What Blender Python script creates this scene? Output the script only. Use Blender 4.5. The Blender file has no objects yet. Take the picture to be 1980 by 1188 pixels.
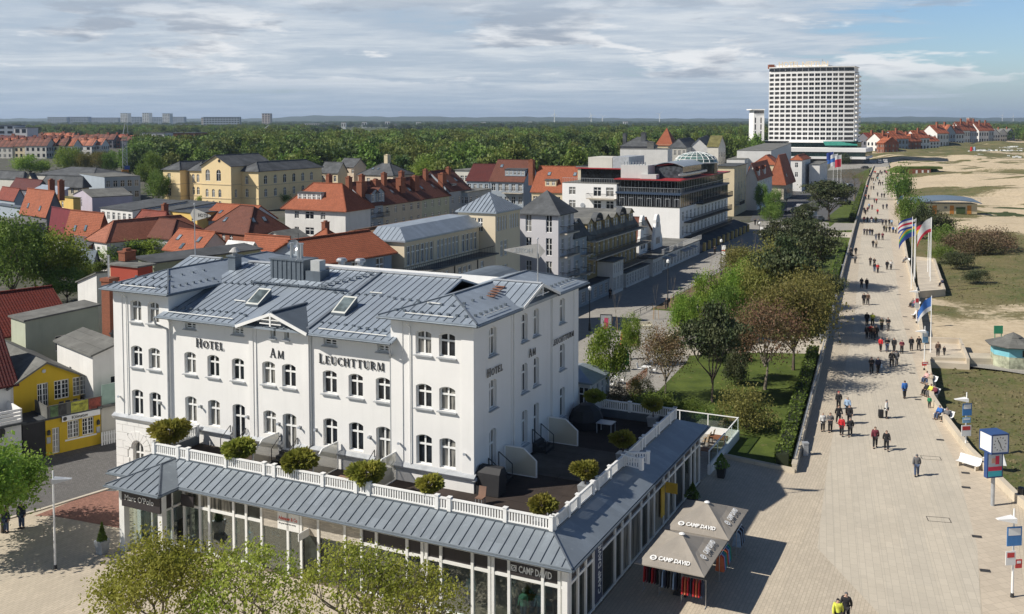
# Recreation of a view over a seaside promenade; p = helpers first, then buildings, ground, vegetation, people.
import bpy,bmesh,math,random
import numpy as np
from mathutils import Vector,Matrix
random.seed(7);rng=np.random.default_rng(7)
SC=bpy.context.scene;COL=SC.collection
R=math.radians
CAMZ=27.0;FPX=1905.0;PX0=1035.0;PY0=329.0
PT=math.atan((PY0-232)/FPX)
cd=bpy.data.cameras.new('camera');cam=bpy.data.objects.new('camera',cd);COL.objects.link(cam);SC.camera=cam
cam.location=(0,0,CAMZ);cam.rotation_euler=(math.pi/2-PT,0,0)
cd.sensor_width=36;cd.lens=FPX/1980*36;cd.shift_x=(990-PX0)/1980;cd.shift_y=(PY0-594)/1980
cd.clip_start=0.5;cd.clip_end=60000
SUN_EL=41.5;SUN_DIR=Vector((-math.cos(R(14.5)),-math.sin(R(14.5)),0))
to_sun=(SUN_DIR*math.cos(R(SUN_EL))+Vector((0,0,math.sin(R(SUN_EL))))).normalized()
sl=bpy.data.lights.new('sun','SUN');sl.energy=5.0;sl.angle=R(0.5);sl.color=(1.0,0.94,0.85)
so=bpy.data.objects.new('sun',sl);COL.objects.link(so);so.rotation_euler=to_sun.to_track_quat('Z','Y').to_euler();so.location=(0,0,200)
SC.view_settings.view_transform='Standard';SC.view_settings.look='None';SC.view_settings.exposure=0.2;SC.view_settings.gamma=1
SC.view_settings.use_curve_mapping=False
SC.cycles.max_bounces=5;SC.cycles.transparent_max_bounces=8
class NT:
 """tiny node-tree writer"""
 def __init__(s,tree):s.t=tree;tree.nodes.clear()
 def n(s,typ,**kw):
  nd=s.t.nodes.new(typ);ins=kw.pop('i',{})
  for k,v in kw.items():setattr(nd,k,v)
  for k,v in ins.items():
   if hasattr(v,'is_output'):s.t.links.new(v,nd.inputs[k])
   else:nd.inputs[k].default_value=v
  return nd
 def m(s,op,a,b=None,c=None,clamp=False):
  ins={0:a}
  if b is not None:ins[1]=b
  if c is not None:ins[2]=c
  return s.n('ShaderNodeMath',operation=op,use_clamp=clamp,i=ins).outputs[0]
 def mix(s,f,a,b,mode='MIX'):
  nd=s.n('ShaderNodeMix',data_type='RGBA',blend_type=mode)
  for k,v in ((0,f),(6,a),(7,b)):
   if hasattr(v,'is_output'):s.t.links.new(v,nd.inputs[k])
   else:nd.inputs[k].default_value=(v if k==0 else tuple(v)+((1,) if len(v)==3 else ()))
  return nd.outputs[2]
 def ramp(s,f,lo,hi):
  return s.n('ShaderNodeMapRange',interpolation_type='SMOOTHSTEP',i={0:f,1:lo,2:hi}).outputs[0]
 def noise(s,v,sc,det=3,ro=.55,dist=0,out=0):
  return s.n('ShaderNodeTexNoise',i={'Vector':v,'Scale':sc,'Detail':det,'Roughness':ro,'Distortion':dist}).outputs[out]
W=bpy.data.worlds.new('World');SC.world=W;W.use_nodes=True
g=NT(W.node_tree)
sky=g.n('ShaderNodeTexSky',sky_type='NISHITA',sun_disc=False,sun_elevation=R(SUN_EL),sun_rotation=math.atan2(SUN_DIR.x,SUN_DIR.y),air_density=1.0,dust_density=0.6,ozone_density=2.0,altitude=10)
tc=g.n('ShaderNodeTexCoord');sp=g.n('ShaderNodeSeparateXYZ',i={0:tc.outputs['Generated']})
zz=g.m('MAXIMUM',sp.outputs[2],0.0)
den=g.m('ADD',zz,0.045)
pl=g.n('ShaderNodeCombineXYZ',i={0:g.m('DIVIDE',sp.outputs[0],den),1:g.m('DIVIDE',sp.outputs[1],den),2:0.0}).outputs[0]
mp1=g.n('ShaderNodeMapping',i={0:pl,1:(3.1,1.2,0),2:(0,0,R(24)),3:(.75,1.0,1)}).outputs[0]
high=g.noise(mp1,0.75,9,.62,.5)
fine=g.noise(mp1,3.2,6,.6,.8)
high=g.m('ADD',g.m('MULTIPLY',high,.78),g.m('MULTIPLY',fine,.22))
az=g.m('DIVIDE',sp.outputs[0],g.m('MAXIMUM',sp.outputs[1],.05))
cover=g.m('ADD',.22,g.m('MULTIPLY',g.ramp(az,.14,.56),.34))
cover=g.m('ADD',cover,g.m('MULTIPLY',g.ramp(zz,.11,.02),.02))
veil=g.n('ShaderNodeMapRange',interpolation_type='SMOOTHSTEP',i={0:high,1:cover,2:g.m('ADD',cover,.2)}).outputs[0]
band=g.m('MULTIPLY',g.ramp(zz,.02,.05),g.ramp(zz,.15,.07))
low=g.n('ShaderNodeMapping',i={0:tc.outputs['Generated'],1:(0,0,0),3:(6.5,6.5,34)}).outputs[0]
cu=g.noise(low,1.0,6,.58,.2)
puff=g.m('MULTIPLY',g.ramp(cu,.50,.57),band)
lit=g.ramp(g.noise(g.n('ShaderNodeMapping',i={0:low,1:(.15,.15,.55)}).outputs[0],1.0,6,.58,.2),.48,.62)
skyc=g.n('ShaderNodeMix',data_type='RGBA',blend_type='MULTIPLY',i={0:1.0,6:sky.outputs[0],7:(.86,1.0,1.2,1)}).outputs[2]
vcol=g.mix(g.ramp(high,.40,.68),(4.6,5.4,6.4),(7.4,7.8,8.2))
up=g.ramp(zz,.48,.24);skyc=g.mix(1.0,skyc,g.mix(up,(.45,.45,.45),(1.,1.,1.)),'MULTIPLY')  # overhead sky, out of view, dimmed and cleared of cloud to deepen shadows
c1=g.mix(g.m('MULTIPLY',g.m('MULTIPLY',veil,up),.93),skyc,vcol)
pcol=g.mix(lit,(9.0,9.1,9.2),(3.4,3.9,4.7))
c2=g.mix(g.m('MULTIPLY',puff,.8),c1,pcol)
hz=g.ramp(zz,.06,.0)
c3=g.mix(g.m('MULTIPLY',hz,.7),c2,(3.4,4.5,5.8))
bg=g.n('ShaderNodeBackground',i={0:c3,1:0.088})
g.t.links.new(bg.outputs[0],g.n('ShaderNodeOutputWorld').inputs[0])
def ray(px,py):
 a=(px-PX0)/FPX;b=-(py-PY0)/FPX
 return Vector((a,math.cos(PT)+b*math.sin(PT),-math.sin(PT)+b*math.cos(PT)))
def P(px,py,z=0.0):
 r=ray(px,py);t=(z-CAMZ)/r.z;return Vector((r.x*t,r.y*t,z))
def proj(p):
 z=p[2]-CAMZ;d=p[1]*math.cos(PT)-z*math.sin(PT);u=p[1]*math.sin(PT)+z*math.cos(PT)
 return PX0+FPX*p[0]/d,PY0-FPX*u/d
def reach(p,d,px):
 s0,s1=0.,1.
 for _ in range(40):
  f0=proj(p+d*s0)[0]-px;f1=proj(p+d*s1)[0]-px
  if abs(f1-f0)<1e-9:break
  s0,s1=s1,s1-f1*(s1-s0)/(f1-f0)
 return s1
TH=R(25.2)
def axes(th):return Vector((math.cos(th),-math.sin(th),0)),Vector((math.sin(th),math.cos(th),0))
AV,AU=axes(TH);HC=Vector((-3.69,58.03,0))
def Wd(a,b,z=0):return HC+AV*a+AU*b+Vector((0,0,z))
def HZ(px,py,z=0):q=P(px,py,z)-HC;return q.dot(AV),q.dot(AU)
MATS={}
def new(name):m=bpy.data.materials.new(name);m.use_nodes=True;return m,NT(m.node_tree)
def fin(g,col,rough=.8,bump=None,bs=.3,bd=.02,metal=0.,spec=.5,extra=None):
 kw={'Base Color':col if hasattr(col,'is_output') else tuple(col)+(1,),'Roughness':rough,'Metallic':metal,'Specular IOR Level':spec}
 if bump is not None:kw['Normal']=g.n('ShaderNodeBump',i={'Height':bump,'Strength':bs,'Distance':bd}).outputs[0]
 if extra:kw.update(extra)
 b=g.n('ShaderNodeBsdfPrincipled',i=kw)
 g.t.links.new(b.outputs[0],g.n('ShaderNodeOutputMaterial').inputs[0]);return b
def sh(c,f):return tuple(min(1,x*f) for x in c)
def plain(name,c,rough=.6,amp=.12,sc=1.5,metal=0,bump=.15,spec=.5):
 if name in MATS:return MATS[name]
 m,g=new(name);t=g.n('ShaderNodeTexCoord').outputs['Object']
 n=g.noise(t,sc,5);n2=g.noise(t,sc*14,3)
 col=g.mix(g.ramp(n,.3,.7),sh(c,1-amp),sh(c,1+amp*.5))
 fin(g,col,rough,n2,bump,.01,metal,spec);MATS[name]=m;return m
def plaster(name,c,dirt=.12):
 if name in MATS:return MATS[name]
 m,g=new(name);tc=g.n('ShaderNodeTexCoord');t=tc.outputs['Object']
 n=g.noise(t,.35,6,.6);st=g.noise(g.n('ShaderNodeMapping',i={0:t,3:(2.5,2.5,.18)}).outputs[0],1.0,5,.6)
 f=g.m('MULTIPLY',g.ramp(st,.48,.8),dirt*2.2,clamp=True)
 col=g.mix(g.ramp(n,.25,.75),sh(c,1-dirt),c);col=g.mix(f,col,sh(c,.62))
 fin(g,col,.88,g.noise(t,22,3),.25,.01,0,.25);MATS[name]=m;return m
def tiles(name,c,c2=None,w=.24,h=.34,moss=.25):
 if name in MATS:return MATS[name]
 c2=c2 or sh(c,.55)
 m,g=new(name);uv=g.n('ShaderNodeUVMap').outputs[0];t=g.n('ShaderNodeTexCoord').outputs['Object']
 br=g.n('ShaderNodeTexBrick',offset=0,i={'Vector':uv,'Scale':1.,'Brick Width':w,'Row Height':h,'Mortar Size': .022,'Mortar Smooth': .35,'Color1':c+(1,),'Color2':sh(c,.72)+(1,),'Mortar':sh(c2,.45)+(1,),'Bias':-.2})
 col=g.mix(g.ramp(g.noise(t,.45,6,.65),.38,.72),br.outputs[0],c2,'MIX');col=g.mix(g.m('MULTIPLY',g.ramp(g.noise(t,.45,6,.65),.38,.72),.5+moss),br.outputs[0],col)
 su=g.n('ShaderNodeSeparateXYZ',i={0:uv});rib=g.m('SINE',g.m('MULTIPLY',su.outputs[0],2*math.pi/w));row=g.m('FRACT',g.m('DIVIDE',su.outputs[1],h))
 hgt=g.m('ADD',g.m('MULTIPLY',rib,.5),g.m('MULTIPLY',row,-.6))
 col=g.mix(g.m('MULTIPLY',g.ramp(rib,.1,-1.),.35),col,sh(c2,.35))
 fin(g,col,.75,hgt,.8,.04,0,.3);MATS[name]=m;return m
def sheetmetal(name,c,rough=.42,metal=.35):
 if name in MATS:return MATS[name]
 m,g=new(name);uv=g.n('ShaderNodeUVMap').outputs[0];t=g.n('ShaderNodeTexCoord').outputs['Object']
 br=g.n('ShaderNodeTexBrick',offset=.5,i={'Vector':g.n('ShaderNodeMapping',i={0:uv,3:(1,1,1)}).outputs[0],'Scale':1.,'Brick Width': .62,'Row Height':3.3,'Mortar Size':0.0,'Color1':c+(1,),'Color2':sh(c,.82)+(1,)})
 n=g.noise(t,.7,7,.65)
 col=g.mix(g.ramp(n,.35,.75),br.outputs[0],sh(c,.78));col=g.mix(g.m('MULTIPLY',g.ramp(g.noise(t,2.6,5,.7),.56,.72),.35),col,sh(c,1.5))
 fin(g,col,g.m('ADD',rough-.05,g.m('MULTIPLY',n,.2)),g.noise(t,3.5,3),.25,.02,metal,.5);MATS[name]=m;return m
def feltroof(name,c):
 if name in MATS:return MATS[name]
 m,g=new(name);t=g.n('ShaderNodeTexCoord').outputs['Object'];uv=g.n('ShaderNodeUVMap').outputs[0]
 n=g.noise(t,.35,8,.7);v=g.n('ShaderNodeTexVoronoi',i={'Vector':t,'Scale':1.1,'Randomness':1.}).outputs[0]
 br=g.n('ShaderNodeTexBrick',offset=.3,i={'Vector':uv,'Scale':1.,'Brick Width':5.,'Row Height':1.,'Mortar Size': .03,'Color1':c+(1,),'Color2':sh(c,.86)+(1,),'Mortar':sh(c,.6)+(1,)})
 col=g.mix(g.ramp(n,.38,.7),br.outputs[0],sh(c,1.45));col=g.mix(g.m('MULTIPLY',g.ramp(v,.55,.2),.2),col,sh(c,.6))
 fin(g,col,.92,g.noise(t,30,2),.2,.01,0,.2);MATS[name]=m;return m
def paving(name,c,bw,bh,ms=.03,amp=.2,offset=.5,rot=0.,c2=None,big=None):
 if name in MATS:return MATS[name]
 m,g=new(name);uv=g.n('ShaderNodeUVMap').outputs[0]
 v=g.n('ShaderNodeMapping',i={0:uv,2:(0,0,rot)}).outputs[0]
 br=g.n('ShaderNodeTexBrick',offset=offset,i={'Vector':v,'Scale':1.,'Brick Width':bw,'Row Height':bh,'Mortar Size':ms,'Mortar Smooth': .4,'Color1':sh(c,1+amp*.4)+(1,),'Color2':(c2 or sh(c,1-amp))+(1,),'Mortar':sh(c,.6)+(1,)})
 col=br.outputs[0]
 if big:
  b2=g.n('ShaderNodeTexBrick',offset=.37,i={'Vector':v,'Scale':1.,'Brick Width':big[0],'Row Height':big[1],'Mortar Size': .035,'Mortar Smooth': .5,'Color1':(1.03,1.02,1.0,1),'Color2':(.96,.96,.955,1),'Mortar':(.89,.89,.88,1)})
  col=g.mix(1.0,col,b2.outputs[0],'MULTIPLY')
 n=g.noise(v,.12,8,.62,.6);n2=g.noise(v,.9,7,.7,.3)
 col=g.mix(g.m('MULTIPLY',g.ramp(n,.42,.68),.30),col,sh(c,.72));col=g.mix(g.m('MULTIPLY',g.ramp(n2,.55,.75),.30),col,sh(c,.68))
 spots=g.ramp(g.n('ShaderNodeTexVoronoi',i={'Vector':v,'Scale': .55}).outputs[0],.055,.02)
 col=g.mix(g.m('MULTIPLY',spots,.5),col,sh(c,.45))
 fin(g,col,.85,br.outputs[1],.25,.01,0,.3);MATS[name]=m;return m
def grassmat(name,c,c2,patch=None,sc=.35):
 if name in MATS:return MATS[name]
 m,g=new(name);t=g.n('ShaderNodeTexCoord').outputs['Object']
 n=g.noise(t,sc,7,.65,.3);f=g.noise(t,5.,4,.7)
 col=g.mix(g.ramp(n,.36,.64),c,c2);col=g.mix(g.m('MULTIPLY',g.ramp(f,.35,.7),.45),col,sh(c,.55))
 if patch:col=g.mix(g.m('MULTIPLY',g.ramp(g.noise(t,sc*1.7,6,.7,.4),.60,.68),.85),col,patch)
 fin(g,col,.9,g.noise(t,16,3),.7,.05,0,.2);MATS[name]=m;return m
def leafmat(name,c,c2,tr=.35):
 if name in MATS:return MATS[name]
 m,g=new(name);oi=g.n('ShaderNodeObjectInfo');t=g.n('ShaderNodeTexCoord').outputs['Object']
 n=g.noise(g.n('ShaderNodeVectorMath',operation='ADD',i={0:t,1:oi.outputs['Location']}).outputs[0],.45,3,.6)
 col=g.mix(g.ramp(n,.36,.64),c,c2);hs=g.n('ShaderNodeHueSaturation',i={'Hue':g.m('ADD',.478,g.m('MULTIPLY',oi.outputs['Random'],.035)),'Saturation': .95,'Value':g.m('ADD',.85,g.m('MULTIPLY',oi.outputs['Random'],.4)),'Color':col}).outputs[0]
 d=g.n('ShaderNodeBsdfPrincipled',i={'Base Color':hs,'Roughness': .6,'Specular IOR Level': .25});tl=g.n('ShaderNodeBsdfTranslucent',i={0:hs})
 mx=g.n('ShaderNodeMixShader',i={0:tr,1:d.outputs[0],2:tl.outputs[0]});g.t.links.new(mx.outputs[0],g.n('ShaderNodeOutputMaterial').inputs[0]);MATS[name]=m;return m
def glass(name='window_glass',c=(.018,.022,.028),curtain=(.34,.33,.30),amt=.45,rough=.06):
 if name in MATS:return MATS[name]
 m,g=new(name);oi=g.n('ShaderNodeObjectInfo');t=g.n('ShaderNodeTexCoord').outputs['Object']
 f=g.m('MULTIPLY',g.m('GREATER_THAN',oi.outputs['Random'],1-amt),g.ramp(g.noise(g.n('ShaderNodeMapping',i={0:t,3:(7,7,.4)}).outputs[0],1.,3),.35,.6))
 n=g.noise(t,1.2,4)
 col=g.mix(g.ramp(n,.35,.7),sh(c,.6),sh(c,1.6));col=g.mix(g.m('MULTIPLY',f,.8),col,curtain)
 fin(g,col,rough,g.noise(t,2.2,2),.06,.02,0,.32);MATS[name]=m;return m
M_white=plaster('white_plaster',(.80,.79,.765),.07)
M_frame=plain('white_frame_paint',(.80,.80,.78),.45,.05)
M_sill=plain('zinc_sill',(.42,.44,.46),.45,.15,2,.3)
M_glass=glass()
M_shop=glass('shop_glass',(.03,.035,.03),(.32,.30,.25),.5)
M_zinc=sheetmetal('zinc_sheet',(.35,.405,.465))
M_zincd=sheetmetal('zinc_dark',(.15,.18,.21))
M_seam=plain('zinc_seam',(.17,.195,.225),.5,.2,2,.3)
M_felt=feltroof('roof_felt',(.14,.14,.13))
M_feltd=feltroof('roof_felt_dark',(.07,.075,.08))
M_tile=tiles('orange_tiles',(.44,.135,.065));M_tiler=tiles('red_tiles',(.30,.07,.045));M_tiled=tiles('brown_tiles',(.20,.075,.05));M_tilew=tiles('wine_tiles',(.13,.028,.025),moss=.1)
M_slate=feltroof('slate',(.085,.09,.095))
M_brick=paving('brick_wall',(.28,.105,.06),.25,.08,.012)
M_iron=plain('dark_iron',(.03,.032,.035),.5,.2)
M_steel=plain('brushed_steel',(.55,.56,.57),.35,.1,3,.8)
M_wood=plain('brown_wood',(.22,.09,.04),.6,.25,4)
M_concrete=plain('pale_concrete',(.50,.45,.37),.85,.15,.8)
M_black=plain('black_cover',(.02,.02,.022),.7,.2)
M_bark=plain('bark',(.11,.085,.065),.9,.3,3,bump=.6)
M_barkl=plain('pale_bark',(.20,.17,.13),.9,.3,3,bump=.6)
def tag(o,label=None,cat=None,group=None,kind=None):
 if label:o['label']=label
 if cat:o['category']=cat
 if group:o['group']=group
 if kind:o['kind']=kind
 return o
def empty(name,loc=(0,0,0),rz=0.,label=None,cat=None,group=None):
 o=bpy.data.objects.new(name,None);COL.objects.link(o);o.location=loc;o.rotation_euler=(0,0,rz);o.empty_display_size= .1
 return tag(o,label,cat,group)
class MB:
 def __init__(s):s.v=[];s.f=[];s.m=[];s.tf=None
 def face(s,pts,m=0):
  i=len(s.v)
  s.v+=[tuple(s.tf@Vector(p)) if s.tf else tuple(p) for p in pts];s.f.append(tuple(range(i,i+len(pts))));s.m.append(m);return s
 def box(s,x0,x1,y0,y1,z0,z1,m=0):
  if x0>x1:x0,x1=x1,x0
  if y0>y1:y0,y1=y1,y0
  a=[(x0,y0,z0),(x1,y0,z0),(x1,y1,z0),(x0,y1,z0),(x0,y0,z1),(x1,y0,z1),(x1,y1,z1),(x0,y1,z1)]
  for q in ((3,2,1,0),(4,5,6,7),(0,1,5,4),(1,2,6,5),(2,3,7,6),(3,0,4,7)):s.face([a[k] for k in q],m)
  return s
 def hexa(s,b,t,m=0):
  s.face(b[::-1],m);s.face(t,m);n=len(b)
  for k in range(n):s.face([b[k],b[(k+1)%n],t[(k+1)%n],t[k]],m)
  return s
 def prism(s,poly,z0,z1,m=0):return s.hexa([(x,y,z0) for x,y in poly],[(x,y,z1) for x,y in poly],m)
 def slab(s,pts,th,m=0,mb=None):
  lo=[(p[0],p[1],p[2]-th) for p in pts];s.face(pts,m);s.face(lo[::-1],m if mb is None else mb);n=len(pts)
  for k in range(n):s.face([lo[k],lo[(k+1)%n],pts[(k+1)%n],pts[k]],m if mb is None else mb)
  return s
 def tube(s,p0,p1,r0,r1=None,n=8,m=0,cap=True):
  r1=r0 if r1 is None else r1;p0=Vector(p0);p1=Vector(p1);d=(p1-p0)
  if d.length<1e-6:return s
  d.normalize();a=d.orthogonal().normalized();b=d.cross(a)
  A=[p0+(a*math.cos(k*2*math.pi/n)+b*math.sin(k*2*math.pi/n))*r0 for k in range(n)];B=[p1+(a*math.cos(k*2*math.pi/n)+b*math.sin(k*2*math.pi/n))*r1 for k in range(n)]
  for k in range(n):s.face([A[k],A[(k+1)%n],B[(k+1)%n],B[k]],m)
  if cap:s.face(A[::-1],m);s.face(B,m)
  return s
 def bar(s,p0,p1,w,h,m=0):
  p0=Vector(p0);p1=Vector(p1);d=(p1-p0).normalized();sd=Vector((d.y,-d.x,0))
  if sd.length<1e-5:sd=Vector((1,0,0))
  sd.normalize();up=sd.cross(d).normalized();sd*=w/2;up*=h/2
  b=[p0-sd-up,p0+sd-up,p0+sd+up,p0-sd+up];t=[p+(p1-p0) for p in b]
  s.face(b,m);s.face(t[::-1],m)
  for k in range(4):s.face([b[k],t[k],t[(k+1)%4],b[(k+1)%4]],m)
  return s
 def lathe(s,prof,n=12,c=(0,0),m=0):
  for (r0,z0),(r1,z1) in zip(prof,prof[1:]):
   for k in range(n):
    a0=k*2*math.pi/n;a1=(k+1)*2*math.pi/n;q=[(c[0]+r*math.cos(a),c[1]+r*math.sin(a),z) for r,z,a in ((r0,z0,a0),(r0,z0,a1),(r1,z1,a1),(r1,z1,a0))]
    if r0<1e-6:q=q[1:]
    elif r1<1e-6:q=q[:3]
    s.face(q,m)
  return s
 def mesh(s,name,mats,smooth=False):
  me=bpy.data.meshes.new(name);me.from_pydata(s.v,[],s.f)
  for mt in (mats if isinstance(mats,(list,tuple)) else [mats]):me.materials.append(mt)
  nf=len(s.f)
  if not nf:return me
  me.polygons.foreach_set('material_index',np.array(s.m,dtype=np.int32))
  uv=me.uv_layers.new(name='UVMap');V=np.array(s.v,dtype=float);ln=np.array([len(f) for f in s.f]);st=np.concatenate([[0],np.cumsum(ln)[:-1]])
  p0,p1,p2=V[st],V[st+1],V[st+2];p3=V[st+np.minimum(ln-1,3)];nr=np.where((ln==3)[:,None],np.cross(p1-p0,p2-p0),np.cross(p2-p0,p3-p1));nr/=np.maximum(np.linalg.norm(nr,axis=1),1e-12)[:,None]
  flat=np.abs(nr[:,2])> .985;ua=np.stack([-nr[:,1],nr[:,0],0*nr[:,0]],1);ua/=np.maximum(np.linalg.norm(ua,axis=1),1e-9)[:,None];ua[flat]=(1,0,0);va=np.cross(nr,ua);va[flat]=(0,1,0)
  U=np.repeat(ua,ln,0);VV=np.repeat(va,ln,0);uv.data.foreach_set('uv',np.stack([(V*U).sum(1),(V*VV).sum(1)],1).ravel().astype(np.float32))
  if smooth:
   me.polygons.foreach_set('use_smooth',np.ones(nf,dtype=bool))
  me.update();return me
 def obj(s,name,mats,parent=None,smooth=False,weld=False):
  me=s.mesh(name,mats,smooth)
  if weld:
   bm=bmesh.new();bm.from_mesh(me);bmesh.ops.remove_doubles(bm,verts=bm.verts,dist=.0005);bm.to_mesh(me);bm.free()
  o=bpy.data.objects.new(name,me);COL.objects.link(o);o.parent=parent;return o
def inst(name,me,parent=None,loc=(0,0,0),rz=0.,sc=None):
 o=bpy.data.objects.new(name,me);COL.objects.link(o);o.parent=parent;o.location=loc;o.rotation_euler=(0,0,rz)
 if sc:o.scale=sc
 return o
def kids(o):return KID.get(o.name,[]) if False else [c for c in o.children]
def copytree(root,loc,rz=None,sc=None,label=None,group=None):
 def cp(o,par):
  c=o.copy();COL.objects.link(c);c.parent=par
  for k in TREE.get(o.name,[]):cp(k,c)
  return c
 def reg(o):
  TREE[o.name]=list(o.children)
  for k in o.children:reg(k)
 if root.name not in TREE:reg(root)
 r=cp(root,None);r.location=loc
 if rz is not None:r.rotation_euler=(0,0,rz)
 if sc is not None:r.scale=sc if hasattr(sc,'__len__') else (sc,)*3
 if label:r['label']=label
 if group:r['group']=group
 return r
TREE={}
def seams(mb,pts,step,w=.028,h=.035,m=0,off=0.,lift=0.):
 p=[Vector(q) for q in pts];n=(p[1]-p[0]).cross(p[2]-p[1]).normalized()
 if n.z<0:n=-n
 ua=Vector((-n.y,n.x,0)).normalized();va=n.cross(ua);o=p[0]
 q=[((a-o).dot(ua),(a-o).dot(va)) for a in p];u0=min(a[0] for a in q);u1=max(a[0] for a in q)
 k=math.ceil((u0+off+.05)/step)
 while k*step-off<u1-.05:
  x=k*step-off;k+=1;vs=[]
  for (a,b),(c,d) in zip(q,q[1:]+q[:1]):
   if (a-x)*(c-x)<0:vs.append(b+(d-b)*(x-a)/(c-a))
  vs.sort()
  for v0,v1 in zip(vs[::2],vs[1::2]):
   if v1-v0> .15:mb.bar(o+ua*x+va*(v0+.03)+n*(h/2+lift),o+ua*x+va*(v1-.03)+n*(h/2+lift),w,h,m)
def wall(mb,p,rz,L,z0,z1,ops=(),dep=.2,m=0,mr=None,top=None):
 mr=m if mr is None else mr;T=Matrix.Translation((p[0],p[1],0))@Matrix.Rotation(rz,4,'Z')
 old=mb.tf;mb.tf=T if old is None else old@T
 xs=sorted({0.,L,*[v for o in ops for v in (o[0],o[1])]});zs=sorted({z0,z1,*[v for o in ops for v in (o[2],o[3])]})
 xs=[x for x in xs if -1e-6<=x<=L+1e-6];zs=[z for z in zs if z0-1e-6<=z<=z1+1e-6]
 for za,zb in zip(zs,zs[1:]):
  run=None
  for xa,xb in zip(xs,xs[1:]):
   cx=(xa+xb)/2;cz=(za+zb)/2;hole=any(o[0]<cx<o[1] and o[2]<cz<o[3] for o in ops)
   if hole:
    if run:mb.face([(run[0],0,za),(run[1],0,za),(run[1],0,zb),(run[0],0,zb)],m);run=None
   else:run=(run[0] if run else xa,xb)
  if run:mb.face([(run[0],0,za),(run[1],0,za),(run[1],0,zb),(run[0],0,zb)],m)
 for o in ops:
  a,b,c,d=o[:4];ar=o[4] if len(o)>4 else 0
  if ar:
   n=8;w=b-a;Rr=(w*w/4+ar*ar)/(2*ar);cx=(a+b)/2;cz=d-Rr;t0=math.asin(min(1,w/2/Rr))
   arc=[(cx+Rr*math.sin(-t0+2*t0*k/n),cz+Rr*math.cos(-t0+2*t0*k/n)) for k in range(n+1)]
   for k in range(n):
    (xa,za),(xb,zb)=arc[k],arc[k+1]
    if d-min(za,zb)>1e-4:mb.face([(xa,0,za),(xb,0,zb),(xb,0,d+.0005),(xa,0,d+.0005)],m)
    mb.face([(xb,0,zb),(xa,0,za),(xa,dep,za),(xb,dep,zb)],mr)
   hs=arc[0][1]
  else:hs=d;mb.face([(b,0,d),(a,0,d),(a,dep,d),(b,dep,d)],mr)
  mb.face([(a,0,c),(b,0,c),(b,dep,c),(a,dep,c)],mr)
  mb.face([(a,0,c),(a,dep,c),(a,dep,hs),(a,0,hs)],mr);mb.face([(b,dep,c),(b,0,c),(b,0,hs),(b,dep,hs)],mr)
 mb.tf=old
WC={}
def winmesh(w,h,ar=0.,bars='cross',split=.66,fr=.07):
 """pane and frame meshes, centred on x, z from 0, outer side -y"""
 k=(round(w,2),round(h,2),round(ar,2),bars,split,fr)
 if k in WC:return WC[k]
 g=MB();f=MB()
 def top(x):
  if not ar:return h
  Rr=(w*w/4+ar*ar)/(2*ar);return h-Rr+math.sqrt(max(0,Rr*Rr-x*x))
 n=8 if ar else 1;xs=[-w/2+w*i/n for i in range(n+1)]
 for a,b in zip(xs,xs[1:]):g.face([(a,.05,0),(b,.05,0),(b,.05,top(b)),(a,.05,top(a))])
 e=fr;f.box(-w/2,-w/2+e,0,.06,0,top(-w/2));f.box(w/2-e,w/2,0,.06,0,top(w/2));f.box(-w/2+e,w/2-e,0,.06,0,e)
 for a,b in zip(xs,xs[1:]):
  f.hexa([(a,.002,top(a)-e*1.4),(b,.002,top(b)-e*1.4),(b,.058,top(b)-e*1.4),(a,.058,top(a)-e*1.4)],[(a,.002,top(a)),(b,.002,top(b)),(b,.058,top(b)),(a,.058,top(a))])
 sz=h*split
 if bars in ('cross','tee','grid','six'):
  f.box(-e*.75,e*.75,-.015,.045,e,h-e)
 if bars in ('cross','tee'):f.box(-w/2+e,w/2-e,-.03,.04,sz-e*.7,sz+e*.9)
 if bars=='grid':
  for t in (.25,.5,.75):f.box(-w/2+e,w/2-e,-.005,.035,h*t-.02,h*t+.02)
  for t in (-.25,.25):f.box(w*t-.02,w*t+.02,-.005,.035,e,h-e)
 if bars=='six':
  for t in (.33,.66):f.box(-w/2+e,w/2-e,-.005,.035,h*t-.03,h*t+.03)
 WC[k]=(g.mesh('window',M_glass),f.mesh('frame',M_frame));return WC[k]
SC_={}
def sillmesh(w,mat):
 k=(round(w,2),mat.name)
 if k not in SC_:
  SC_[k]=MB().hexa([(-w/2,-.16,-.09),(w/2,-.16,-.09),(w/2,.2,-.05),(-w/2,.2,-.05)],[(-w/2,-.16,-.04),(w/2,-.16,-.04),(w/2,.2,.01),(-w/2,.2,.01)]).mesh('sill',mat)
 return SC_[k]
def window(parent,x,y,z,rz,w,h,ar=0.,bars='cross',dep=.2,sill=None,name='window',split=.66,fr=.07,lean=True):
 gm,fm=winmesh(w,h,ar,bars,split,fr);d=Vector((-math.sin(rz),math.cos(rz),0))*(dep-.07)
 o=inst(name,gm,parent,(x+d.x,y+d.y,z),rz);inst('frame',fm,o)
 if sill:s=inst('sill',sillmesh(w+.22,sill),o,(0,-(dep-.07),0))
 return o
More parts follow.
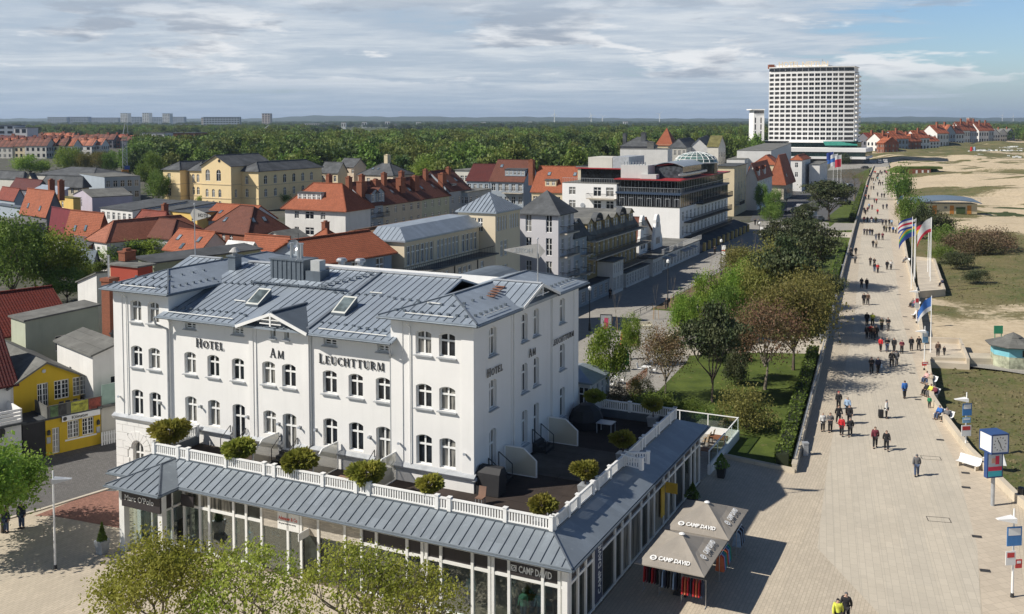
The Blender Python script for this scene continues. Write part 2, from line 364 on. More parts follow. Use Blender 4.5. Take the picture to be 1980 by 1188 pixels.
def glyph(mb,ch,x,h,y0=0.,th=.03):
 """thick and thin strokes with serifs, on the xz plane facing -y; returns advance"""
 T= .15*h;t= .06*h;S= .05*h
 def bx(a,b,c,d):mb.box(x+a*h,x+b*h,y0-th,y0,c*h+mb.zb,d*h+mb.zb)
 def st(p,q,w):
  (a,b),(c,d)=p,q;w=w/2
  mb.hexa([(x+a*h-w,y0-th,b*h+mb.zb),(x+a*h+w,y0-th,b*h+mb.zb),(x+a*h+w,y0,b*h+mb.zb),(x+a*h-w,y0,b*h+mb.zb)],[(x+c*h-w,y0-th,d*h+mb.zb),(x+c*h+w,y0-th,d*h+mb.zb),(x+c*h+w,y0,d*h+mb.zb),(x+c*h-w,y0,d*h+mb.zb)])
 def arc(cx,cz,rx,rz_,a0,a1,w0,w1,n=14):
  for k in range(n):
   A=a0+(a1-a0)*k/n;B=a0+(a1-a0)*(k+1)/n
   wa=(w0+(w1-w0)*abs(math.cos(A)))*h/2;wb=(w0+(w1-w0)*abs(math.cos(B)))*h/2
   def pt(an,w):return (x+cx*h+(rx*h+w)*math.cos(an),cz*h+(rz_*h+w)*math.sin(an)+mb.zb)
   q=[pt(A,-wa),pt(A,wa),pt(B,wb),pt(B,-wb)]
   mb.hexa([(a,y0-th,b) for a,b in q],[(a,y0,b) for a,b in q])
 se=lambda c,top=True:(bx(c-.13,c+.13,0,.05),bx(c-.13,c+.13,.95,1)) if top else bx(c-.13,c+.13,0,.05)
 if ch=='H':bx(.08,.25,0,1);bx(.62,.79,0,1);bx(.25,.62,.48,.55);se(.165);se(.705);return .92
 if ch=='O':arc(.46,.5,.36,.44,0,2*math.pi,.06,.18,22);return .94
 if ch=='T':bx(.30,.47,0,1);bx(.02,.75,.93,1);bx(.02,.07,.78,.93);bx(.70,.75,.78,.93);bx(.22,.55,0,.05);return .82
 if ch=='E':bx(.08,.25,0,1);bx(.02,.62,.93,1);bx(.02,.64,0,.07);bx(.25,.5,.48,.55);bx(.57,.62,.78,.93);bx(.60,.65,.07,.24);bx(.47,.52,.4,.63);return .73
 if ch=='L':bx(.08,.25,0,1);bx(.02,.32,.95,1);bx(.02,.62,0,.07);bx(.57,.62,.07,.26);return .70
 if ch=='A':st((.12,0),(.42,1),.07*h);st((.72,0),(.42,1),.17*h);bx(.22,.62,.3,.37);se(.12,0);se(.74,0);return .90
 if ch=='M':st((.12,0),(.18,1),.07*h);st((.5,.05),(.2,1),.15*h);st((.5,.05),(.84,1),.07*h);bx(.80,.97,0,1);bx(0,.25,0,.05);bx(.74,1.03,0,.05);return 1.08
 if ch=='U':bx(.08,.25,.3,1);bx(.62,.69,.3,1);arc(.41,.3,.245,.26,math.pi,2*math.pi,.08,.13,10);bx(0,.33,.95,1);bx(.54,.77,.95,1);return .86
 if ch=='C':arc(.46,.5,.36,.44,R(48),R(312),.06,.18,18);bx(.66,.71,.72,.93);return .80
 if ch=='R':bx(.08,.25,0,1);arc(.30,.74,.24,.22,R(-90),R(90),.07,.15,10);bx(.2,.32,.93,1);bx(.2,.32,.46,.53);st((.36,.5),(.72,0),.16*h);se(.165);return .82
 return .4
def serif(word,x,z,h,name,parent,mat,rz=0.,y=0.):
 mb=MB();mb.zb=z;cur=x
 for i,ch in enumerate(word):
  hh=h if i==0 else h*.84
  cur+=glyph(mb,ch.upper(),cur,hh,-.012)*hh*1.15
 o=mb.obj(name,mat,parent);return o,cur-x
def text(body,size,name,parent,mat,loc,rz=0.,rx=math.pi/2,ext=.01,sx=1.,bold=.0,align='LEFT'):
 cu=bpy.data.curves.new('t','FONT');cu.body=body;cu.size=size;cu.extrude=ext;cu.offset=bold;cu.align_x=align;cu.resolution_u=2
 to=bpy.data.objects.new('t',cu);COL.objects.link(to);bpy.context.view_layer.update()
 me=bpy.data.meshes.new_from_object(to.evaluated_get(bpy.context.evaluated_depsgraph_get()));bpy.data.objects.remove(to)
 me.materials.clear();me.materials.append(mat);me.name=name
 o=bpy.data.objects.new(name,me);COL.objects.link(o);o.parent=parent;o.location=loc;o.rotation_euler=(rx,0,rz);o.scale=(sx,1,1);return o
RZ=-TH
def HE(name,label,cat,loc=(0,0,0),rz=0.,group=None):
 w=Wd(*loc);return empty(name,w,RZ+rz,label,cat,group)
hotel=HE('hotel','white plastered three storey hotel with grey metal roofs and arched windows above the shop arcade','hotel')
AR= .17
wins=[]
EZ=14.72
def F(a0,a1,z0,z1,sill=True,ar=AR,bars='cross'):return dict(a0=a0,a1=a1,z0=z0,z1=z1,sill=sill,ar=ar,bars=bars)
Lw=[F(a,a+1.08,z0,z1,s) for a in (-27.98,-26.28) for z0,z1,s in ((12.62,14.16,1),(9.34,10.88,1),(5.84,7.70,0))]
Lw+=[F(-28.0,-26.95,1.4,3.9,1,.5)]
Rw=[F(a,a+1.12,z0,z1,s) for a in (-4.03,-2.37) for z0,z1,s in ((12.68,14.17,1),(9.38,10.88,1),(5.86,7.73,0))]
Mw=[F(a,a+1.05,z0,z1,s) for a in (-23.08,-20.98,-18.80) for z0,z1,s in ((9.34,10.88,1),(5.9,7.75,0))]
Mw=[w if not (w['a0']==-18.80 and w['z0']<6) else F(-18.80,-17.72,5.2,7.73,0) for w in Mw]
Mw+=[F(-22.98,-22.0,12.5,13.05,1,0,'tee2'),F(-18.66,-17.75,12.5,13.05,1,0,'tee2')]
Rs=[F(-16.02,-14.95,9.44,11.0,1),F(-14.36,-13.24,9.44,11.0,1),F(-15.98,-14.92,6.1,7.7,0),F(-14.36,-13.24,5.2,7.7,0),F(-15.28,-14.86,12.6,13.3,1,.16,'none'),F(-14.14,-13.75,12.6,13.3,1,.16,'none')]
Nw=[F(a,a+1.1,z0,z1,s) for a in (-11.2,-9.18,-7.1) for z0,z1,s in ((9.36,10.88,1),(5.9,7.75,0))]
Nw=[w if not (w['a0']==-7.1 and w['z0']<6) else F(-7.1,-5.98,5.2,7.75,0) for w in Nw]
Nw+=[F(-11.1,-10.1,12.5,13.05,1,0,'tee2'),F(-6.95,-6.1,12.5,13.05,1,0,'tee2')]
Sw=[F(a,a+w_,z0,z1,s) for a,w_ in ((2.0,1.0),(12.7,1.0)) for z0,z1,s in ((12.45,14.24,1),(9.1,10.95,1))]
Sw+=[F(a,a+.95,z0,z1,s) for a in (6.52,8.32) for z0,z1,s in ((12.4,14.26,1),(9.0,10.94,1))]
Sw+=[F(2.0,2.95,5.0,7.85,0),F(6.52,7.45,5.5,7.8,1),F(8.32,9.25,4.75,7.8,0),F(12.7,13.7,5.6,7.78,1)]
wb=MB()
def hwall(x,y,rz,L,z1,ws,off,z0=0.,dep=.26):
 ops=[(w['a0']-off,w['a1']-off,w['z0'],w['z1'],w['ar']) for w in ws]
 wall(wb,(x,y),rz,L,z0,z1,ops,dep)
 for w in ws:
  s=(w['a0']+w['a1'])/2-off;c=Vector((math.cos(rz),math.sin(rz),0))*s
  b={'tee2':'six','none':'none'}.get(w['bars'],w['bars'])
  window(hotel,x+c.x,y+c.y,w['z0'],rz,w['a1']-w['a0'],w['z1']-w['z0'],w['ar'],b,dep,M_sill if w['sill'] else None,'window' if w['z1']-w['z0']<2.3 or w['z0']<2 else 'terrace_door')
hwall(-29.6,0,0,5.3,EZ+.2,Lw,-29.6)
hwall(-24.3,.18,0,7.2,13.55,Mw,-24.3)
hwall(-17.1,0,0,4.95,13.55,Rs,-17.1)
hwall(-12.15,.18,0,6.35,13.55,Nw,-12.15)
hwall(-5.8,0,0,5.8,EZ+.2,Rw,-5.8)
hwall(0,0,math.pi/2,16.1,EZ+.2,Sw,0)
wb.face([(0,16.1,0),(-29.6,16.1,0),(-29.6,16.1,14.9),(0,16.1,14.9)]);wb.face([(-29.6,16.1,0),(-29.6,0,0),(-29.6,0,14.9),(-29.6,16.1,14.9)])
for x0,x1 in ((-24.3,-24.301),(-5.8,-5.799)):wb.face([(x0,0,0),(x0,16,0),(x0,16,14.9),(x0,0,14.9)])
for x in (-17.1,-12.15):wb.face([(x,0,0),(x,.18,0),(x,.18,13.55),(x,0,13.55)])
wb.hexa([(-17.1,.0,13.55),(-12.15,0,13.55),(-12.15,.18,13.55),(-17.1,.18,13.55)],[(-14.63,.0,14.42),(-14.62,0,14.42),(-14.62,.18,14.42),(-14.63,.18,14.42)])
wb.hexa([(-.2,5.6,14.9),(0,5.6,14.9),(0,11,14.9),(-.2,11,14.9)],[(-.2,8.2,15.95),(0,8.2,15.95),(0,8.3,15.95),(-.2,8.3,15.95)])
for s0,s1 in ((.0,.85),(5.0,5.6),(11.2,11.5),(15.3,16.1)):wb.box(0,.05,s0,s1,5.66,14.85)
for s0,s1 in ((-29.6,-28.75),(-5.8,-4.95),(-.8,.05)):wb.box(s0,s1,-.05,0,5.66,14.85)
for s0,s1 in ((-17.1,-16.75),(-12.5,-12.15)):wb.box(s0,s1,-.05,0,5.66,13.5)
wb.obj('wall',M_white,hotel)
cb=MB()
for a0,a1,y in ((-29.75,-24.3,0),(-24.3,-17.1,.18),(-17.1,-12.15,0),(-12.15,-5.8,.18),(-5.8,.18,0)):
 segs=[(a0,a1)]
 for d0,d1 in ((-18.80,-17.72),(-14.36,-13.24),(-7.1,-5.98)):
  segs=[q for (p,r) in segs for q in ([(p,d0),(d1,r)] if p<d0 and d1<r else [(p,r)])]
 for p,r in segs:
  cb.hexa([(p,y-.16,5.4),(r,y-.16,5.4),(r,y,5.4),(p,y,5.4)],[(p,y-.24,5.58),(r,y-.24,5.58),(r,y,5.58),(p,y,5.58)],0)
  cb.hexa([(p,y-.30,5.585),(r,y-.30,5.585),(r,y,5.585),(p,y,5.585)],[(p,y-.30,5.62),(r,y-.30,5.62),(r,y,5.80),(p,y,5.80)],1)
for p,r in ((-.18,1.9),(3.05,6.4),(7.6,8.2),(9.35,16.2)):
 if r<6:cb.box(.0,.2,p,r,5.4,5.6,0)
cb.box(-.3,0,.0,0.01,5.4,5.41)
cb.obj('cornice',[M_white,M_sill],hotel)
rb=MB()
for k in range(9):
 z= .35+k*.58
 off= .45 if k%2 else 0
 x=-29.6-.0
 for j in range(5):
  x0=max(-29.6,-29.6+j*1.15-off);x1=min(-24.4,-29.6+(j+1)*1.15-off-.03)
  if x1-x0< .15:continue
  if z+.5>1.3 and z<4.25 and x1>-28.3 and x0<-26.6:
   if x0<-28.3<x1 and -28.33-x0> .15:rb.box(x0,-28.33,-.05,0,z,z+.55)
   if x0<-26.62<x1 and x1+26.6> .15:rb.box(-26.6,x1,-.05,0,z,z+.55)
   continue
  rb.box(x0,x1,-.05,0,z,z+.55)
for k in range(9):
 t0=math.pi*k/9;t1=math.pi*(k+1)/9-.03;c=(-27.47,3.4)
 q=[(c[0]+r*math.cos(t),c[1]+r*math.sin(t)) for r,t in ((.62,t0),(1.25,t0),(1.25,t1),(.62,t1))]
 rb.hexa([(x,-.09,z) for x,z in q],[(x,-.0,z) for x,z in q])
rb.obj('rustication',M_white,hotel)
sm=MB()
def slope_main(a0,a1):return [(a0,-.62,13.40),(a1,-.62,13.40),(a1,8.15,16.02),(a0,8.15,16.02)]
r=MB()
MS=lambda b:13.40+(b+.62)*(16.02-13.40)/(8.15+.62)
r.slab(slope_main(-24.75,-16.95-.28),.14);r.slab(slope_main(-16.95-.28,-12.0),.14);r.slab(slope_main(-12.0,-5.35),.14)
r.slab([(-5.3,16.8,13.4),(-24.7,16.8,13.4),(-24.7,8.15,16.02),(-5.3,8.15,16.02)],.14)
for q in ((-24.75,-17.23),(-17.23,-12.0),(-12.0,-5.35)):seams(sm,slope_main(*q),.58)
sm.bar((-12.0,-.3,MS(-.3)+.06),(-12.0,8.15,16.08),.22,.12)
r.obj('roof',M_zinc,hotel);
cg=MB();ap=(-14.62,-.75,14.45);rb_=2.95
cg.slab([(-17.5,-.75,13.42),ap,(-14.62,rb_,14.45),(-17.5,-.45,13.44)][::1],.12)
cg.slab([ap,(-11.74,-.75,13.42),(-11.74,-.45,13.44),(-14.62,rb_,14.45)],.12)
cg.obj('gable_roof',M_zincd,hotel)
sm.bar((-14.62,-.72,14.50),(-14.62,rb_,14.50),.2,.1)
bb=MB()
bb.bar((-17.55,-.80,13.30),(-14.62,-.80,14.36),.06,.2);bb.bar((-11.69,-.80,13.30),(-14.62,-.80,14.36),.06,.2)
bb.box(-14.68,-14.56,-.83,-.76,13.55,14.3);bb.bar((-15.5,-.79,13.72),(-13.74,-.79,13.72),.05,.07);bb.bar((-15.35,-.79,13.98),(-13.9,-.79,13.98),.05,.06)
bb.obj('bargeboard',M_frame,hotel)
wr=MB()
def wing(x0,x1,xr,seam):
 y0,y1,ez,rz_=-.6,16.7,14.98,16.0;n=3.25
 P0=(x0,y0,ez);P1=(x1,y0,ez);P2=(x1,y1,ez);P3=(x0,y1,ez);A=(xr,y0+n,rz_);B=(xr,y1-n,rz_)
 wr.slab([P0,P1,A],.12);wr.slab([P1,P2,B,A],.12);wr.slab([P2,P3,B],.12);wr.slab([P3,P0,A,B],.12)
 seams(sm,[P0,P1,A],.58)
 for p,q in ((P0,A),(P1,A),(A,B),(P2,B),(P3,B)):sm.bar(Vector(p)+Vector((0,0,.03)),Vector(q)+Vector((0,0,.03)),.1,.08)
 wr.box(x0+.05,x1-.05,y0+.05,y1-.05,ez-.22,ez-.10)
wing(-6.35,.58,-2.9,1);wing(-30.2,-23.72,-27.0,1)
for s,x0,x1 in ((1,-2.9,.75),(-1,-30.35,-27.0)):
 fr=[(x0,5.35,15.08),(x1,5.35,15.08),(x1,8.22,16.12),(x0,8.22,16.12)]
 wr.slab(fr,.1);wr.slab([(x1,11.1,15.08),(x0,11.1,15.08),(x0,8.22,16.12),(x1,8.22,16.12)],.1);seams(sm,fr,.58)
wr.obj('wing_roof',M_zinc,hotel)
bb=MB();bb.bar((.78,5.35,14.98),(.78,8.22,16.02),.05,.18);bb.bar((.78,11.1,14.98),(.78,8.22,16.02),.05,.18);bb.box(.74,.80,8.15,8.27,15.3,15.95);bb.bar((.77,7.2,15.42),(.77,9.2,15.42),.04,.06);bb.obj('bargeboard',M_frame,hotel)
rc=MB();rc.bar((-24.2,8.2,16.10),(-5.5,8.2,16.10),.36,.09);rc.bar((-3.0,8.2,16.16),(.7,8.2,16.16),.25,.07);rc.bar((-30.2,8.2,16.16),(-27,8.2,16.16),.25,.07);rc.obj('ridge_cap',plain('pale_zinc',(.50,.52,.54),.4,.1,2,.3),hotel)
sm.obj('standing_seam',M_seam,hotel)
gu=MB()
for a0,a1,y,z in ((-24.9,-17.5,-.70,13.27),(-11.7,-5.4,-.70,13.27),(-30.25,-23.7,-.68,14.86),(-6.4,.62,-.68,14.86)):MB().tube((a0,y,z),(a1,y,z),.075,n=8).obj('gutter',M_zincd,hotel)
for y0,y1 in ((-.65,5.3),(11.1,16.7)):MB().tube((.66,y0,14.86),(.66,y1,14.86),.075).obj('gutter',M_zincd,hotel)
gu.tube((-23.7,-.6,14.86),(-23.7,4.6,14.86),.06);gu.obj('gutter',M_zincd,hotel)
for pts,rr in ((((-24.95,-.7,13.25),(-24.9,-.6,12.75),(-24.42,-.02,12.35),(-24.42,-.02,5.6)),.075),(((-16.5,-.02,13.3),(-16.5,-.06,5.6)),.035),(((-12.1,.08,13.2),(-12.1,.08,5.8)),.05),(((-5.45,-.7,13.25),(-5.55,-.5,12.7),(-5.88,.05,12.3),(-5.88,.05,5.4)),.065),(((-4.4,-.4,14.6),(-4.4,-.08,14.3),(-4.4,-.08,5.7)),.04),(((-28.3,-.4,14.6),(-28.3,-.08,14.3),(-28.3,-.08,5.7)),.04),(((.1,5.3,14.8),(.1,5.3,4.7)),.05),(((.1,11.3,14.8),(.1,11.3,4.7)),.04)):
 t=MB()
 for p,q in zip(pts,pts[1:]):t.tube(p,q,rr,n=8)
 t.obj('downpipe',M_sill if rr> .06 else M_frame,hotel)
sg=MB()
def guards(f,us,h=.07):
 for u_ in us:x,y,z=f(u_);sg.box(x-.09,x+.09,y-.06,y+.06,z,z+h+.05)
for row,(b,n0) in enumerate(((.55,0),(4.6,.3))):
 guards(lambda a:(a,b+((int(a*10)%3)-1)*.12,MS(b)+.02),[x for x in np.arange(-24.0,-5.9,.62) if not (-17.4<x<-11.9 and b<2) and not (b>2 and -19.5<x<-14)])
for xr,s,xe in ((-2.9,1,.58),(-27.0,1,-23.72)):
 guards(lambda y:(xe-.75,y,15.0+.75*.29),np.arange(.6,5.2,.66));guards(lambda y:(xe-2.2,y,15.0+2.2*.29),np.arange(1.8,5.4,1.1))
 guards(lambda x:(x,.1,15.0+.7*.31),np.arange(xr-2.6,xr+2.7,.62));guards(lambda x:(x,1.2,15.0+1.8*.31),np.arange(xr-1.6,xr+1.7,.8))
guards(lambda y:(-.3,y,15.25),np.arange(12.,16.,.66))
sg.obj('snow_guard',M_zincd,hotel)
sr=MB()
for a0,a1,b in ((-24.1,-18.3,-.2),(-11.2,-6.0,-.2)):sr.tube((a0,b,MS(b)+.12),(a1,b,MS(b)+.12),.035,n=6)
sr.tube((-4.6,-.25,15.22),(-1.2,-.25,15.22),.035,n=6);sr.tube((-28.6,-.25,15.22),(-25.2,-.25,15.22),.035,n=6);sr.tube((.2,1.0,15.22),(.2,4.2,15.22),.03,n=6);sr.tube((.2,12.4,15.22),(.2,15.4,15.22),.03,n=6)
for a,b in ((-19.8,2.2),(-10.3,5.0),(-6.9,3.1),(-3.4,1.2)):z=MS(b)+.1 if b>2 else 15.65;sr.tube((a-.5,b,z),(a+.5,b,z),.045,n=6)
sr.obj('snow_rail',plain('pale_rail',(.62,.62,.58),.4,.1),hotel)
def roofpt(px,py):
 r0=ray(px,py);o=Vector((0,0,CAMZ));lo,hi=20.,200.
 for _ in range(50):
  t=(lo+hi)/2;q=o+r0*t-HC;z=q.z;b=q.dot(AU)
  if z>MS(b):lo=t
  else:hi=t
 return q.dot(AV),b,z
for (px,py) in ((500,584.5),(666,601)):
 a,b,z=roofpt(px,py);k=(16.02-13.40)/8.77;s=MB()
 q=[(a-.55,b-.72,MS(b-.72)),(a+.55,b-.72,MS(b-.72)),(a+.55,b+.72,MS(b+.72)),(a-.55,b+.72,MS(b+.72))]
 tp=[(x,y,zz_+h) for (x,y,zz_),h in zip(q,(.18,.18,.62,.62))];s.hexa(q,tp,0)
 sk=s.obj('skylight',M_zincd,hotel);e= .1
 m2=lambda u_,v_:tuple((Vector(tp[0])*(1-u_)+Vector(tp[1])*u_)*(1-v_)+(Vector(tp[3])*(1-u_)+Vector(tp[2])*u_)*v_+Vector((0,0,.02)))
 fr=MB();
 for (p,q2) in (((0,0),(1,.09)),((0,.91),(1,1)),((0,.09),(.09,.91)),((.91,.09),(1,.91))):fr.slab([m2(p[0],p[1]),m2(q2[0],p[1]),m2(q2[0],q2[1]),m2(p[0],q2[1])],.02)
 fr.obj('frame',plain('skylight_frame',(.55,.56,.52),.5,.1),sk);MB().slab([m2(.09,.09),m2(.91,.09),m2(.91,.91),m2(.09,.91)],.012).obj('pane',glass('skylight_glass',(.10,.125,.13),(.18,.21,.2),.3),sk)
ch=MB();cx,cy=-20.3,6.7
ch.box(cx,cx+3.0,cy-.7,cy+.9,MS(cy)-1,16.75);ch.box(cx-.08,cx+3.08,cy-.78,cy+.98,16.75,16.85)
for k in range(7):ch.box(cx+.2+k*.42,cx+.24+k*.42,cy-.75,cy-.7,MS(cy-.7),16.75)
v=ch.obj('vent_housing',M_zincd,hotel)
fl=MB()
for dx in (1.25,1.9,2.15):fl.tube((cx+dx,cy+.2,16.85),(cx+dx,cy+.2,17.85),.12,n=10);fl.tube((cx+dx,cy+.2,17.85),(cx+dx,cy+.2,17.95),.17,n=10)
fl.obj('flue',M_steel,v)
au=MB();au.box(cx+3.5,cx+4.3,cy-.5,cy+.2,16.1,16.85);au.box(cx+3.2,cx+4.5,cy-.7,cy+.4,MS(cy)-.3,16.1,1);au.obj('air_unit',[plain('pale_unit',(.45,.46,.45),.5),M_zincd],hotel)
an=MB();an.tube((cx+1.3,cy+.9,16.8),(cx+1.3,cy+.9,18.6),.02,n=6);an.tube((cx+1.0,cy+.9,18.3),(cx+1.6,cy+.9,18.3),.015,n=6);an.tube((cx+.9,cy+.9,17.0),(cx+.9,cy+.9,17.5),.03);an.obj('antenna',M_iron,hotel)
dd=MB();dd.lathe([(0,-.05),(.3,0),(.45,.1)],16);d_=dd.obj('satellite_dish',M_steel,hotel);d_.location=(cx+.7,cy+1.1,17.6);d_.rotation_euler=(R(80),0,R(30))
cw=MB()
for i in range(10):a=-21.2+i*.85;cw.bar((a,4.95,MS(4.95)+.15),(a+.8,4.95,MS(4.95)+.15),.28,.05);cw.box(a,a+.05,4.9,5.0,MS(4.9),MS(4.9)+.25)
for i in range(8):a=-15.3+i*.36;b=5.2+i*.33;cw.bar((a,b,MS(b)+.2),(a+.5,b,MS(b)+.2),.22,.05);cw.box(a+.2,a+.25,b,b+.05,MS(b),MS(b)+.2)
cw.obj('roof_walkway',M_zincd,hotel)
st_=MB()
for i in range(5):x=-1.9+i*.1;y=7.2-i*.55;st_.box(x-.35,x+.35,y-.12,y+.12,15.85-i*.06,15.9-i*.06);
st_.obj('roof_step',plain('rust',(.22,.10,.06),.8,.3),hotel)
kc=MB();kc.box(-24.9,-24.2,6.6,7.3,15.2,16.6);kc.box(-25,-24.1,6.5,7.4,16.6,16.7);kc.lathe([(.42,16.95),(.15,17.25),(0,17.3)],12,(-24.55,6.95),1);kc.tube((-24.55,6.95,16.7),(-24.55,6.95,17.0),.2,m=1);kc.obj('chimney',[M_zincd,plain('stone_grey',(.45,.44,.42),.8)],hotel)
serif('Hotel',-21.95,11.30,.62,'lettering',hotel,M_iron).__getitem__(0).location=(0,.15,0)
serif('Am',-15.35,11.30,.62,'lettering',hotel,M_iron)
serif('Leuchtturm',-11.45,11.30,.62,'lettering',hotel,M_iron).__getitem__(0).location=(0,.15,0)
for wd,s,z,hh in (('Hotel',1.6,11.25,.52),('Am',7.5,11.2,.56),('Leuchtturm',11.25,11.15,.48)):
 o,L=serif(wd,0,0,hh,'lettering',hotel,M_iron);o.location=(.06,s,z);o.rotation_euler=(0,0,math.pi/2)
wl=[(-29.1,-.0,7.0),(-25.2,0,7.0),(-22.0+.4,.18,7.15),(-17.45,.18,6.95),(-14.65,0,6.9),(-12.9,0,6.9),(-11.75,.18,6.85),(-7.55,.18,6.95),(-5.2,0,6.95),(-.55,0,6.95)]
for x,y,z in wl:b=MB();b.box(x-.08,x+.08,y-.04,y,z-.12,z+.12);b.tube((x,y-.04,z),(x+.05,y-.28,z+.06),.05,.09,8);b.obj('wall_lamp',M_steel,hotel)
def steps(x,y,rz,label):
 s=MB();s.tf=Matrix.Translation((x,y,0))@Matrix.Rotation(rz,4,'Z')
 for k in range(3):s.box(-.6,.6,-.35*(3-k),0 if k==2 else -.35*(2-k),4.62,4.62+.2*(k+1))
 o=s.obj('doorstep',M_iron,hotel)
 for sx in (-.68,.68):
  h=MB();h.tf=s.tf;h.tube((sx,-.05,5.2),(sx,-.05,6.2),.03,n=6);h.tube((sx,-1.0,4.62),(sx,-1.0,5.55),.03,n=6);h.tube((sx,-.05,6.2),(sx,-1.0,5.55),.03,n=6);h.obj('handrail',M_iron,hotel)
for x,y,rz in ((-18.26,.15,0),(-13.8,0,0),(-6.5,.15,0),(0,2.5,math.pi/2),(0,8.8,math.pi/2)):steps(x,y,rz,'')
M_vane=plain('vane_metal',(.40,.39,.37),.5,.15,2,.3)
def vane(a,b,z0,z1,L,H,label,side,back=False):
 v=HE('weather_vane',label,'weather vane',(a,b,z0));yaw=R(10) if side<0 else R(-8)
 MB().tube((0,0,0),(0,0,z1-z0),.045,.03).obj('pole',M_steel,v)
 f=MB();zc=z1-z0-H*.75;s=side
 f.hexa([(s*.05,-.015,zc-H/2),(s*L,-.015,zc-.04),(s*L,.015,zc-.04),(s*.05,.015,zc-H/2)],[(s*.05,-.015,zc+H/2),(s*L,-.015,zc+.04),(s*L,.015,zc+.04),(s*.05,.015,zc+H/2)])
 f.hexa([(-s*.08,-.014,zc-H/2),(-s*.5,-.014,zc-.03),(-s*.5,.014,zc-.03),(-s*.08,.014,zc-H/2)],[(-s*.08,-.014,zc+H/2),(-s*.5,-.014,zc+.03),(-s*.5,.014,zc+.03),(-s*.08,.014,zc+H/2)])
 fo=f.obj('flag',M_vane,v);fo.rotation_euler=(0,0,yaw)
 t=text('HOTEL',H*.42,'lettering',fo,M_steel if side<0 else M_iron,(-.35,-.02,zc-H*.13) if side<0 else (.45,-.02,zc-H*.15),0,ext=.008,bold=.008)
 if side<0:t.scale=(-1,1,1)
 MB().lathe([(0,0),(.08,.08),(0,.2)],8).obj('finial',M_steel,v).location=(0,0,z1-z0)
vane(.35,8.3,16.2,19.0,2.35,1.0,'grey pennant weather vane lettered HOTEL seen mirrored on the right gable of the white hotel',-1)
vane(-29.85,8.3,16.2,20.2,2.0,1.0,'grey pennant weather vane lettered HOTEL on the left end of the white hotel roof',1)
an_=HE('annex','low annex with curved grey zinc roofs directly behind the ridge of the white hotel','building',(-25,16.2,0))
s=MB();s.box(0,17.5,.02,11,0,12.6);s.obj('wall',plaster('annex_wall',(.62,.56,.42)),an_)
s=MB();s.slab([(-.3,0.02,14.0),(12,.02,14.0),(12,11,12.9),(-.3,11,12.9)],.3);s.slab([(12,.02,13.4),(17.8,.02,13.4),(17.8,11,12.9),(12,11,12.9)],.2);s.obj('roof',M_zinc,an_)
for (ax,ay,az_,rr) in ((13.5,3.5,12.9,2.6),):
 s=MB();n=12;pr=[(ax+rr*math.cos(math.pi*k/n),az_+rr*.5*math.sin(math.pi*k/n)) for k in range(n+1)]
 for (x0,z0),(x1,z1) in zip(pr,pr[1:]):s.face([(x0,ay-.4,z0),(x0,ay+6,z0),(x1,ay+6,z1),(x1,ay-.4,z1)])
 s.face([(x,ay-.4,z) for x,z in pr][::-1]);s.obj('barrel_roof',M_zincd,an_)
def vent(px,py,z,label):
 p=P(px,py,z);v=empty('roof_vent',p,RZ,label,'roof vent')
 MB().box(-.4,.4,-.4,.4,-2.2,.7).obj('shaft',plain('vent_grey',(.33,.34,.33),.7),v);s=MB();s.lathe([(.3,.7),(.3,.95),(.5,1.0),(.5,1.15),(.35,1.3),(0,1.33)],12);s.obj('cowl',M_steel,v)
vent(661,527,13.2,'square roof vent with a metal cowl, left of the two behind the hotel ridge');vent(697,528,13.2,'square roof vent with a metal cowl, right of the two behind the hotel ridge')
arc=HE('shop_arcade','single storey glazed shop arcade with grey seamed lean-to roof wrapping the white hotel','shop building')
FY,FX=-5.5,8.4;EVZ=4.3;BZ=5.12
M_post=plain('white_post',(.74,.74,.71),.5,.06)
r=MB();s2=MB()
fr1=[(-17.4,-6.1,EVZ),(8.98,-6.1,EVZ),(7.05,-4.1,BZ),(-17.4,-4.1,BZ)]
fr0=[(-23.6,-6.1,EVZ),(-17.4,-6.1,EVZ),(-17.4,-4.1,BZ),(-21.7,-4.1,BZ)]
r.slab(fr0,.12);r.slab(fr1,.12);sd=[(8.98,-6.1,EVZ),(8.98,19.9,EVZ),(7.05,17.8,BZ),(7.05,-4.1,BZ)];r.slab(sd,.12)
r.slab([(-23.6,-.1,EVZ),(-23.6,-6.1,EVZ),(-21.7,-4.1,BZ),(-21.7,-.1,BZ)],.12);r.slab([(8.98,19.9,EVZ),(7.9,19.9,EVZ),(7.05,17.8,BZ)],.1)
pav=[(-21.9,-7.75,EVZ),(-17.45,-7.75,EVZ),(-19.7,-5.35,BZ+.02)]
r.slab(pav,.12);r.slab([(-17.45,-7.75,EVZ),(-17.45,-5.9,EVZ),(-17.45+.0,-5.9,EVZ),(-19.7,-3.9,BZ+.02),(-19.7,-5.35,BZ+.02)][:2]+[(-19.7,-3.9,BZ+.02),(-19.7,-5.35,BZ+.02)],.1);r.slab([(-21.9,-5.3,EVZ),(-21.9,-7.75,EVZ),(-19.7,-5.35,BZ+.02),(-19.7,-3.9,BZ+.02)],.1)
r.obj('roof',sheetmetal('arcade_zinc',(.285,.325,.36)),arc)
seams(s2,fr1,.60,.035,.05);seams(s2,fr0,.60,.035,.05);seams(s2,pav,.60,.035,.05)
for p,q in (((8.98,-6.1,EVZ),(7.05,-4.1,BZ)),((-23.6,-6.1,EVZ),(-21.7,-4.1,BZ)),((-21.9,-7.75,EVZ),(-19.7,-5.35,BZ)),((-17.45,-7.75,EVZ),(-19.7,-5.35,BZ)),((-19.7,-5.35,BZ),(-19.7,-3.9,BZ))):s2.bar(Vector(p)+Vector((0,0,.04)),Vector(q)+Vector((0,0,.04)),.08,.06)
s2.obj('standing_seam',M_seam,arc)
g_=MB()
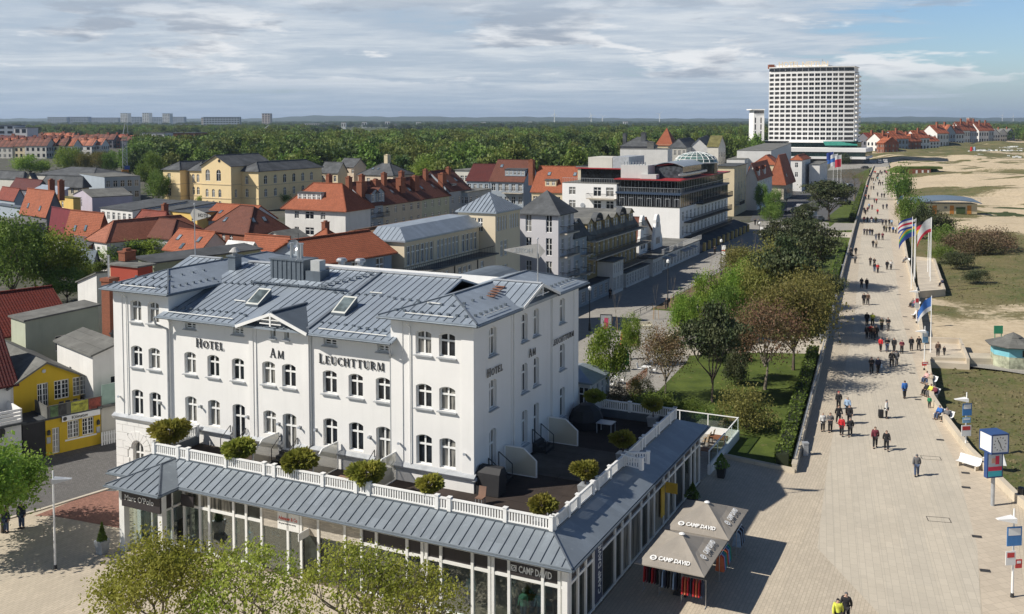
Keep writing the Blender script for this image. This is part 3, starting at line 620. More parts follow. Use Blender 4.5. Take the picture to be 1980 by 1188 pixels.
for p,q in (((-17.5,-6.18,4.2),(9.05,-6.18,4.2)),((9.06,-6.15,4.2),(9.06,19.95,4.2)),((-22,-7.83,4.2),(-17.4,-7.83,4.2)),((-17.38,-7.8,4.2),(-17.38,-6.2,4.2)),((-21.97,-7.8,4.2),(-21.97,-6.2,4.2)),((-23.65,-6.15,4.2),(-22,-6.15,4.2))):MB().tube(p,q,.06,n=8).obj('gutter',M_zincd,arc)
tb=MB();tb.box(-21.7,7.05,-4.1,0.0,4.3,4.6);tb.box(0,7.05,0,17.8,4.3,4.6);tb.obj('terrace_deck',feltroof('terrace_felt',(.045,.035,.03)),arc)
gb=MB();gb.box(.3,6.6,4.5,10.4,4.6,4.63);gb.obj('gravel',feltroof('gravel',(.085,.075,.065)),arc)
kb=MB();kb.box(-21.75,7.1,-4.16,-3.98,4.3,5.18);kb.box(6.93,7.11,-3.98,17.9,4.3,5.18);kb.box(0,6.93,17.75,17.9,4.3,5.18);kb.box(-21.75,-21.6,-3.98,-.05,4.3,5.18);kb.obj('parapet',M_zincd,arc)
bw=MB();bw.box(-21.4,8.3,-.3,-.2,0,4.3);bw.box(-.05,.0,.0,0.01,0,.1);bw.box(3.0,3.1,-.3,19.5,0,4.3);bw.box(-21.6,-21.4,-5.5,0,0,4.3);bw.box(0,8.4,19.3,19.5,0,4.25)
bw.box(-17.6,8.4,-6.0,-5.5,4.02,4.15);bw.box(8.4,8.85,-6.0,19.6,4.02,4.15);bw.obj('wall',M_post,arc)
fb=MB();fb.box(-21.6,8.5,-5.6,-.2,-.02,.10);fb.box(2.9,8.5,-.2,19.5,-.02,.10);fb.obj('shop_floor',plain('shop_floor',(.16,.13,.10),.5),arc)
ce=MB();ce.box(-21.4,8.3,-5.4,-.3,4.0,4.02);ce.box(3.1,8.3,-.3,19.3,4.0,4.02);ce.obj('ceiling',M_post,arc)
M_fpost=M_post
def bay_post(x,y,w=.16,z1=4.02):return MB().box(x-w/2,x+w/2,y-w/2,y+w/2,0,z1)
A=[-17.6,-16.3,-15.55,-13.6,-12.62,-11.44];Bq=[-9.46,-8.49,-7.24,-5.36];Cq=[-4.23,-3.21,-1.18,-.2,.08,.99,2.95,3.98,4.2,5.15,7.11,8.05,8.4]
fa=M_shop
for x in A+Bq+Cq:bay_post(x,FY,.16 if x<8.3 else .3).obj('post',M_post,arc)
def pane(x0,x1,z0,z1,y=FY,m=None,nm='shop_window'):return MB().box(x0+.06,x1-.06,y+.02,y+.05,z0,z1).obj(nm,m or fa,arc)
M_clear,gc=new('clear_glass');
_b=gc.n('ShaderNodeMixShader',i={0: .80,1:gc.n('ShaderNodeBsdfGlossy',i={0:(.8,.85,.85,1),1: .03}).outputs[0],2:gc.n('ShaderNodeBsdfTransparent',i={0:(.80,.86,.84,1)}).outputs[0]});gc.t.links.new(_b.outputs[0],gc.n('ShaderNodeOutputMaterial').inputs[0])
M_signd=plain('sign_dark',(.035,.03,.032),.5,.1)
def row(xs,skip=()):
 for x0,x1 in zip(xs,xs[1:]):
  if x1-x0< .35:pane(x0,x1,.2,4.0,m=M_post,nm='post_panel');continue
  pane(x0,x1,.25,2.86,m=M_clear);pane(x0,x1,3.06,3.94,m=M_signd if (x0>-4.3) else fa,nm='fanlight')
 t=MB();t.box(xs[0],xs[-1],FY-.05,FY+.07,2.88,3.04);t.box(xs[0],xs[-1],FY-.05,FY+.07,.1,.25);t.box(xs[0],xs[-1],FY-.05,FY+.07,3.95,4.03);t.obj('transom',M_post,arc)
row(A);row(Cq)
st=MB();st.box(-11.4,-4.25,FY-.02,FY+.08,2.75,4.03)
st.obj('stone_band',paving('pale_stone',(.56,.51,.43),.35,.09,.01,.3),arc)
for x0,x1 in zip([-11.44]+Bq,Bq+[-4.23]):pane(x0,x1,.2,2.72,m=M_clear if x0<-9 else fa)
for i,(x,c) in enumerate(((-20.2,0),(-16.9,1),(-14.8,2),(-13.1,0),(-2.6,1),(-.7,2),(.5,0),(2.2,3),(4.7,1),(5.6,2),(6.4,3),(7.6,0))):
 col=((.10,.35,.5),(.5,.48,.42),(.12,.3,.22),(.25,.42,.5))[c];m_=plain('display_%d'%c,col,.8,.3,3)
 b=MB();yy=FY+.8+(i%3)*.35
 b.lathe([(.0,1.1),(.20,1.12),(.17,1.3),(.24,1.55),(.20,1.68),(.06,1.74),(.05,1.8)],10,(x,yy),0);b.lathe([(.0,1.78),(.1,1.85),(.1,1.98),(0,2.06)],8,(x,yy),1);b.tube((x-.09,yy,.15),(x-.1,yy,1.12),.07,.1,8,2);b.tube((x+.09,yy,.15),(x+.1,yy,1.12),.07,.1,8,2)
 for sx in (-1,1):b.tube((x+sx*.22,yy,1.6),(x+sx*.3,yy-.05,1.05),.055,.04,8,0)
 o=b.obj('mannequin',[m_,M_post,plain('denim',(.06,.08,.14),.8)]);tag(o,('clothed shop mannequin behind the arcade glass, %s from the left'%'first,second,third,fourth,fifth,sixth,seventh,eighth,ninth,tenth,eleventh,twelfth'.split(',')[i]),'mannequin','mannequins in the shop windows');o.location=HC;o.rotation_euler=(0,0,RZ)
for x0,x1,z in ((-16.2,-15.6,1.6),(-12.4,-11.6,1.2),(-2.9,-1.3,1.0),(5.3,6.9,.8)):
 b=MB()
 for k in range(3):b.box(x0,x1,FY+1.8,FY+2.3,.5+k*.7,.55+k*.7)
 b.box(x0,x0+.05,FY+1.8,FY+2.3,.1,2.4);b.box(x1-.05,x1,FY+1.8,FY+2.3,.1,2.4)
 for k in range(3):
  for j in range(3):b.box(x0+.1+j*.22,x0+.26+j*.22,FY+1.85,FY+2.2,.55+k*.7,.7+k*.7,1)
 b.obj('display_shelf',[M_wood,plain('folded_blue',(.12,.2,.32),.8,.3,5)],arc)
S_=[-5.5,-5.03,-3.98,-2.89,-1.76,-.59,1.58,2.79,4.15,6.19,7.58,8.73,10.65,11.78,13.26,15.28,17.06,18.08,19.3]
for y in S_[1:]:bay_post(FX,y,.17).obj('post',M_post,arc)
for i,(y0,y1) in enumerate(zip(S_,S_[1:])):
 m_=M_shop
 MB().box(FX-.05,FX-.02,y0+.08,y1-.08,.2,2.86).obj('shop_window',m_,arc);MB().box(FX-.05,FX-.02,y0+.08,y1-.08,3.04,3.94).obj('fanlight',M_signd,arc)
t=MB();t.box(FX-.06,FX+.06,-5.5,19.3,2.88,3.03);t.box(FX-.06,FX+.06,-5.5,19.3,.08,.2);t.box(FX-.06,FX+.06,-5.5,19.3,3.95,4.03);t.obj('transom',M_post,arc)
for x,y,w in ((-21.15,-7.0,.42),(-17.95,-7.0,.36),(-21.15,-5.7,.3)):MB().box(x-w/2,x+w/2,y-w/2,y+w/2,0,4.05).obj('post',M_post,arc)
b=MB();b.box(-21.0,-17.8,-7.32,-7.2,2.95,4.0);sg_=b.obj('shop_sign',M_signd,arc)
text('Marc O\'Polo',.52,'lettering',sg_,M_post,(-20.75,-7.33,3.38),ext=.006,sx=.92)
b=MB();b.box(-18.0,-17.95,-6.8,-6.2,.1,4.0);b.obj('shop_window',M_clear,arc);b=MB();b.box(-21.0,-20.96,-6.8,-5.6,.1,4.0);b.obj('shop_window',M_clear,arc)
b=MB();b.box(-20.9,-18.2,-5.62,-5.55,.1,2.9);b.obj('shop_window',M_clear,arc)
for x in (-20.2,-19.0):MB().box(x-.05,x+.05,-5.7,-5.5,0,4.0).obj('post',M_post,arc)
b=MB();b.box(-17.98,-17.88,-7.0,-5.5,2.9,3.03);b.box(-17.98,-17.88,-7.0,-5.5,0.1,.5);b.box(-17.98,-17.88,-6.28,-6.16,0,4.0);b.box(-21.2,-17.9,-7.1,-6.9,3.98,4.12);b.obj('transom',M_post,arc)
b=MB();b.box(-17.93,-17.9,-6.8,-6.3,3.05,3.95);b.obj('fanlight',M_signd,arc)
b=MB();b.box(-17.5,-16.5,-5.9,-5.82,3.05,3.75);hs_=b.obj('hanging_sign',M_signd,arc)
b=MB();b.box(-10.2,-8.62,FY-.08,FY-.03,2.78,3.95);s_=b.obj('shop_sign',M_post,arc)
text('Adenauer & Co',.30,'lettering',s_,plain('sign_red',(.62,.06,.03),.6),(-10.12,FY-.085,3.38),ext=.004,bold=.006,sx=.72);text('the great beach love society',.15,'lettering',s_,M_iron,(-10.1,FY-.085,3.12),ext=.004,sx=.74)
b=MB();b.box(-7.95,-7.9,FY-1.0,FY-.05,2.75,3.2);b.obj('hanging_sign',M_post,arc)
b=MB();b.box(5.2,7.06,FY-.05,FY-.01,3.08,3.93);s_=b.obj('shop_sign',M_signd,arc)
text('CAMP DAVID',.52,'lettering',s_,M_post,(5.72,FY-.055,3.28),ext=.004,sx=.62,bold=.012)
t=MB();n=14
for k in range(n):
 a0=k*2*math.pi/n;a1=(k+1)*2*math.pi/n;q=[(5.43+rr*math.cos(a),3.46+rr*math.sin(a)) for rr,a in ((.10,a0),(.14,a0),(.14,a1),(.10,a1))];t.hexa([(x,FY-.06,z) for x,z in q],[(x,FY-.05,z) for x,z in q])
t.box(5.26,5.29,FY-.06,FY-.05,3.3,3.62);t.box(5.57,5.6,FY-.06,FY-.05,3.3,3.62);t.box(5.29,5.57,FY-.06,FY-.05,3.59,3.62);t.box(5.29,5.57,FY-.06,FY-.05,3.3,3.33);t.bar((5.34,FY-.055,3.42),(5.52,FY-.055,3.5),.01,.04);t.obj('emblem',M_post,s_)
v=MB();v.box(FX+.1,FX+.14,-1.72,-.68,.4,3.5);s_=v.obj('shop_sign',plain('sign_navy',(.05,.06,.10),.6),arc)
o=text('CAMP DAVID',.62,'lettering',s_,M_post,(FX+.145,-.9,.75),ext=.004,bold=.01,sx=.8);o.rotation_euler=(0,-math.pi/2,math.pi);o.rotation_euler=Matrix(((0,0,1),(0,1,0),(1,0,0))).transposed().to_euler() if False else (math.pi/2,-math.pi/2,math.pi/2);
v=MB();v.box(FX+.1,FX+.16,9.9,10.6,.9,2.9);v.box(FX+.2,FX+1.0,10.6,10.66,2.4,3.1);v.obj('shop_sign',plain('sign_yellow',(.62,.40,.04),.6),arc)
def balus(mb,p,q,z=5.16,h=.68,posts=None):
 p=Vector((*p,0));q=Vector((*q,0));L=(q-p).length;d=(q-p)/L
 mb.bar(p+Vector((0,0,z+h)),q+Vector((0,0,z+h)),.14,.09);mb.bar(p+Vector((0,0,z+.08)),q+Vector((0,0,z+.08)),.09,.08)
 n=int(L/.17)
 for k in range(n+1):
  c=p+d*(L*k/max(n,1));mb.tf=Matrix.Translation(c)@Matrix.Rotation(math.atan2(d.y,d.x),4,'Z');mb.box(-.045,.045,-.025,.025,z+.1,z+h-.03);mb.tf=None
 for s in (posts or [0,L]):
  c=p+d*s;mb.tf=Matrix.Translation(c)@Matrix.Rotation(math.atan2(d.y,d.x),4,'Z');mb.box(-.11,.11,-.11,.11,z,z+h+.10);mb.box(-.14,.14,-.14,.14,z+h+.10,z+h+.14);mb.tf=None
M_bal=plain('balustrade_white',(.78,.78,.76),.5,.06)
fposts=[];x=0
ends=[0,2.1,2.95,6.1,9.15,9.95,13.6,16.0,16.9,21.5,22.3,25.8,28.55]
b=MB();balus(b,(-21.6,-4.07),(6.98,-4.07),posts=ends);b.obj('balustrade',M_bal,arc)
b=MB();balus(b,(7.02,-4.0),(7.02,6.9),posts=[.1,2.0,3.4,5.6,6.4,8.4,10.8]);balus(b,(7.02,7.4),(7.02,17.8),posts=[.1,2.8,3.4,5.8,6.4,9,10.3]);b.obj('balustrade',M_bal,arc)
b=MB();balus(b,(0.1,17.82),(6.95,17.82),posts=[0,3.4,6.9]);b.obj('balustrade',M_bal,arc)
b=MB();balus(b,(-21.65,-4.0),(-21.65,-.2));b.obj('balustrade',M_bal,arc)
b=MB();balus(b,(7.0,6.92),(8.3,6.6));balus(b,(7.0,7.45),(8.3,7.9));b.obj('gate',M_bal,arc)
M_scr,gs=new('frosted_screen');_b=gs.n('ShaderNodeMixShader',i={0: .22,1:gs.n('ShaderNodeBsdfPrincipled',i={'Base Color':(.62,.58,.46,1),'Roughness': .35}).outputs[0],2:gs.n('ShaderNodeBsdfTransparent').outputs[0]});gs.t.links.new(_b.outputs[0],gs.n('ShaderNodeOutputMaterial').inputs[0])
def screen(p,q,lab):
 (a,b),(c,d)=p,q;L=math.hypot(c-a,d-b);e=HE('privacy_screen',lab,'screen',(a,b,4.62),math.atan2(d-b,c-a),'privacy screens on the hotel terrace')
 pr=[(0,0),(L,0),(L,1.05),(L-.9 if L>1.4 else L*.45,1.75),(0,1.75)];f=MB()
 for (x0,z0),(x1,z1) in zip(pr,pr[1:]+pr[:1]):f.bar((x0,0,z0),(x1,0,z1),.06,.07) if abs(x1-x0)>1e-3 else f.box(x0-.04,x0+.04,-.04,.04,min(z0,z1),max(z0,z1))
 f.obj('frame',M_frame,e);g=MB();g.face([(x,0,z) for x,z in pr]);g.obj('pane',M_scr,e)
screen((-14.62,-.1),(-14.62,-2.6),'frosted privacy screen beside the middle gable, leftmost on the front terrace')
screen((-9.95,-.0),(-9.95,-2.5),'frosted privacy screen below the letters of Leuchtturm, second on the front terrace')
screen((-5.5,.0),(-5.5,-2.5),'frosted privacy screen at the right pavilion, last on the front terrace')
screen((.1,3.95),(2.3,3.95),'frosted privacy screen nearest the corner on the shaded side terrace')
screen((.1,10.6),(2.3,10.6),'frosted privacy screen farther back on the shaded side terrace')
def sheet(name,pts,z,mat,kind='structure',name2=None):
 mb=MB();mb.face([(p[0],p[1],z) for p in pts]);
 n=len(pts)
 o=mb.obj(name,mat)
 bm=bmesh.new();bm.from_mesh(o.data);bmesh.ops.triangulate(bm,faces=bm.faces);bm.normal_update()
 for f in bm.faces:
  if f.normal.z<0:f.normal_flip()
 bm.to_mesh(o.data);bm.free();return tag(o,kind=kind)
PX=lambda *l:[P(x,y)[:2] for x,y in l]
Hx=lambda *l:[Wd(a,b)[:2] for a,b in l]
M_pav=paving('plaza_pavers',(.51,.445,.35),.42,.21,.012,.10,rot=R(-66),big=(9.,1.9))
M_slab=paving('promenade_slabs',(.52,.47,.385),.9,.45,.010,.06,rot=R(-74),big=(7.5,1.4))
M_tan=paving('tan_slabs',(.53,.455,.355),.6,.6,.012,.08,rot=R(-18))
M_cob=paving('street_cobbles',(.15,.145,.14),.18,.12,.02,.3,rot=R(20))
M_brickp=paving('red_pavers',(.27,.14,.105),.24,.12,.012,.22,rot=R(35))
M_asph=paving('asphalt',(.10,.10,.10),40,7,.0,.05)
M_stre=paving('street_paving',(.33,.315,.285),.5,.3,.015,.14,rot=R(25),big=(3.1,3.1))
M_lawn=grassmat('lawn',(.105,.14,.028),(.06,.088,.018),(.16,.14,.06));M_land=grassmat('far_land',(.05,.07,.022),(.09,.10,.035),(.13,.11,.05),.006)
M_soil=grassmat('bare_soil',(.20,.15,.095),(.15,.11,.07));M_gravel=feltroof('pale_gravel',(.42,.38,.32))
LW=[(1540,915),(1583,735),(1604,640),(1626,550),(1650,455),(1665,400),(1678,352),(1690,322)]
LWp=[Vector((*q,0)) for q in PX(*LW)];d0=(LWp[1]-LWp[0]).normalized()
b=MB();b.face([(-20000,-200,-.9),(20000,-200,-.9),(20000,30000,-.9),(-20000,30000,-.9)]);tag(b.obj('ground',M_land),kind='structure')
sheet("town_ground",[(-800,-20),(19,-20)]+[tuple(q[:2]) for q in LWp]+[(210,640),(330,1500),(-2500,1500)],-.05,grassmat('town_ground',(.12,.115,.10),(.075,.08,.05),(.18,.16,.13),.12))
RWpx=[(1718,321),(1727,350),(1745,440),(1757,510),(1775,575),(1788,666),(1797,696),(1800,721),(1806,775),(1831,815),(1880,880),(1967,966),(2060,1040),(2200,1120),(2700,1330)]
RWp=PX(*RWpx)
far=Vector((*PX((1700,300))[0],0))
plz=[(-60,10),(70,10)]+RWp[::-1]+[PX((1711,312))[0],PX((1693,312))[0]]+[q[:2] for q in LWp[::-1]]+PX((1395,885))+Hx((8.4,26),(0,26),(0,0),(-29.6,0),(-29.6,16))+PX((217,941),(77,984),(-60,1020),(-400,1060))
sheet('plaza',plz,.0,M_pav)
sheet('plaza_slabs',PX((1700,1188),(1580,1060),(1600,900),(1652,620),(1665,460),(1695,330),(1711,330),(1722,460),(1745,620),(1790,780),(1850,900),(1890,1060),(1900,1250),(1720,1250)),.004,M_slab)
sheet('plaza_edge_slabs',PX((1722,460),(1711,330),(1722,330),(1742,440),(1755,510),(1772,575),(1785,666),(1794,696),(1797,721),(1803,775),(1828,818),(1876,884),(1950,966),(1990,1188),(1900,1188),(1890,1060),(1850,900),(1790,780),(1745,620)),.004,M_tan)
sheet('cobbled_street',PX((-400,1060),(-60,1020),(77,984),(217,941))+Hx((-29.6,-6),(-29.6,30),(-24,90),(-44,90),(-48,20))+PX((100,880),(-100,925),(-500,1000)),.002,M_cob)
sheet('brick_patch',PX((233,950),(233,1022),(102,998),(66,998),(189,950)),.006,M_brickp)
kb=MB()
kp=[Vector((*q,0)) for q in PX((217,944),(77,987),(-60,1024))]
for p,q in zip(kp,kp[1:]):kb.bar(p+Vector((0,0,.03)),q+Vector((0,0,.03)),.25,.1)
tag(kb.obj('kerb',M_concrete),kind='structure')
sheet('shopping_street',Hx((-26.2,20),(-16.4,20),(-16.4,150),(-14.5,170),(-12,215),(-28,235),(-26.2,180)),.004,M_stre)
sheet('park_lawn',[q[:2] for q in LWp]+PX((1650,340),(1620,380))+Hx((-13,215),(-14.5,168),(-16.3,150),(-16.3,26),(8.6,26))+PX((1397,884)),.003,M_lawn)
sheet('planting_bed',Hx((-16.2,83),(-16.2,160),(-9,160),(-9.5,110),(-10.5,83)),.014,M_soil)
sheet('park_path',PX((1300,690),(1300,668),(1440,655),(1602,650),(1600,662),(1592,685),(1440,682)),.020,M_gravel)
sheet('side_plaza',Hx((-16.4,26),(-16.4,82),(-10,82),(-6,70),(-3,55),(-2,40),(0,30),(0,26)),.012,M_stre)
sheet('cross_path',PX((1440,452),(1655,445),(1652,432),(1460,428),(1420,440)),.012,M_stre);sheet('pale_path',PX((1480,452),(1645,460),(1648,450),(1500,446)),.016,M_gravel)
sheet('car_park',PX((1450,428),(1620,425),(1672,372),(1660,345),(1560,345),(1470,380)),.010,M_asph)
b=MB();b.face([tuple(q) for q in [(*PX(p_)[0],.018) for p_ in ((1604,440),(1640,410),(1652,390),(1640,388),(1600,420))]]);tag(b.obj('parking_island',M_lawn),kind='structure')
sheet('end_square',PX((1600,330),(1690,324),(1720,322),(1715,306),(1620,306)),.002,M_stre)
M_grate=plain('grate_iron',(.06,.055,.05),.7,.3)
for i,(x,y) in enumerate(((1775,773),(1818,851),(1867,915),(1868,943),(1889,1038),(1905,1104),(1750,613),(1754,637),(1764,722),(1738,570),(1743,535),(1658,459))):
 p=P(x,y);e=empty('drain_grate',p,R(-15),'rusty iron drain grate set in the promenade paving','drain grate','drain grates along the promenade')
 b=MB();b.box(-.3,.3,-.2,.2,.006,.016);b.obj('frame',M_grate,e);b=MB()
 for k in range(6):b.box(-.26+k*.09,-.22+k*.09,-.17,.17,.016,.026)
 b.obj('bars',M_iron,e)
for x,y in ((1800,886),(1815,1005)):
 p=P(x,y);b=MB();w,h= .75,.42
 for q in ((-w,w,-h,-h+.05),(-w,w,h-.05,h),(-w,-w+.05,-h,h),(w-.05,w,-h,h)):b.box(*q,.006,.014)
 o=b.obj('access_cover',M_grate);o.location=p;o.rotation_euler=(0,0,R(-12));tag(o,'rectangular access cover outline in the paving, %s'%('farther, left of the clock post' if y<900 else 'nearer, in the middle of the open promenade'),'cover','access covers in the paving')
def smooth(x,a,b):t=np.clip((x-a)/(b-a),0,1);return t*t*(3-2*t)
def vnoise(x,y,seed=0):
 r_=np.random.default_rng(seed).random((256,256));xi=np.floor(x).astype(int);yi=np.floor(y).astype(int);fx=x-xi;fy=y-yi;fx=fx*fx*(3-2*fx);fy=fy*fy*(3-2*fy)
 g_=lambda i,j:r_[(xi+i)%256,(yi+j)%256]
 return (g_(0,0)*(1-fx)+g_(1,0)*fx)*(1-fy)+(g_(0,1)*(1-fx)+g_(1,1)*fx)*fy
def fbm(x,y,o=5,s=0,g_=.5):return sum(vnoise(x*2**k+k*17.3,y*2**k+k*9.1,s+k)*g_**k for k in range(o))/sum(g_**k for k in range(o))
RL=np.array([(p[0],p[1]) for p in RWp[::-1]]);RL=np.vstack([[70,10],RL,[215,700],[300,1100],[420,1700]])
def edge_x(y):return np.interp(y,RL[:,1],RL[:,0])
GB=[
 ((1900,800),22,26,1.0),((1890,720),14,12,.7),((1980,900),16,20,.9),((1850,640),9,12,.22),((1920,600),22,24,.38),((1960,640),14,14,.35),((1815,590),5,12,.5),
 ((1850,520),20,34,1.1),((1800,470),14,30,1.1),((1900,470),24,30,.9),((1760,395),14,40,1.0),((1790,372),26,24,.9),((1850,338),60,22,.9),((1800,303),80,60,.8),((1870,292),120,90,1.0),((1760,290),60,120,1.0),((1950,285),150,120,.8),((1890,535),14,12,.5)]
def ground_rel(x,y):
 d=x-edge_x(y);s=smooth(d,2,26)
 z=-.75+.25*fbm(x*.25,y*.25,4,3)+s*(2.6*fbm(x*.028,y*.045,4,11)-.8)+smooth(y,150,420)*smooth(d,8,40)*(7.5*np.abs(fbm(x*.010,y*.022,4,21)-.5)*2-.5)
 z+=smooth(d,30,90)*.5*(1-np.abs(2*fbm(x*.03+.05*y*.1,y*.11,3,31)-1))*smooth(y,200,400)
 beach=smooth(d-0.12*np.maximum(y-500,0),150,210);z=z*(1-beach)+(-.3)*beach
 return z
def green(x,y):
 g_=np.zeros_like(x)
 for (px,py),rx,ry,w in GB:
  c=P(px,py);g_=np.maximum(g_,w*np.exp(-(((x-c.x)/rx)**2+((y-c.y)/ry)**2)*.9))
 rd=np.exp(-((fbm(x*.012+y*.004,y*.03,4,91)-.5)/.035)**2);rd2=np.exp(-((fbm(x*.024,y*.06,3,17)-.5)/.05)**2);d=x-edge_x(y);g_=g_*(.35+1.3*fbm(x*.06,y*.08,4,55))
 return np.maximum(g_,(.46*rd+.36*rd2)*smooth(y,90,200)*smooth(d,3,12)*(1-smooth(d,140,200)))
def field(name,y0,y1,ny,w,nx,mat):
 ys=y0+(y1-y0)*(np.linspace(0,1,ny)**1.6);ts=np.linspace(0,1,nx)**1.3;Y,Tt=np.meshgrid(ys,ts,indexing='ij');Xx=edge_x(Y)+.1+Tt*(w+Y*1.0)
 Zz=ground_rel(Xx,Y);n=ny*nx;me=bpy.data.meshes.new(name);idx=np.arange(n).reshape(ny,nx)
 f=np.stack([idx[:-1,:-1],idx[:-1,1:],idx[1:,1:],idx[1:,:-1]],-1).reshape(-1,4)
 me.from_pydata(np.stack([Xx,Y,Zz],-1).reshape(-1,3).tolist(),[],f.tolist());me.materials.append(mat)
 at=me.attributes.new('green','FLOAT','POINT');at.data.foreach_set('value',green(Xx,Y).ravel().astype(np.float32));me.polygons.foreach_set('use_smooth',np.ones(len(f),dtype=bool))
 o=bpy.data.objects.new(name,me);COL.objects.link(o);return tag(o,kind='structure')
M_sand,g=new('dune_sand');t=g.n('ShaderNodeTexCoord').outputs['Object'];ga=g.n('ShaderNodeAttribute',attribute_name='green').outputs['Fac']
n1=g.noise(t,.11,8,.66,.3);n2=g.noise(t,.9,7,.75,.2);n3=g.noise(t,.035,4)
sc_=g.mix(g.ramp(n2,.35,.7),(.56,.465,.325),(.44,.355,.24));sc_=g.mix(g.m('MULTIPLY',g.ramp(g.noise(g.n('ShaderNodeMapping',i={0:t,3:(.25,1.2,1)}).outputs[0],.3,6,.7,.5),.58,.72),.55),sc_,(.30,.25,.15))
gc_=g.mix(g.ramp(n1,.36,.62),(.075,.11,.028),(.19,.17,.075));gc_=g.mix(g.m('MULTIPLY',g.ramp(n2,.35,.62),.6),gc_,(.21,.165,.095));gc_=g.mix(g.m('MULTIPLY',g.ramp(g.noise(t,3.5,4,.7),.35,.7),.45),gc_,(.04,.045,.018))
mk=g.m('ADD',g.m('MULTIPLY',ga,1.15),g.m('ADD',g.m('MULTIPLY',n1,.55),g.m('MULTIPLY',n2,.45)));f=g.ramp(mk,.86,1.02)
fin(g,g.mix(f,sc_,gc_),.92,g.m('ADD',n2,g.noise(t,7,3,.7)),.55,.12,0,.15)
field('sand',40,1400,520,60,420,M_sand)
def cards(C,N,size,up=.3,seed=1,asp=1.6,tri=False):
 """leaf quads: centres C (n,3), one random orientation each"""
 r_=np.random.default_rng(seed);n=len(C);a=r_.normal(size=(n,3));a[:,2]+=up*0;a/=np.linalg.norm(a,axis=1)[:,None]
 b=r_.normal(size=(n,3));b[:,2]*=(1-up);b-=a*(a*b).sum(1)[:,None];b/=np.linalg.norm(b,axis=1)[:,None]
 s=(size*(.6+.8*r_.random(n)))[:,None] if np.isscalar(size) else (size*(.6+.8*r_.random(n)))[:,None]
 return np.stack([C-a*s*asp/2,C+b*s/2,C+a*s*asp/2,C-b*s/2],1).reshape(-1,3)
def qmesh(name,V,mats,mi=None,nv=4):
 me=bpy.data.meshes.new(name);n=len(V)//nv;me.vertices.add(len(V));me.vertices.foreach_set('co',V.astype(np.float32).ravel());me.loops.add(n*nv);me.polygons.add(n)
 me.loops.foreach_set('vertex_index',np.arange(n*nv,dtype=np.int32));me.polygons.foreach_set('loop_start',np.arange(0,n*nv,nv,dtype=np.int32))
 for m_ in (mats if isinstance(mats,list) else [mats]):me.materials.append(m_)
 if mi is not None:me.polygons.foreach_set('material_index',mi.astype(np.int32))
 me.update(calc_edges=True);return me
n=42000;r_=np.random.default_rng(5);yy=60+340*r_.random(n)**1.7;xx=edge_x(yy)+1+r_.random(n)*(30+yy*.45);gg=green(xx,yy)+.5*fbm(xx*.11,yy*.11,4,44);k=gg> .62
xx,yy=xx[k],yy[k];zz_=ground_rel(xx,yy);n=len(xx);B=np.stack([xx,yy,zz_],1);hh= .08+.14*r_.random(n);an=r_.random(n)*math.pi;wv=np.stack([np.cos(an),np.sin(an),0*an],1)*(.07+.12*r_.random(n))[:,None];tp=B+np.stack([r_.normal(size=n)*.08,r_.normal(size=n)*.08,hh],1)
V=np.stack([B-wv,B+wv,tp],1).reshape(-1,3);me=qmesh('dune_grass',V,leafmat('dune_grass_blades',(.14,.16,.05),(.28,.24,.12),.3),nv=3)
o=bpy.data.objects.new('dune_grass',me);COL.objects.link(o);tag(o,'tufts of green and straw coloured dune grass growing on the sand','grass',kind='stuff')
def ribbon(mb,pts,w,z0,z1,m=0,side=0.):
 """a wall of width w following the polyline (side shifts it sideways to the left)"""
 n=len(pts);L=[]
 for i in range(n):
  d=(pts[min(i+1,n-1)]-pts[max(i-1,0)]).normalized();nn=Vector((-d.y,d.x,0));L.append((pts[i]+nn*(side+w/2),pts[i]+nn*(side-w/2)))
 for (a,b),(c,d) in zip(L,L[1:]):
  mb.hexa([(a.x,a.y,z0),(b.x,b.y,z0),(d.x,d.y,z0),(c.x,c.y,z0)],[(a.x,a.y,z1),(b.x,b.y,z1),(d.x,d.y,z1),(c.x,c.y,z1)],m)
def along(pts,s):
 for a,b in zip(pts,pts[1:]):
  L=(b-a).length
  if s<=L:return a+(b-a)*(s/L),(b-a).normalized()
  s-=L
 return pts[-1],(pts[-1]-pts[-2]).normalized()
M_wallst=paving('sand_wall',(.52,.46,.36),1.2,.5,.012,.1)
w_=MB();ribbon(w_,LWp,.34,-.02,.62,side=.17);ribbon(w_,LWp,.42,.62,.70,side=.17)
lw=w_.obj('garden_wall',M_wallst);tag(lw,'long low sandstone wall on the park side of the promenade casting a dark line','wall')
rl=MB()
tot=sum((b-a).length for a,b in zip(LWp,LWp[1:]));s=1.
while s<min(tot,330):
 p,d=along(LWp,s);nn=Vector((-d.y,d.x,0));c=p+nn*.17;rl.tube(c+Vector((0,0,.7)),c+Vector((0,0,.92)),.03,n=6);s+=2.2
for k in range(0,int(min(tot,330)/4)):
 a,d=along(LWp,1+k*4);b,_=along(LWp,1+k*4+3.6);rl.tube(a+Vector((-d.y*.17,d.x*.17,.93)),b+Vector((-d.y*.17,d.x*.17,.93)),.05,n=6)
rl.obj('bench_rail',M_sill,lw)
side_w=[Vector((*q,0)) for q in PX((1395,885),(1537,915))];w_=MB();ribbon(w_,side_w,.35,-.02,.30,side=.1);tag(w_.obj('lawn_edge_wall',M_wallst),'low kerb wall between the shaded plaza and the nearest lawn','wall')
RV=[Vector((p[0],p[1],0)) for p in RWp]
seg1=RV[1:6];seg2=RV[6:14]
for sg,lb in ((seg1,'pale concrete parapet along the upper promenade below the flags'),(seg2,'pale concrete parapet curving along the near right edge of the promenade')):
 w_=MB();ribbon(w_,sg,.42,-1.2,.62,side=-.21 if True else 0);tag(w_.obj('parapet_wall',plain('parapet_concrete',(.56,.49,.38),.85,.12,.5)),lb,'wall')
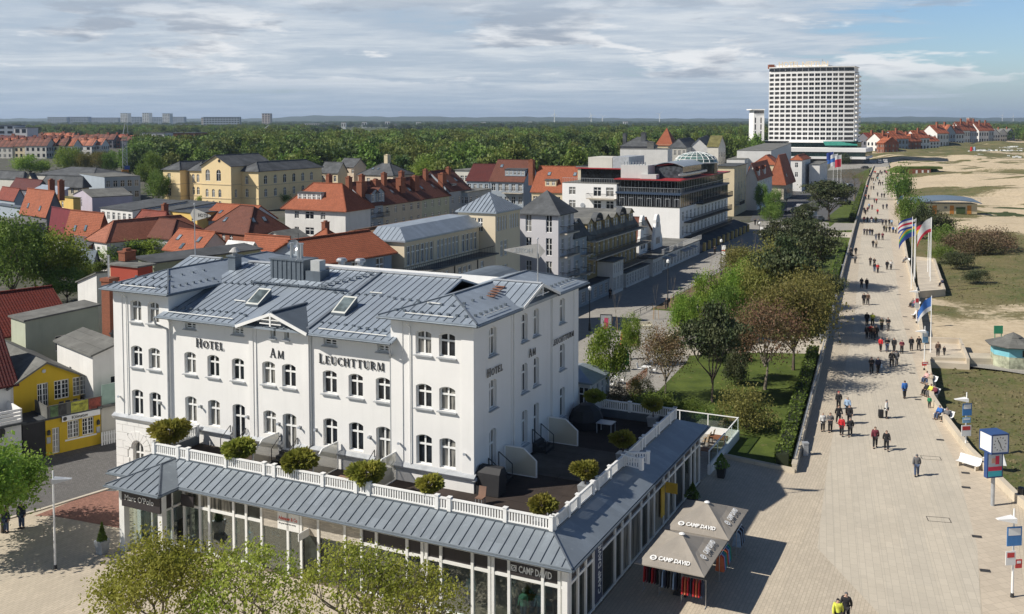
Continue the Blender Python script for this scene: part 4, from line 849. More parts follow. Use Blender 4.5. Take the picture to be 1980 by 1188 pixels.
rp=PX((1788,662),(1856,665),(1872,705),(1797,700));w_=MB();w_.prism(rp[::-1],-1.0,.01);
for p,q in ((0,1),(1,2)):a=Vector((*rp[p],0));b=Vector((*rp[q],0));w_.bar(a+Vector((0,0,.0)),b+Vector((0,0,.0)),.3,1.3)
tag(w_.obj('stair_landing',plain('landing_concrete',(.54,.47,.37),.85,.12,.5)),'walled concrete landing leading off the promenade towards the kiosk','landing')
w2=MB();q=PX((1800,697),(1920,700),(1923,690),(1866,688));w2.prism(q[::-1],-1.,.35);tag(w2.obj('ramp_wall',M_wallst),'low concrete wall beside the path between landing and kiosk','wall')
sheet('kiosk_path',PX((1866,690),(2020,690),(2020,725),(1940,712),(1866,703)),-.28,M_stre)
pf=PX((1772,502),(1806,505),(1826,566),(1776,570));w_=MB();w_.prism(pf[::-1],-1.2,.02)
for p,q in ((0,1),(1,2),(2,3)):a=Vector((*pf[p],0));b=Vector((*pf[q],0));w_.bar(a,b,.35,1.1)
tag(w_.obj('flag_platform',plain('platform_concrete',(.50,.44,.35),.85,.12,.5)),'raised concrete platform carrying the tall flagpoles','platform')
def hedge(name,pts,w,h,side,label,mat,dens=70,z=0.):
 tot=sum((b-a).length for a,b in zip(pts,pts[1:]));e=empty(name,pts[0],0,label,'hedge');c=MB();n_=max(2,int(tot/4));PP=[]
 for i in range(n_+1):p,d=along(pts,tot*i/n_);PP.append(p-pts[0])
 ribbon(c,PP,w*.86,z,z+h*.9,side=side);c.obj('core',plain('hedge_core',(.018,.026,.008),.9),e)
 n=int(tot*dens*(w+2*h)/3);s=np.random.default_rng(3).random(n)*tot;acc=0;C=[]
 r_=np.random.default_rng(8)
 for si in s:
  p,d=along(pts,si);f=r_.random()*(w+2*h);nn=Vector((-d.y,d.x,0))
  if f<h:o_,zz=-w/2,f
  elif f<h+w:o_,zz=-w/2+(f-h),h+r_.normal()*.03
  else:o_,zz=w/2,f-h-w
  q=p-pts[0]+nn*(side+o_+r_.normal()*.05);C.append((q.x,q.y,z+zz))
 me=qmesh('foliage',cards(np.array(C),n,.16,seed=4,asp=1.4),mat);o=bpy.data.objects.new('foliage',me);COL.objects.link(o);o.parent=e;return e
M_hedge=leafmat('hedge_leaves',(.075,.14,.015),(.13,.20,.03),.3)
def sub(s0,s1,n=8):return [along(LWp,s0+(s1-s0)*i/n)[0] for i in range(n+1)]
def s_at(px,py):
 q=P(px,py);best=0;bd=1e9
 for i in range(600):
  p,_=along(LWp,i*.8)
  if (p-q).length<bd:bd=(p-q).length;best=i*.8
 return best
hedge('hedge',sub(.8,s_at(1594,690)),1.1,1.25,1.15,'long clipped green hedge behind the wall beside the nearest lawn',M_hedge,90)
hedge('hedge',sub(s_at(1605,655),s_at(1624,560)),1.2,1.3,1.2,'clipped hedge behind the wall beneath the olive green tree',M_hedge)
hedge('hedge',sub(s_at(1628,552),s_at(1645,480)),1.2,1.3,1.2,'clipped hedge behind the wall beside the dark pines',M_hedge,50)
hedge('hedge',sub(s_at(1654,430),s_at(1675,362)),1.4,1.4,1.3,'far clipped hedge behind the wall beside the car park lawn',M_hedge,40)
def limb(mb,p,d,L,r0,depth,tips,r_,spread=.6,bend=.15):
 n=3;q=Vector(p)
 for i in range(n):
  d=(d+Vector((r_.normal()*bend,r_.normal()*bend,.10))).normalized();e=q+d*L/n;mb.tube(q,e,r0*(1-.22*i),r0*(1-.22*(i+1)),6 if r0> .05 else 4,cap=False);q=e
 if depth==0:tips.append(q);return
 tips.append(q) if depth==1 else None
 k=3 if depth>1 else 3
 for j in range(k):
  a=2*math.pi*(j+r_.random()*.6)/k;o=Vector((math.cos(a),math.sin(a),.25+.5*r_.random()));nd=(d*(1-spread)+o*spread).normalized();limb(mb,q,nd,L*(.62+.2*r_.random()),r0*.52,depth-1,tips,r_,spread,bend)
def tree_mesh(seed,H_,rad,th,leaf,nl,mleaf,mbark,clumps=60,shape='round',depth=3,r0=.18,flat=1.,clr=.16,base_up=0.):
 r_=np.random.default_rng(seed);mb=MB();tips=[]
 limb(mb,(0,0,-.1),Vector((0,0,1)),th,r0,0,[],r_,0,.04);top=Vector((0,0,th*.96))
 ns=5 if depth>1 else 4
 for j in range(ns):
  a=2*math.pi*(j+r_.random()*.5)/ns;limb(mb,top-Vector((0,0,.3*j*.3)),Vector((math.cos(a)*.75,math.sin(a)*.75,.55+.5*r_.random())).normalized(),(H_-th)*.42,r0*.55,depth-1,tips,r_)
 limb(mb,top,Vector((.05,.05,1)).normalized(),(H_-th)*.45,r0*.6,depth-1,tips,r_)
 cz=th+(H_-th)*.5;hz=(H_-th)*.55*flat
 C=[]
 for i in range(clumps):
  v=r_.normal(size=3);v/=np.linalg.norm(v);rr=(.45+.55*r_.random()**.5)
  if shape=='cone':
   z=r_.random()**1.3;rd=rad*(1.05-z)*(.55+.45*r_.random());a=r_.random()*6.283;C.append((math.cos(a)*rd,math.sin(a)*rd,th*.6+z*(H_-th*.6)))
  elif shape=='pine':
   z= .15+.85*r_.random();rd=rad*math.sin(math.pi*min(1,z*.85+.12))*(.4+.6*r_.random());a=r_.random()*6.283;C.append((math.cos(a)*rd,math.sin(a)*rd,th+z*(H_-th)))
  else:
   if v[2]<-.5:v[2]*= .5
   C.append((v[0]*rad*rr,v[1]*rad*rr,cz+v[2]*hz*rr))
 if depth>2:C=C[:clumps//2]+[tuple(t) for t in tips][:clumps]
 C=np.array(C);k=r_.integers(0,len(C),nl);off=r_.normal(size=(nl,3))*clr*rad;
 if shape=='pine':off[:,2]*= .35
 pts=C[k]+off
 me=qmesh('crown',cards(pts,nl,leaf,seed=seed,up=.35),mleaf)
 return mb.mesh('trunk',mbark),me
L_spring=leafmat('leaf_spring',(.14,.24,.025),(.25,.34,.045),.45);L_mid=leafmat('leaf_mid',(.09,.165,.022),(.16,.24,.04),.4);L_olive=leafmat('leaf_olive',(.17,.18,.04),(.25,.24,.06),.4)
L_red=leafmat('leaf_red_brown',(.22,.13,.07),(.17,.15,.055),.3);L_pine=leafmat('needle_dark',(.04,.06,.022),(.075,.085,.035),.15);L_top=leafmat('leaf_topiary',(.20,.22,.03),(.30,.28,.04),.35);L_brown=leafmat('leaf_brown',(.19,.13,.075),(.14,.12,.055),.25)
L_fore=leafmat('leaf_foreground',(.24,.29,.03),(.34,.36,.05),.45)
PROTO={}
def tree(kind,p,H_,rad,label,group=None,seed=0,rz=0.):
 """an individual tree; kinds share a unit mesh, scaled per tree"""
 k=(kind,seed)
 if k not in PROTO:
  a=dict(spring=(8,3.6,2.2,.19,8000,L_spring,M_bark,46,'round',2),mid=(8,3.6,2.0,.19,8000,L_mid,M_bark,46,'round',2),olive=(8,4.4,2.2,.17,11000,L_olive,M_bark,60,'round',3),red=(8,4.2,2.6,.13,7500,L_red,M_barkl,60,'round',3),pine=(8,3.4,2.0,.20,7000,L_pine,M_bark,55,'pine',3),cone=(8,2.3,1.2,.19,4200,L_spring,M_bark,46,'cone',2),bare=(8,3.4,2.4,.09,2200,L_brown,M_barkl,50,'round',3),bush=(3,2.6,.3,.13,4200,L_olive,M_bark,40,'round',2),dbush=(3,2.6,.3,.15,4500,L_pine,M_bark,40,'round',2),gbush=(3,2.6,.3,.14,4500,L_mid,M_bark,40,'round',2),bbush=(3,2.6,.3,.12,4500,L_brown,M_bark,40,'round',2))[kind]
  h0,r0,th,lf,nl,ml,mk,cl,shp,dp=a;PROTO[k]=(h0,r0,*tree_mesh(hash(kind)%97 if False else sum(map(ord,kind))+seed,h0,r0,th,lf,nl,ml,mk,cl,shp,dp,r0=.2 if h0>4 else .07,clr=.17))
 h0,r0,tm,cm=PROTO[k];e=empty('pine_tree' if kind=='pine' else 'shrub' if 'bush' in kind else 'tree',p,rz,label,'shrub' if 'bush' in kind else 'tree',group);e.scale=(rad/r0,rad/r0,H_/h0)
 inst('trunk',tm,e);inst('crown',cm,e);return e
def tpx(kind,base,topy,wpx,label,group=None,seed=0,z=0.):
 """base pixel, pixel row of the top, crown width in pixels"""
 p=P(base[0],base[1],z);k=p.y/FPX;H_=z and 0 or 0;r=ray(PX0,topy);zt=CAMZ+p.y*r.z/r.y;return tree(kind,p,max(1.0,zt-z),wpx*k/2,label,group,seed,rz=base[0]%6)
COLS={}
def PL(name,c):return plaster('plaster_'+name,c,.14)
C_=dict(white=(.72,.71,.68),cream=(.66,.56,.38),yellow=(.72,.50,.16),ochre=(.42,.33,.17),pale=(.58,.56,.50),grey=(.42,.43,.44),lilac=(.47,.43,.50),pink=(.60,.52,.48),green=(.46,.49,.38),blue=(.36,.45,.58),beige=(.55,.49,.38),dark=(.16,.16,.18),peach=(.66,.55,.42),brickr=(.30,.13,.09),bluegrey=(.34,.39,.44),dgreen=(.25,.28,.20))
def wm(n):return M_brick if n=='brick' else PL(n,C_[n])
RF=dict(orange=M_tile,red=M_tiler,brown=M_tiled,wine=M_tilew,slate=M_slate,felt=M_felt,feltd=M_feltd,zinc=M_zinc,zincd=M_zincd,moss=feltroof('mossy_felt',(.13,.12,.05)),white=feltroof('white_membrane',(.62,.62,.6)),brownfelt=feltroof('green_roof',(.17,.11,.07)),salmon=tiles('salmon_tiles',(.46,.17,.10)),teal=sheetmetal('teal_sheet',(.10,.20,.18)))
def roofpts(kind,w,d,ze,rise,o):
 """list of sloped polygons over x -w..0, y 0..d and list of gable triangles"""
 x0,x1,y0,y1=-w-o,o,-o,d+o;zl=ze-o*(rise/(min(w,d)/2+1e-6))*.6 if kind not in ('flat','shed') else ze
 zr=ze+rise
 if kind=='flat':return [[(x0,y0,ze+.12),(x1,y0,ze+.12),(x1,y1,ze+.12),(x0,y1,ze+.12)]],[]
 if kind=='gx':
  ym=d/2;zl=ze-o*rise/(d/2);return [[(x0,y0,zl),(x1,y0,zl),(x1,ym,zr),(x0,ym,zr)],[(x1,y1,zl),(x0,y1,zl),(x0,ym,zr),(x1,ym,zr)]],[[(0,0,ze),(0,d,ze),(0,ym,zr-.05)],[(-w,d,ze),(-w,0,ze),(-w,ym,zr-.05)]]
 if kind=='gy':
  xm=-w/2;zl=ze-o*rise/(w/2);return [[(x1,y0,zl),(x1,y1,zl),(xm,y1,zr),(xm,y0,zr)],[(x0,y1,zl),(x0,y0,zl),(xm,y0,zr),(xm,y1,zr)]],[[(-w,0,ze),(0,0,ze),(xm,0,zr-.05)],[(0,d,ze),(-w,d,ze),(xm,d,zr-.05)]]
 if kind=='shedy':return [[(x0,y0,ze),(x1,y0,ze),(x1,y1,zr),(x0,y1,zr)]],[[(0,0,ze),(0,d,ze),(0,d,zr-.1)],[(-w,d,ze),(-w,0,ze),(-w,d,zr-.1)],[(-w,d,ze),(-w,d,zr-.1),(0,d,zr-.1),(0,d,ze)]]
 if kind=='shedx':return [[(x0,y0,zr),(x1,y0,ze),(x1,y1,ze),(x0,y1,zr)]],[[(-w,0,ze),(0,0,ze),(-w,0,zr-.1)],[(0,d,ze),(-w,d,ze),(-w,d,zr-.1)],[(-w,d,ze),(-w,0,ze),(-w,0,zr-.1),(-w,d,zr-.1)]]
 if kind=='shedx2':return [[(x0,y0,ze),(x1,y0,zr),(x1,y1,zr),(x0,y1,ze)]],[[(-w,0,ze),(0,0,ze),(0,0,zr-.1)],[(0,d,ze),(-w,d,ze),(0,d,zr-.1)],[(0,0,ze),(0,d,ze),(0,d,zr-.1),(0,0,zr-.1)]]
 if kind in ('hip','pyr'):
  h=min(w,d)/2*(1.0 if kind=='pyr' else .92)
  if kind=='pyr':A=B=(-w/2,d/2,zr)
  elif w>=d:A=(-w+h,d/2,zr);B=(-h,d/2,zr)
  else:A=(-w/2,h,zr);B=(-w/2,d-h,zr)
  a,b,c,e=(x0,y0,zl),(x1,y0,zl),(x1,y1,zl),(x0,y1,zl)
  if kind=='pyr':return [[a,b,A],[b,c,A],[c,e,A],[e,a,A]],[]
  if w>=d:return [[a,b,B,A],[b,c,B],[c,e,A,B],[e,a,A]],[]
  return [[a,b,A],[b,c,B,A],[c,e,B],[e,a,A,B]],[]
 if kind=='mans':
  s=rise*.35;return [[(x0,y0,ze),(x1,y0,ze),(x1-s-o,y0+s+o,zr),(x0+s+o,y0+s+o,zr)],[(x1,y0,ze),(x1,y1,ze),(x1-s-o,y1-s-o,zr),(x1-s-o,y0+s+o,zr)],[(x1,y1,ze),(x0,y1,ze),(x0+s+o,y1-s-o,zr),(x1-s-o,y1-s-o,zr)],[(x0,y1,ze),(x0,y0,ze),(x0+s+o,y0+s+o,zr),(x0+s+o,y1-s-o,zr)],[(x0+s+o,y0+s+o,zr),(x1-s-o,y0+s+o,zr),(x1-s-o,y1-s-o,zr),(x0+s+o,y1-s-o,zr)]],[]
def build(label,p,rz,w,d,ze,roof='flat',rise=3,wall_='white',rf='felt',fw=(),sw=(),o=.35,base=-.05,chim=(),dorm=(),cat='house',name='house',dist=None,bars='cross',parapet=False,seam=0,sill=None,group=None,sky=(),wcol=None,bal=()):
 """p: near corner on the ground; local x -w..0 is the sunlit side, y 0..d the shaded side. fw/sw: window rows (n, z0, w, h[, s0, s1, arch])"""
 e=empty(name,(p[0],p[1],0),rz,label,cat,group);dist=dist or p[1];wmat=wm(wall_) if isinstance(wall_,str) else wall_;rmat=RF[rf] if isinstance(rf,str) else rf
 dep= .18 if dist<350 else .12;near=dist<260
 mb=MB();todo=[]
 for rows,(ox,oy),r_,L in ((fw,(-w,0),0.,w),(sw,(0,0),math.pi/2,d)):
  ops=[]
  for rw in rows:
   n,z0,ww,wh=rw[:4];s0,s1=(rw[4],rw[5]) if len(rw)>5 else (0,L);ar=rw[6] if len(rw)>6 else 0
   ww=min(ww,(s1-s0)/n*.8)
   for k in range(n):
    c=s0+(s1-s0)*(k+.5)/n;ops.append((c-ww/2,c+ww/2,z0,z0+wh,ar));todo.append((ox+math.cos(r_)*c,oy+math.sin(r_)*c,z0,r_,ww,wh,ar))
  ops=[q for q in ops if q[3]<ze-.02]
  wall(mb,(ox,oy),r_,L,base,ze,ops,dep)
 todo=[t for t in todo if t[2]+t[5]<ze-.02]
 mb.face([(0,d,base),(-w,d,base),(-w,d,ze),(0,d,ze)]);mb.face([(-w,d,base),(-w,0,base),(-w,0,ze),(-w,d,ze)])
 rp,gp=roofpts(roof,w,d,ze,rise,o)
 for g_ in gp:mb.face(g_)
 mb.face([(-w,0,ze-.01),(0,0,ze-.01),(0,d,ze-.01),(-w,d,ze-.01)])
 mb.obj('wall',wmat,e)
 rb_=MB();sm_=MB()
 for q in rp:
  rb_.slab(q,.16)
  if seam:seams(sm_,q,seam,.06,.06)
 if parapet:
  for q in ((-w-o,o,-o,-o+.25),(-w-o,o,d+o-.25,d+o),(-w-o,-w-o+.25,-o+.25,d+o-.25),(o-.25,o,-o+.25,d+o-.25)):rb_.box(*q,ze+.121,ze+.5)
 ro=rb_.obj('roof',rmat,e)
 if seam:sm_.obj('standing_seam',M_seam,ro)
 if roof in ('gx','gy','hip','mans') and rf not in ('felt','feltd','zinc','zincd','white','moss'):
  rc_=MB()
  for q in rp[:2]:
   zm=max(v[2] for v in q);t=[v for v in q if v[2]>zm-.01]
   if len(t)==2:rc_.bar(Vector(t[0])+Vector((0,0,.04)),Vector(t[1])+Vector((0,0,.04)),.3,.12);break
  if roof=='hip':
   for q in rp:
    zm=max(v[2] for v in q);lo=[v for v in q if v[2]<zm-.01];hi=[v for v in q if v[2]>zm-.01];rc_.bar(Vector(lo[0])+Vector((0,0,.06)),Vector(hi[-1])+Vector((0,0,.06)),.24,.1)
  if rc_.v:rc_.obj('ridge_tiles',rmat,ro)
 for (x,y,z,r_,ww,wh,ar) in todo:
  if near:window(e,x,y,z,r_,ww,wh,ar,bars,dep,sill,fr=.07)
  else:
   k=('far',round(ww,1),round(wh,1),ar>0)
   if k not in WC:
    m_=MB();W_,H_=ww,wh;m_.face([(-W_/2,0,0),(W_/2,0,0),(W_/2,0,H_),(-W_/2,0,H_)],0)
    for q in ((-W_/2,-W_/2+.09,0,H_),(W_/2-.09,W_/2,0,H_),(-.05,.05,.09,H_-.09)):m_.box(q[0],q[1],-.05,-.005,q[2],q[3],1)
    m_.box(-W_/2+.09,-.05,-.05,-.005,H_*.64,H_*.64+.09,1);m_.box(.05,W_/2-.09,-.05,-.005,H_*.64,H_*.64+.09,1);m_.box(-W_/2+.09,-.05,-.05,-.005,0,.09,1);m_.box(.05,W_/2-.09,-.05,-.005,0,.09,1)
    WC[k]=m_.mesh('window',[M_glass,M_frame])
   dv=Vector((-math.sin(r_),math.cos(r_),0))*(dep-.03);inst('window',WC[k],e,(x+dv.x,y+dv.y,z),r_)
 for c in chim:
  x,y,z0,z1,s=c[:5];cm_=MB();cm_.box(x-s/2,x+s/2,y-s*.7,y+s*.7,z0,z1);cm_.box(x-s/2-.08,x+s/2+.08,y-s*.7-.08,y+s*.7+.08,z1,z1+.14);cm_.box(x-s/4,x+s/4,y-s*.35,y+s*.35,z1+.14,z1+.4);cm_.obj('chimney',c[5] if len(c)>5 else M_brick,ro)
 for dr in dorm:
  fc,s,z,dw,dh,dd=dr[:6];g_=dr[6] if len(dr)>6 else 'flat';dm=MB()
  T=Matrix.Translation((-w+s,dr[7] if len(dr)>7 else .6,z)) if fc=='f' else Matrix.Translation((-(dr[7] if len(dr)>7 else .6),s,z))@Matrix.Rotation(math.pi/2,4,'Z')
  dm.tf=T;wn=max(1,int(dw/1.1));ops=[(dw*(k+.5)/wn-.4,dw*(k+.5)/wn+.4,.35,dh-.25) for k in range(wn)]
  dm.box(0,dw,.12,dd,0,dh,0);wall(dm,(0,0),0,dw,0,dh,ops,.11);do=dm.obj('dormer',wm(dr[8]) if len(dr)>8 else wmat,ro)
  rr=MB();rr.tf=T
  if g_=='flat':rr.slab([(-.2,-.2,dh+.1),(dw+.2,-.2,dh+.1),(dw+.2,dd,dh+.35),(-.2,dd,dh+.35)],.12)
  else:
   rr.slab([(-.2,-.2,dh-.05),(dw/2,-.2,dh+dw*.33),(dw/2,dd,dh+dw*.33),(-.2,dd,dh-.05)][::1],.1);rr.slab([(dw/2,-.2,dh+dw*.33),(dw+.2,-.2,dh-.05),(dw+.2,dd,dh-.05),(dw/2,dd,dh+dw*.33)],.1);dg=MB();dg.tf=T;dg.hexa([(0,0,dh),(dw,0,dh),(dw,.1,dh),(0,.1,dh)],[(dw/2,0,dh+dw*.3),(dw/2+.01,0,dh+dw*.3),(dw/2+.01,.1,dh+dw*.3),(dw/2,.1,dh+dw*.3)]);dg.obj('gable',wmat,do)
  rr.obj('dormer_roof',rmat if g_!='flat' else RF['feltd'],do)
  for op in ops:q=T@Vector(((op[0]+op[1])/2,0,.35));window(do,q.x,q.y,q.z,0 if fc=='f' else math.pi/2,.8,dh-.6,0,'cross',.11,None)
 for sk in sky:
  q=rp[sk[0]];a,b,c=Vector(q[0]),Vector(q[1]),Vector(q[-1]);n=(b-a).cross(c-a).normalized();n=n if n.z>0 else -n;ua=(b-a).normalized();va=n.cross(ua);L=(b-a).length;H_=(c-a).dot(va);o_=a+ua*L*sk[1]+va*H_*sk[2]
  k_=MB();pts=[o_+ua*x+va*y+n*.10 for x,y in ((-.42,-.6),(.42,-.6),(.42,.6),(-.42,.6))];k_.slab([tuple(v) for v in pts],.12,1);k_.face([tuple(v+n*.012+(o_+n*.1-v)*.14) for v in pts],0);k_.obj('skylight',[glass('skylight_sky',(.12,.16,.2),(.3,.35,.4),.3),M_iron],ro)
 for bl in bal:
  fc,s0,s1,z,pr=bl[:5];T=Matrix.Translation((-w,0,z)) if fc=='f' else Matrix.Rotation(math.pi/2,4,'Z')@Matrix.Identity(4);T=T if fc=='f' else Matrix.Translation((0,0,z))@T
  bm_=MB();bm_.tf=T;bm_.box(s0,s1,-pr,-.01,-.18,0,0);
  bo=bm_.obj('balcony',M_concrete if len(bl)<6 else bl[5],e);br=MB();br.tf=T
  br.box(s0,s1,-pr,-pr+.05,.95,1.02);br.box(s0,s0+.05,-pr,0,.95,1.02);br.box(s1-.05,s1,-pr,0,.95,1.02)
  k=s0
  while k<s1:br.box(k,k+.03,-pr,-pr+.03,0,.95);k+= .22
  br.obj('railing',M_iron,bo)
 return e
def corner(px,py,ze):return P(px,py,ze)
def bpx(label,K,ze,lx,rx,th=25.2,**kw):
 """K: pixel of the eave corner between sunlit and shaded side; lx/rx: pixel columns of the far ends of both"""
 p=P(K[0],K[1],ze);v,u=axes(R(th));w=abs(reach(p,v,lx));d=abs(reach(p,u,rx));w=kw.pop('w',w);d=kw.pop('d',d)
 return build(label,p,-R(th),w,d,ze,**kw)
def bh(label,a,b,w,d,ze,**kw):q=Wd(a,b);return build(label,q,RZ,w,d,ze,**kw)
M_cream=plaster('cream_pale',(.70,.60,.44),.06)  # one even cream plaster for tower and penthouse, same on every side
bh('cream tower with a blue-grey metal pyramid roof, behind the white hotel',-28,56.6,5.3,6.9,15.7,roof='pyr',rise=2.1,wall_=M_cream,rf='zinc',seam=.55,fw=((1,13.1,.75,1.7,1.9,2.7),(1,13.1,.75,1.7,2.75,3.6)),sw=((4,13.2,.85,1.8,.3,3.2),(4,13.2,.85,1.8,3.8,6.5),(2,9.9,.85,2.0,1.2,3.4),(2,6.6,.85,2.2,1.2,3.4)),cat='tower',name='tower',o=.25)
lowb=bh('long cream shaded wing with a roof terrace between the white hotel and the cream tower',-28,32,14,24.55,10.45,roof='flat',wall_='peach',rf='felt',sw=((3,8.0,.8,2.0,10.0,13.4),(3,8.0,.8,2.0,15.2,18.6),(1,8.0,.8,2.0,20.6,21.8),(8,4.8,.8,1.8)),cat='building',name='building')
r_=MB();
r_.box(-27.98,-27.92,32,56.5,11.45,11.5)
r_.tf=None
rr=MB()
for k in range(60):rr.box(-.06,-.03,.2+k*.4,.23+k*.4,10.55,11.45)
rr.box(-.08,-.02,.2,24.4,11.42,11.48);rr.obj('railing',M_iron,lowb)
for k in (9.3,14.4,19.9):MB().tube((.08,k,3),(.08,k,10.3),.06,n=6).obj('downpipe',M_iron,lowb)
pent=bh('cream penthouse with glazed front and grey metal roof on the terrace wing',-30.2,39.4,4.3,17.1,13.75,roof='flat',wall_=M_cream,rf='zinc',sw=((6,11.0,.85,2.2,.4,6.2),(6,11.0,.85,2.2,6.8,12.0),(4,11.0,.85,2.2,12.6,16.6)),cat='building',name='building',base=10.5,bars='cross')
m_=MB();q=[(-4.5,-.3,13.9),(.3,-.3,13.9),(-1.6,1.6,15.1),(-4.5,1.6,15.1)];m_.slab(q,.1);q2=[(.3,-.3,13.9),(.3,17.3,13.9),(-1.6,17.3,15.1),(-1.6,1.6,15.1)];m_.slab(q2,.1);m_.slab([(-4.5,1.6,15.1),(-1.6,1.6,15.1),(-1.6,17.3,15.1),(-4.5,17.3,15.1)],.1);mo=m_.obj('sloped_roof',M_zinc,pent);s_=MB();seams(s_,q,.6);s_.obj('standing_seam',M_seam,mo)
bh('low block with a brown planted roof and black edges behind the orange tiled roof',-34.8,58,16,26,11.6,roof='flat',wall_='peach',rf='brownfelt',parapet=True,cat='building',name='building',o=.1)
gt=bh('tall pale grey tower with slate pyramid roof and white barred windows, facing the street',-28,75.8,6.05,5.6,13.95,roof='pyr',rise=2.9,wall_=plaster('tower_grey',(.56,.55,.57),.06),rf='slate',fw=((1,11.0,.95,2.5,.7,2.1),(1,11.0,.95,2.5,3.9,5.3),(1,7.7,.95,2.5,.7,2.1),(1,7.7,.95,2.5,3.9,5.3),(1,4.4,.95,2.5,.7,2.1),(1,4.4,.95,2.5,3.9,5.3)),sw=((2,11.1,.95,2.3,.5,5.1),(2,7.8,.95,2.3,.5,5.1),(2,4.5,.95,2.3,.5,5.1)),cat='tower',name='tower',o=.5,bars='six',bal=(('s',.6,5.3,10.9,1.1),('s',.6,5.3,7.6,1.1),('s',.6,5.3,4.3,1.1)),base=0)
bh('pale blue shopfronts under a flat canopy at the foot of the grey tower',-26,70,5,20.8,2.6,roof='flat',wall_='bluegrey',rf='feltd',sw=((9,.4,1.5,1.7),),cat='shop',name='shop',bars='grid',o=.1)
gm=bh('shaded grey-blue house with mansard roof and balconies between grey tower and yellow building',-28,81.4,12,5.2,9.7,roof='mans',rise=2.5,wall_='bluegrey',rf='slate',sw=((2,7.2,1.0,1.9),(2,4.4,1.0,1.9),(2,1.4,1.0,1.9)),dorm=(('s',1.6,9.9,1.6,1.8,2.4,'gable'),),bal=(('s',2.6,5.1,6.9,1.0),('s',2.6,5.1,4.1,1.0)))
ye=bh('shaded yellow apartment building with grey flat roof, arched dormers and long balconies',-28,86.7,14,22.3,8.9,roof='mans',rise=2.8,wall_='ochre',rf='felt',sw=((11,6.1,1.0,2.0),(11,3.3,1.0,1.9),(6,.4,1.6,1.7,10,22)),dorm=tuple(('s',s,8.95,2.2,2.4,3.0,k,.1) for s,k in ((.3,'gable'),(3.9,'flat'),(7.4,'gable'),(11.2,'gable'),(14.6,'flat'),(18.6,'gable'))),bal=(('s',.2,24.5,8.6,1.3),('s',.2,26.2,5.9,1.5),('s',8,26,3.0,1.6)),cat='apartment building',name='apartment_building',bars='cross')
for s in (4.6,15.3):
 ar_=MB();n=8;c=(1.1+s-.6,11.3)
 for k in range(n):
  t0=math.pi*k/n;t1=math.pi*(k+1)/n;q=[(c[0]+rr_*math.cos(t),c[1]+rr_*.8*math.sin(t)) for rr_,t in ((1.25,t0),(1.6,t0),(1.6,t1),(1.25,t1))]
  ar_.hexa([(-.0,y,z) for y,z in q],[(-.9,y,z) for y,z in q])
 ar_.obj('arch_hood',M_slate,ye)
bh('white glazed shopfront bay with a small red sign projecting from the yellow building',-25.4,90.8,2.6,4.6,5.1,roof='flat',wall_='white',rf='felt',sw=((5,3.2,.6,1.4),(3,.4,1.1,2.2)),fw=((1,.4,1.4,2.2),),cat='shop',name='shop',bars='grid')
bh('white single storey shopfront with tall barred windows and red sign, at the yellow building',-25.7,97.7,2.3,11.5,2.35,roof='flat',wall_='white',rf='felt',sw=((9,.25,.95,1.85),),cat='shop',name='shop',bars='six',o=.12)
bh('small white kiosk-like shop between yellow building and the long white shop row',-25.4,110.2,3,5.2,3.1,roof='flat',wall_='white',rf='felt',sw=((4,.3,.9,2.1),),cat='shop',name='shop',bars='six',o=.3)
ws=bh('long white single storey shop row with dark window pairs below the curved gables',-26,116.2,9,25.3,2.9,roof='flat',wall_='white',rf='felt',sw=((13,.3,1.15,2.1),),cat='shop',name='shop_row',bars='six',o=.3)
br=MB()
for k in range(52):br.box(.2,.23,.3+k*.5,.33+k*.5,3.02,3.9)
br.box(.19,.24,.3,25.4,3.86,3.92);br.obj('railing',M_frame,ws)
for s in (1,4.5,12,15,18.5):b_=MB();b_.hexa([(.02,s,2.3),(1.0,s,2.1),(1.0,s+2.4,2.1),(.02,s+2.4,2.3)],[(.02,s,2.42),(1.0,s,2.16),(1.0,s+2.4,2.16),(.02,s+2.4,2.42)]);b_.obj('awning',plain('awning_grey',(.3,.32,.34),.8),ws)
cg_=bh('brown tiled house between two white curved baroque gables',-30.5,114.5,9,12.5,4.8,roof='gx',rise=4.3,wall_='white',rf='brown',cat='house',name='house',sw=((3,3.1,.7,1.3),))
def gable(yc,W_,H_,tag_=0):
 pr=[(-.5,0),(-.5,.22),(-.43,.36),(-.33,.47),(-.31,.62),(-.22,.74),(-.22,.84),(-.15,.95),(-.06,1.0)];pr=[(x*W_,3.0+z*H_) for x,z in pr];pr=pr+[(-x,z) for x,z in pr[::-1]]
 g_=MB();lo=[(yc+x,z) for x,z in pr]
 for (y0,z0),(y1,z1) in zip(lo,lo[1:]):
  if y1-y0<1e-4:continue
  for xx,fl in ((1.2,1),(.8,-1)):
   q=[(xx,y0,3.0),(xx,y1,3.0),(xx,y1,z1),(xx,y0,z0)];g_.face(q if fl>0 else q[::-1])
 for (y0,z0),(y1,z1) in zip(lo,lo[1:]):g_.face([(.75,y0,z0),(1.25,y0,z0),(1.25,y1,z1),(.75,y1,z1)])
 go=g_.obj('curved_gable',M_white,cg_);gw=None
 for y,z,w_,h_ in ((yc,3+H_*.62,.45,1.0),(yc-.8,3.9,.5,1.2),(yc,3.9,.5,1.2),(yc+.8,3.9,.5,1.2)):MB().box(1.2,1.22,y-w_/2,y+w_/2,z,z+h_).obj('window',M_glass,go)
gable(1.8,4.6,6.9);gable(10.2,5.4,6.4)
kh=bh('large white hotel block with dark glazed storeys and a bright red roof edge',-30,140.9,13.6,39,9.15,roof='flat',wall_=M_white,rf='felt',sw=((13,6.3,1.3,2.0,1,38),(13,3.3,1.3,2.0,1,38)),cat='hotel',name='hotel',o=.0,bal=(('s',3,37,6.1,1.6,M_iron),('s',3,37,3.0,1.6,M_iron),('s',12,38,9.2,1.5,M_iron)))
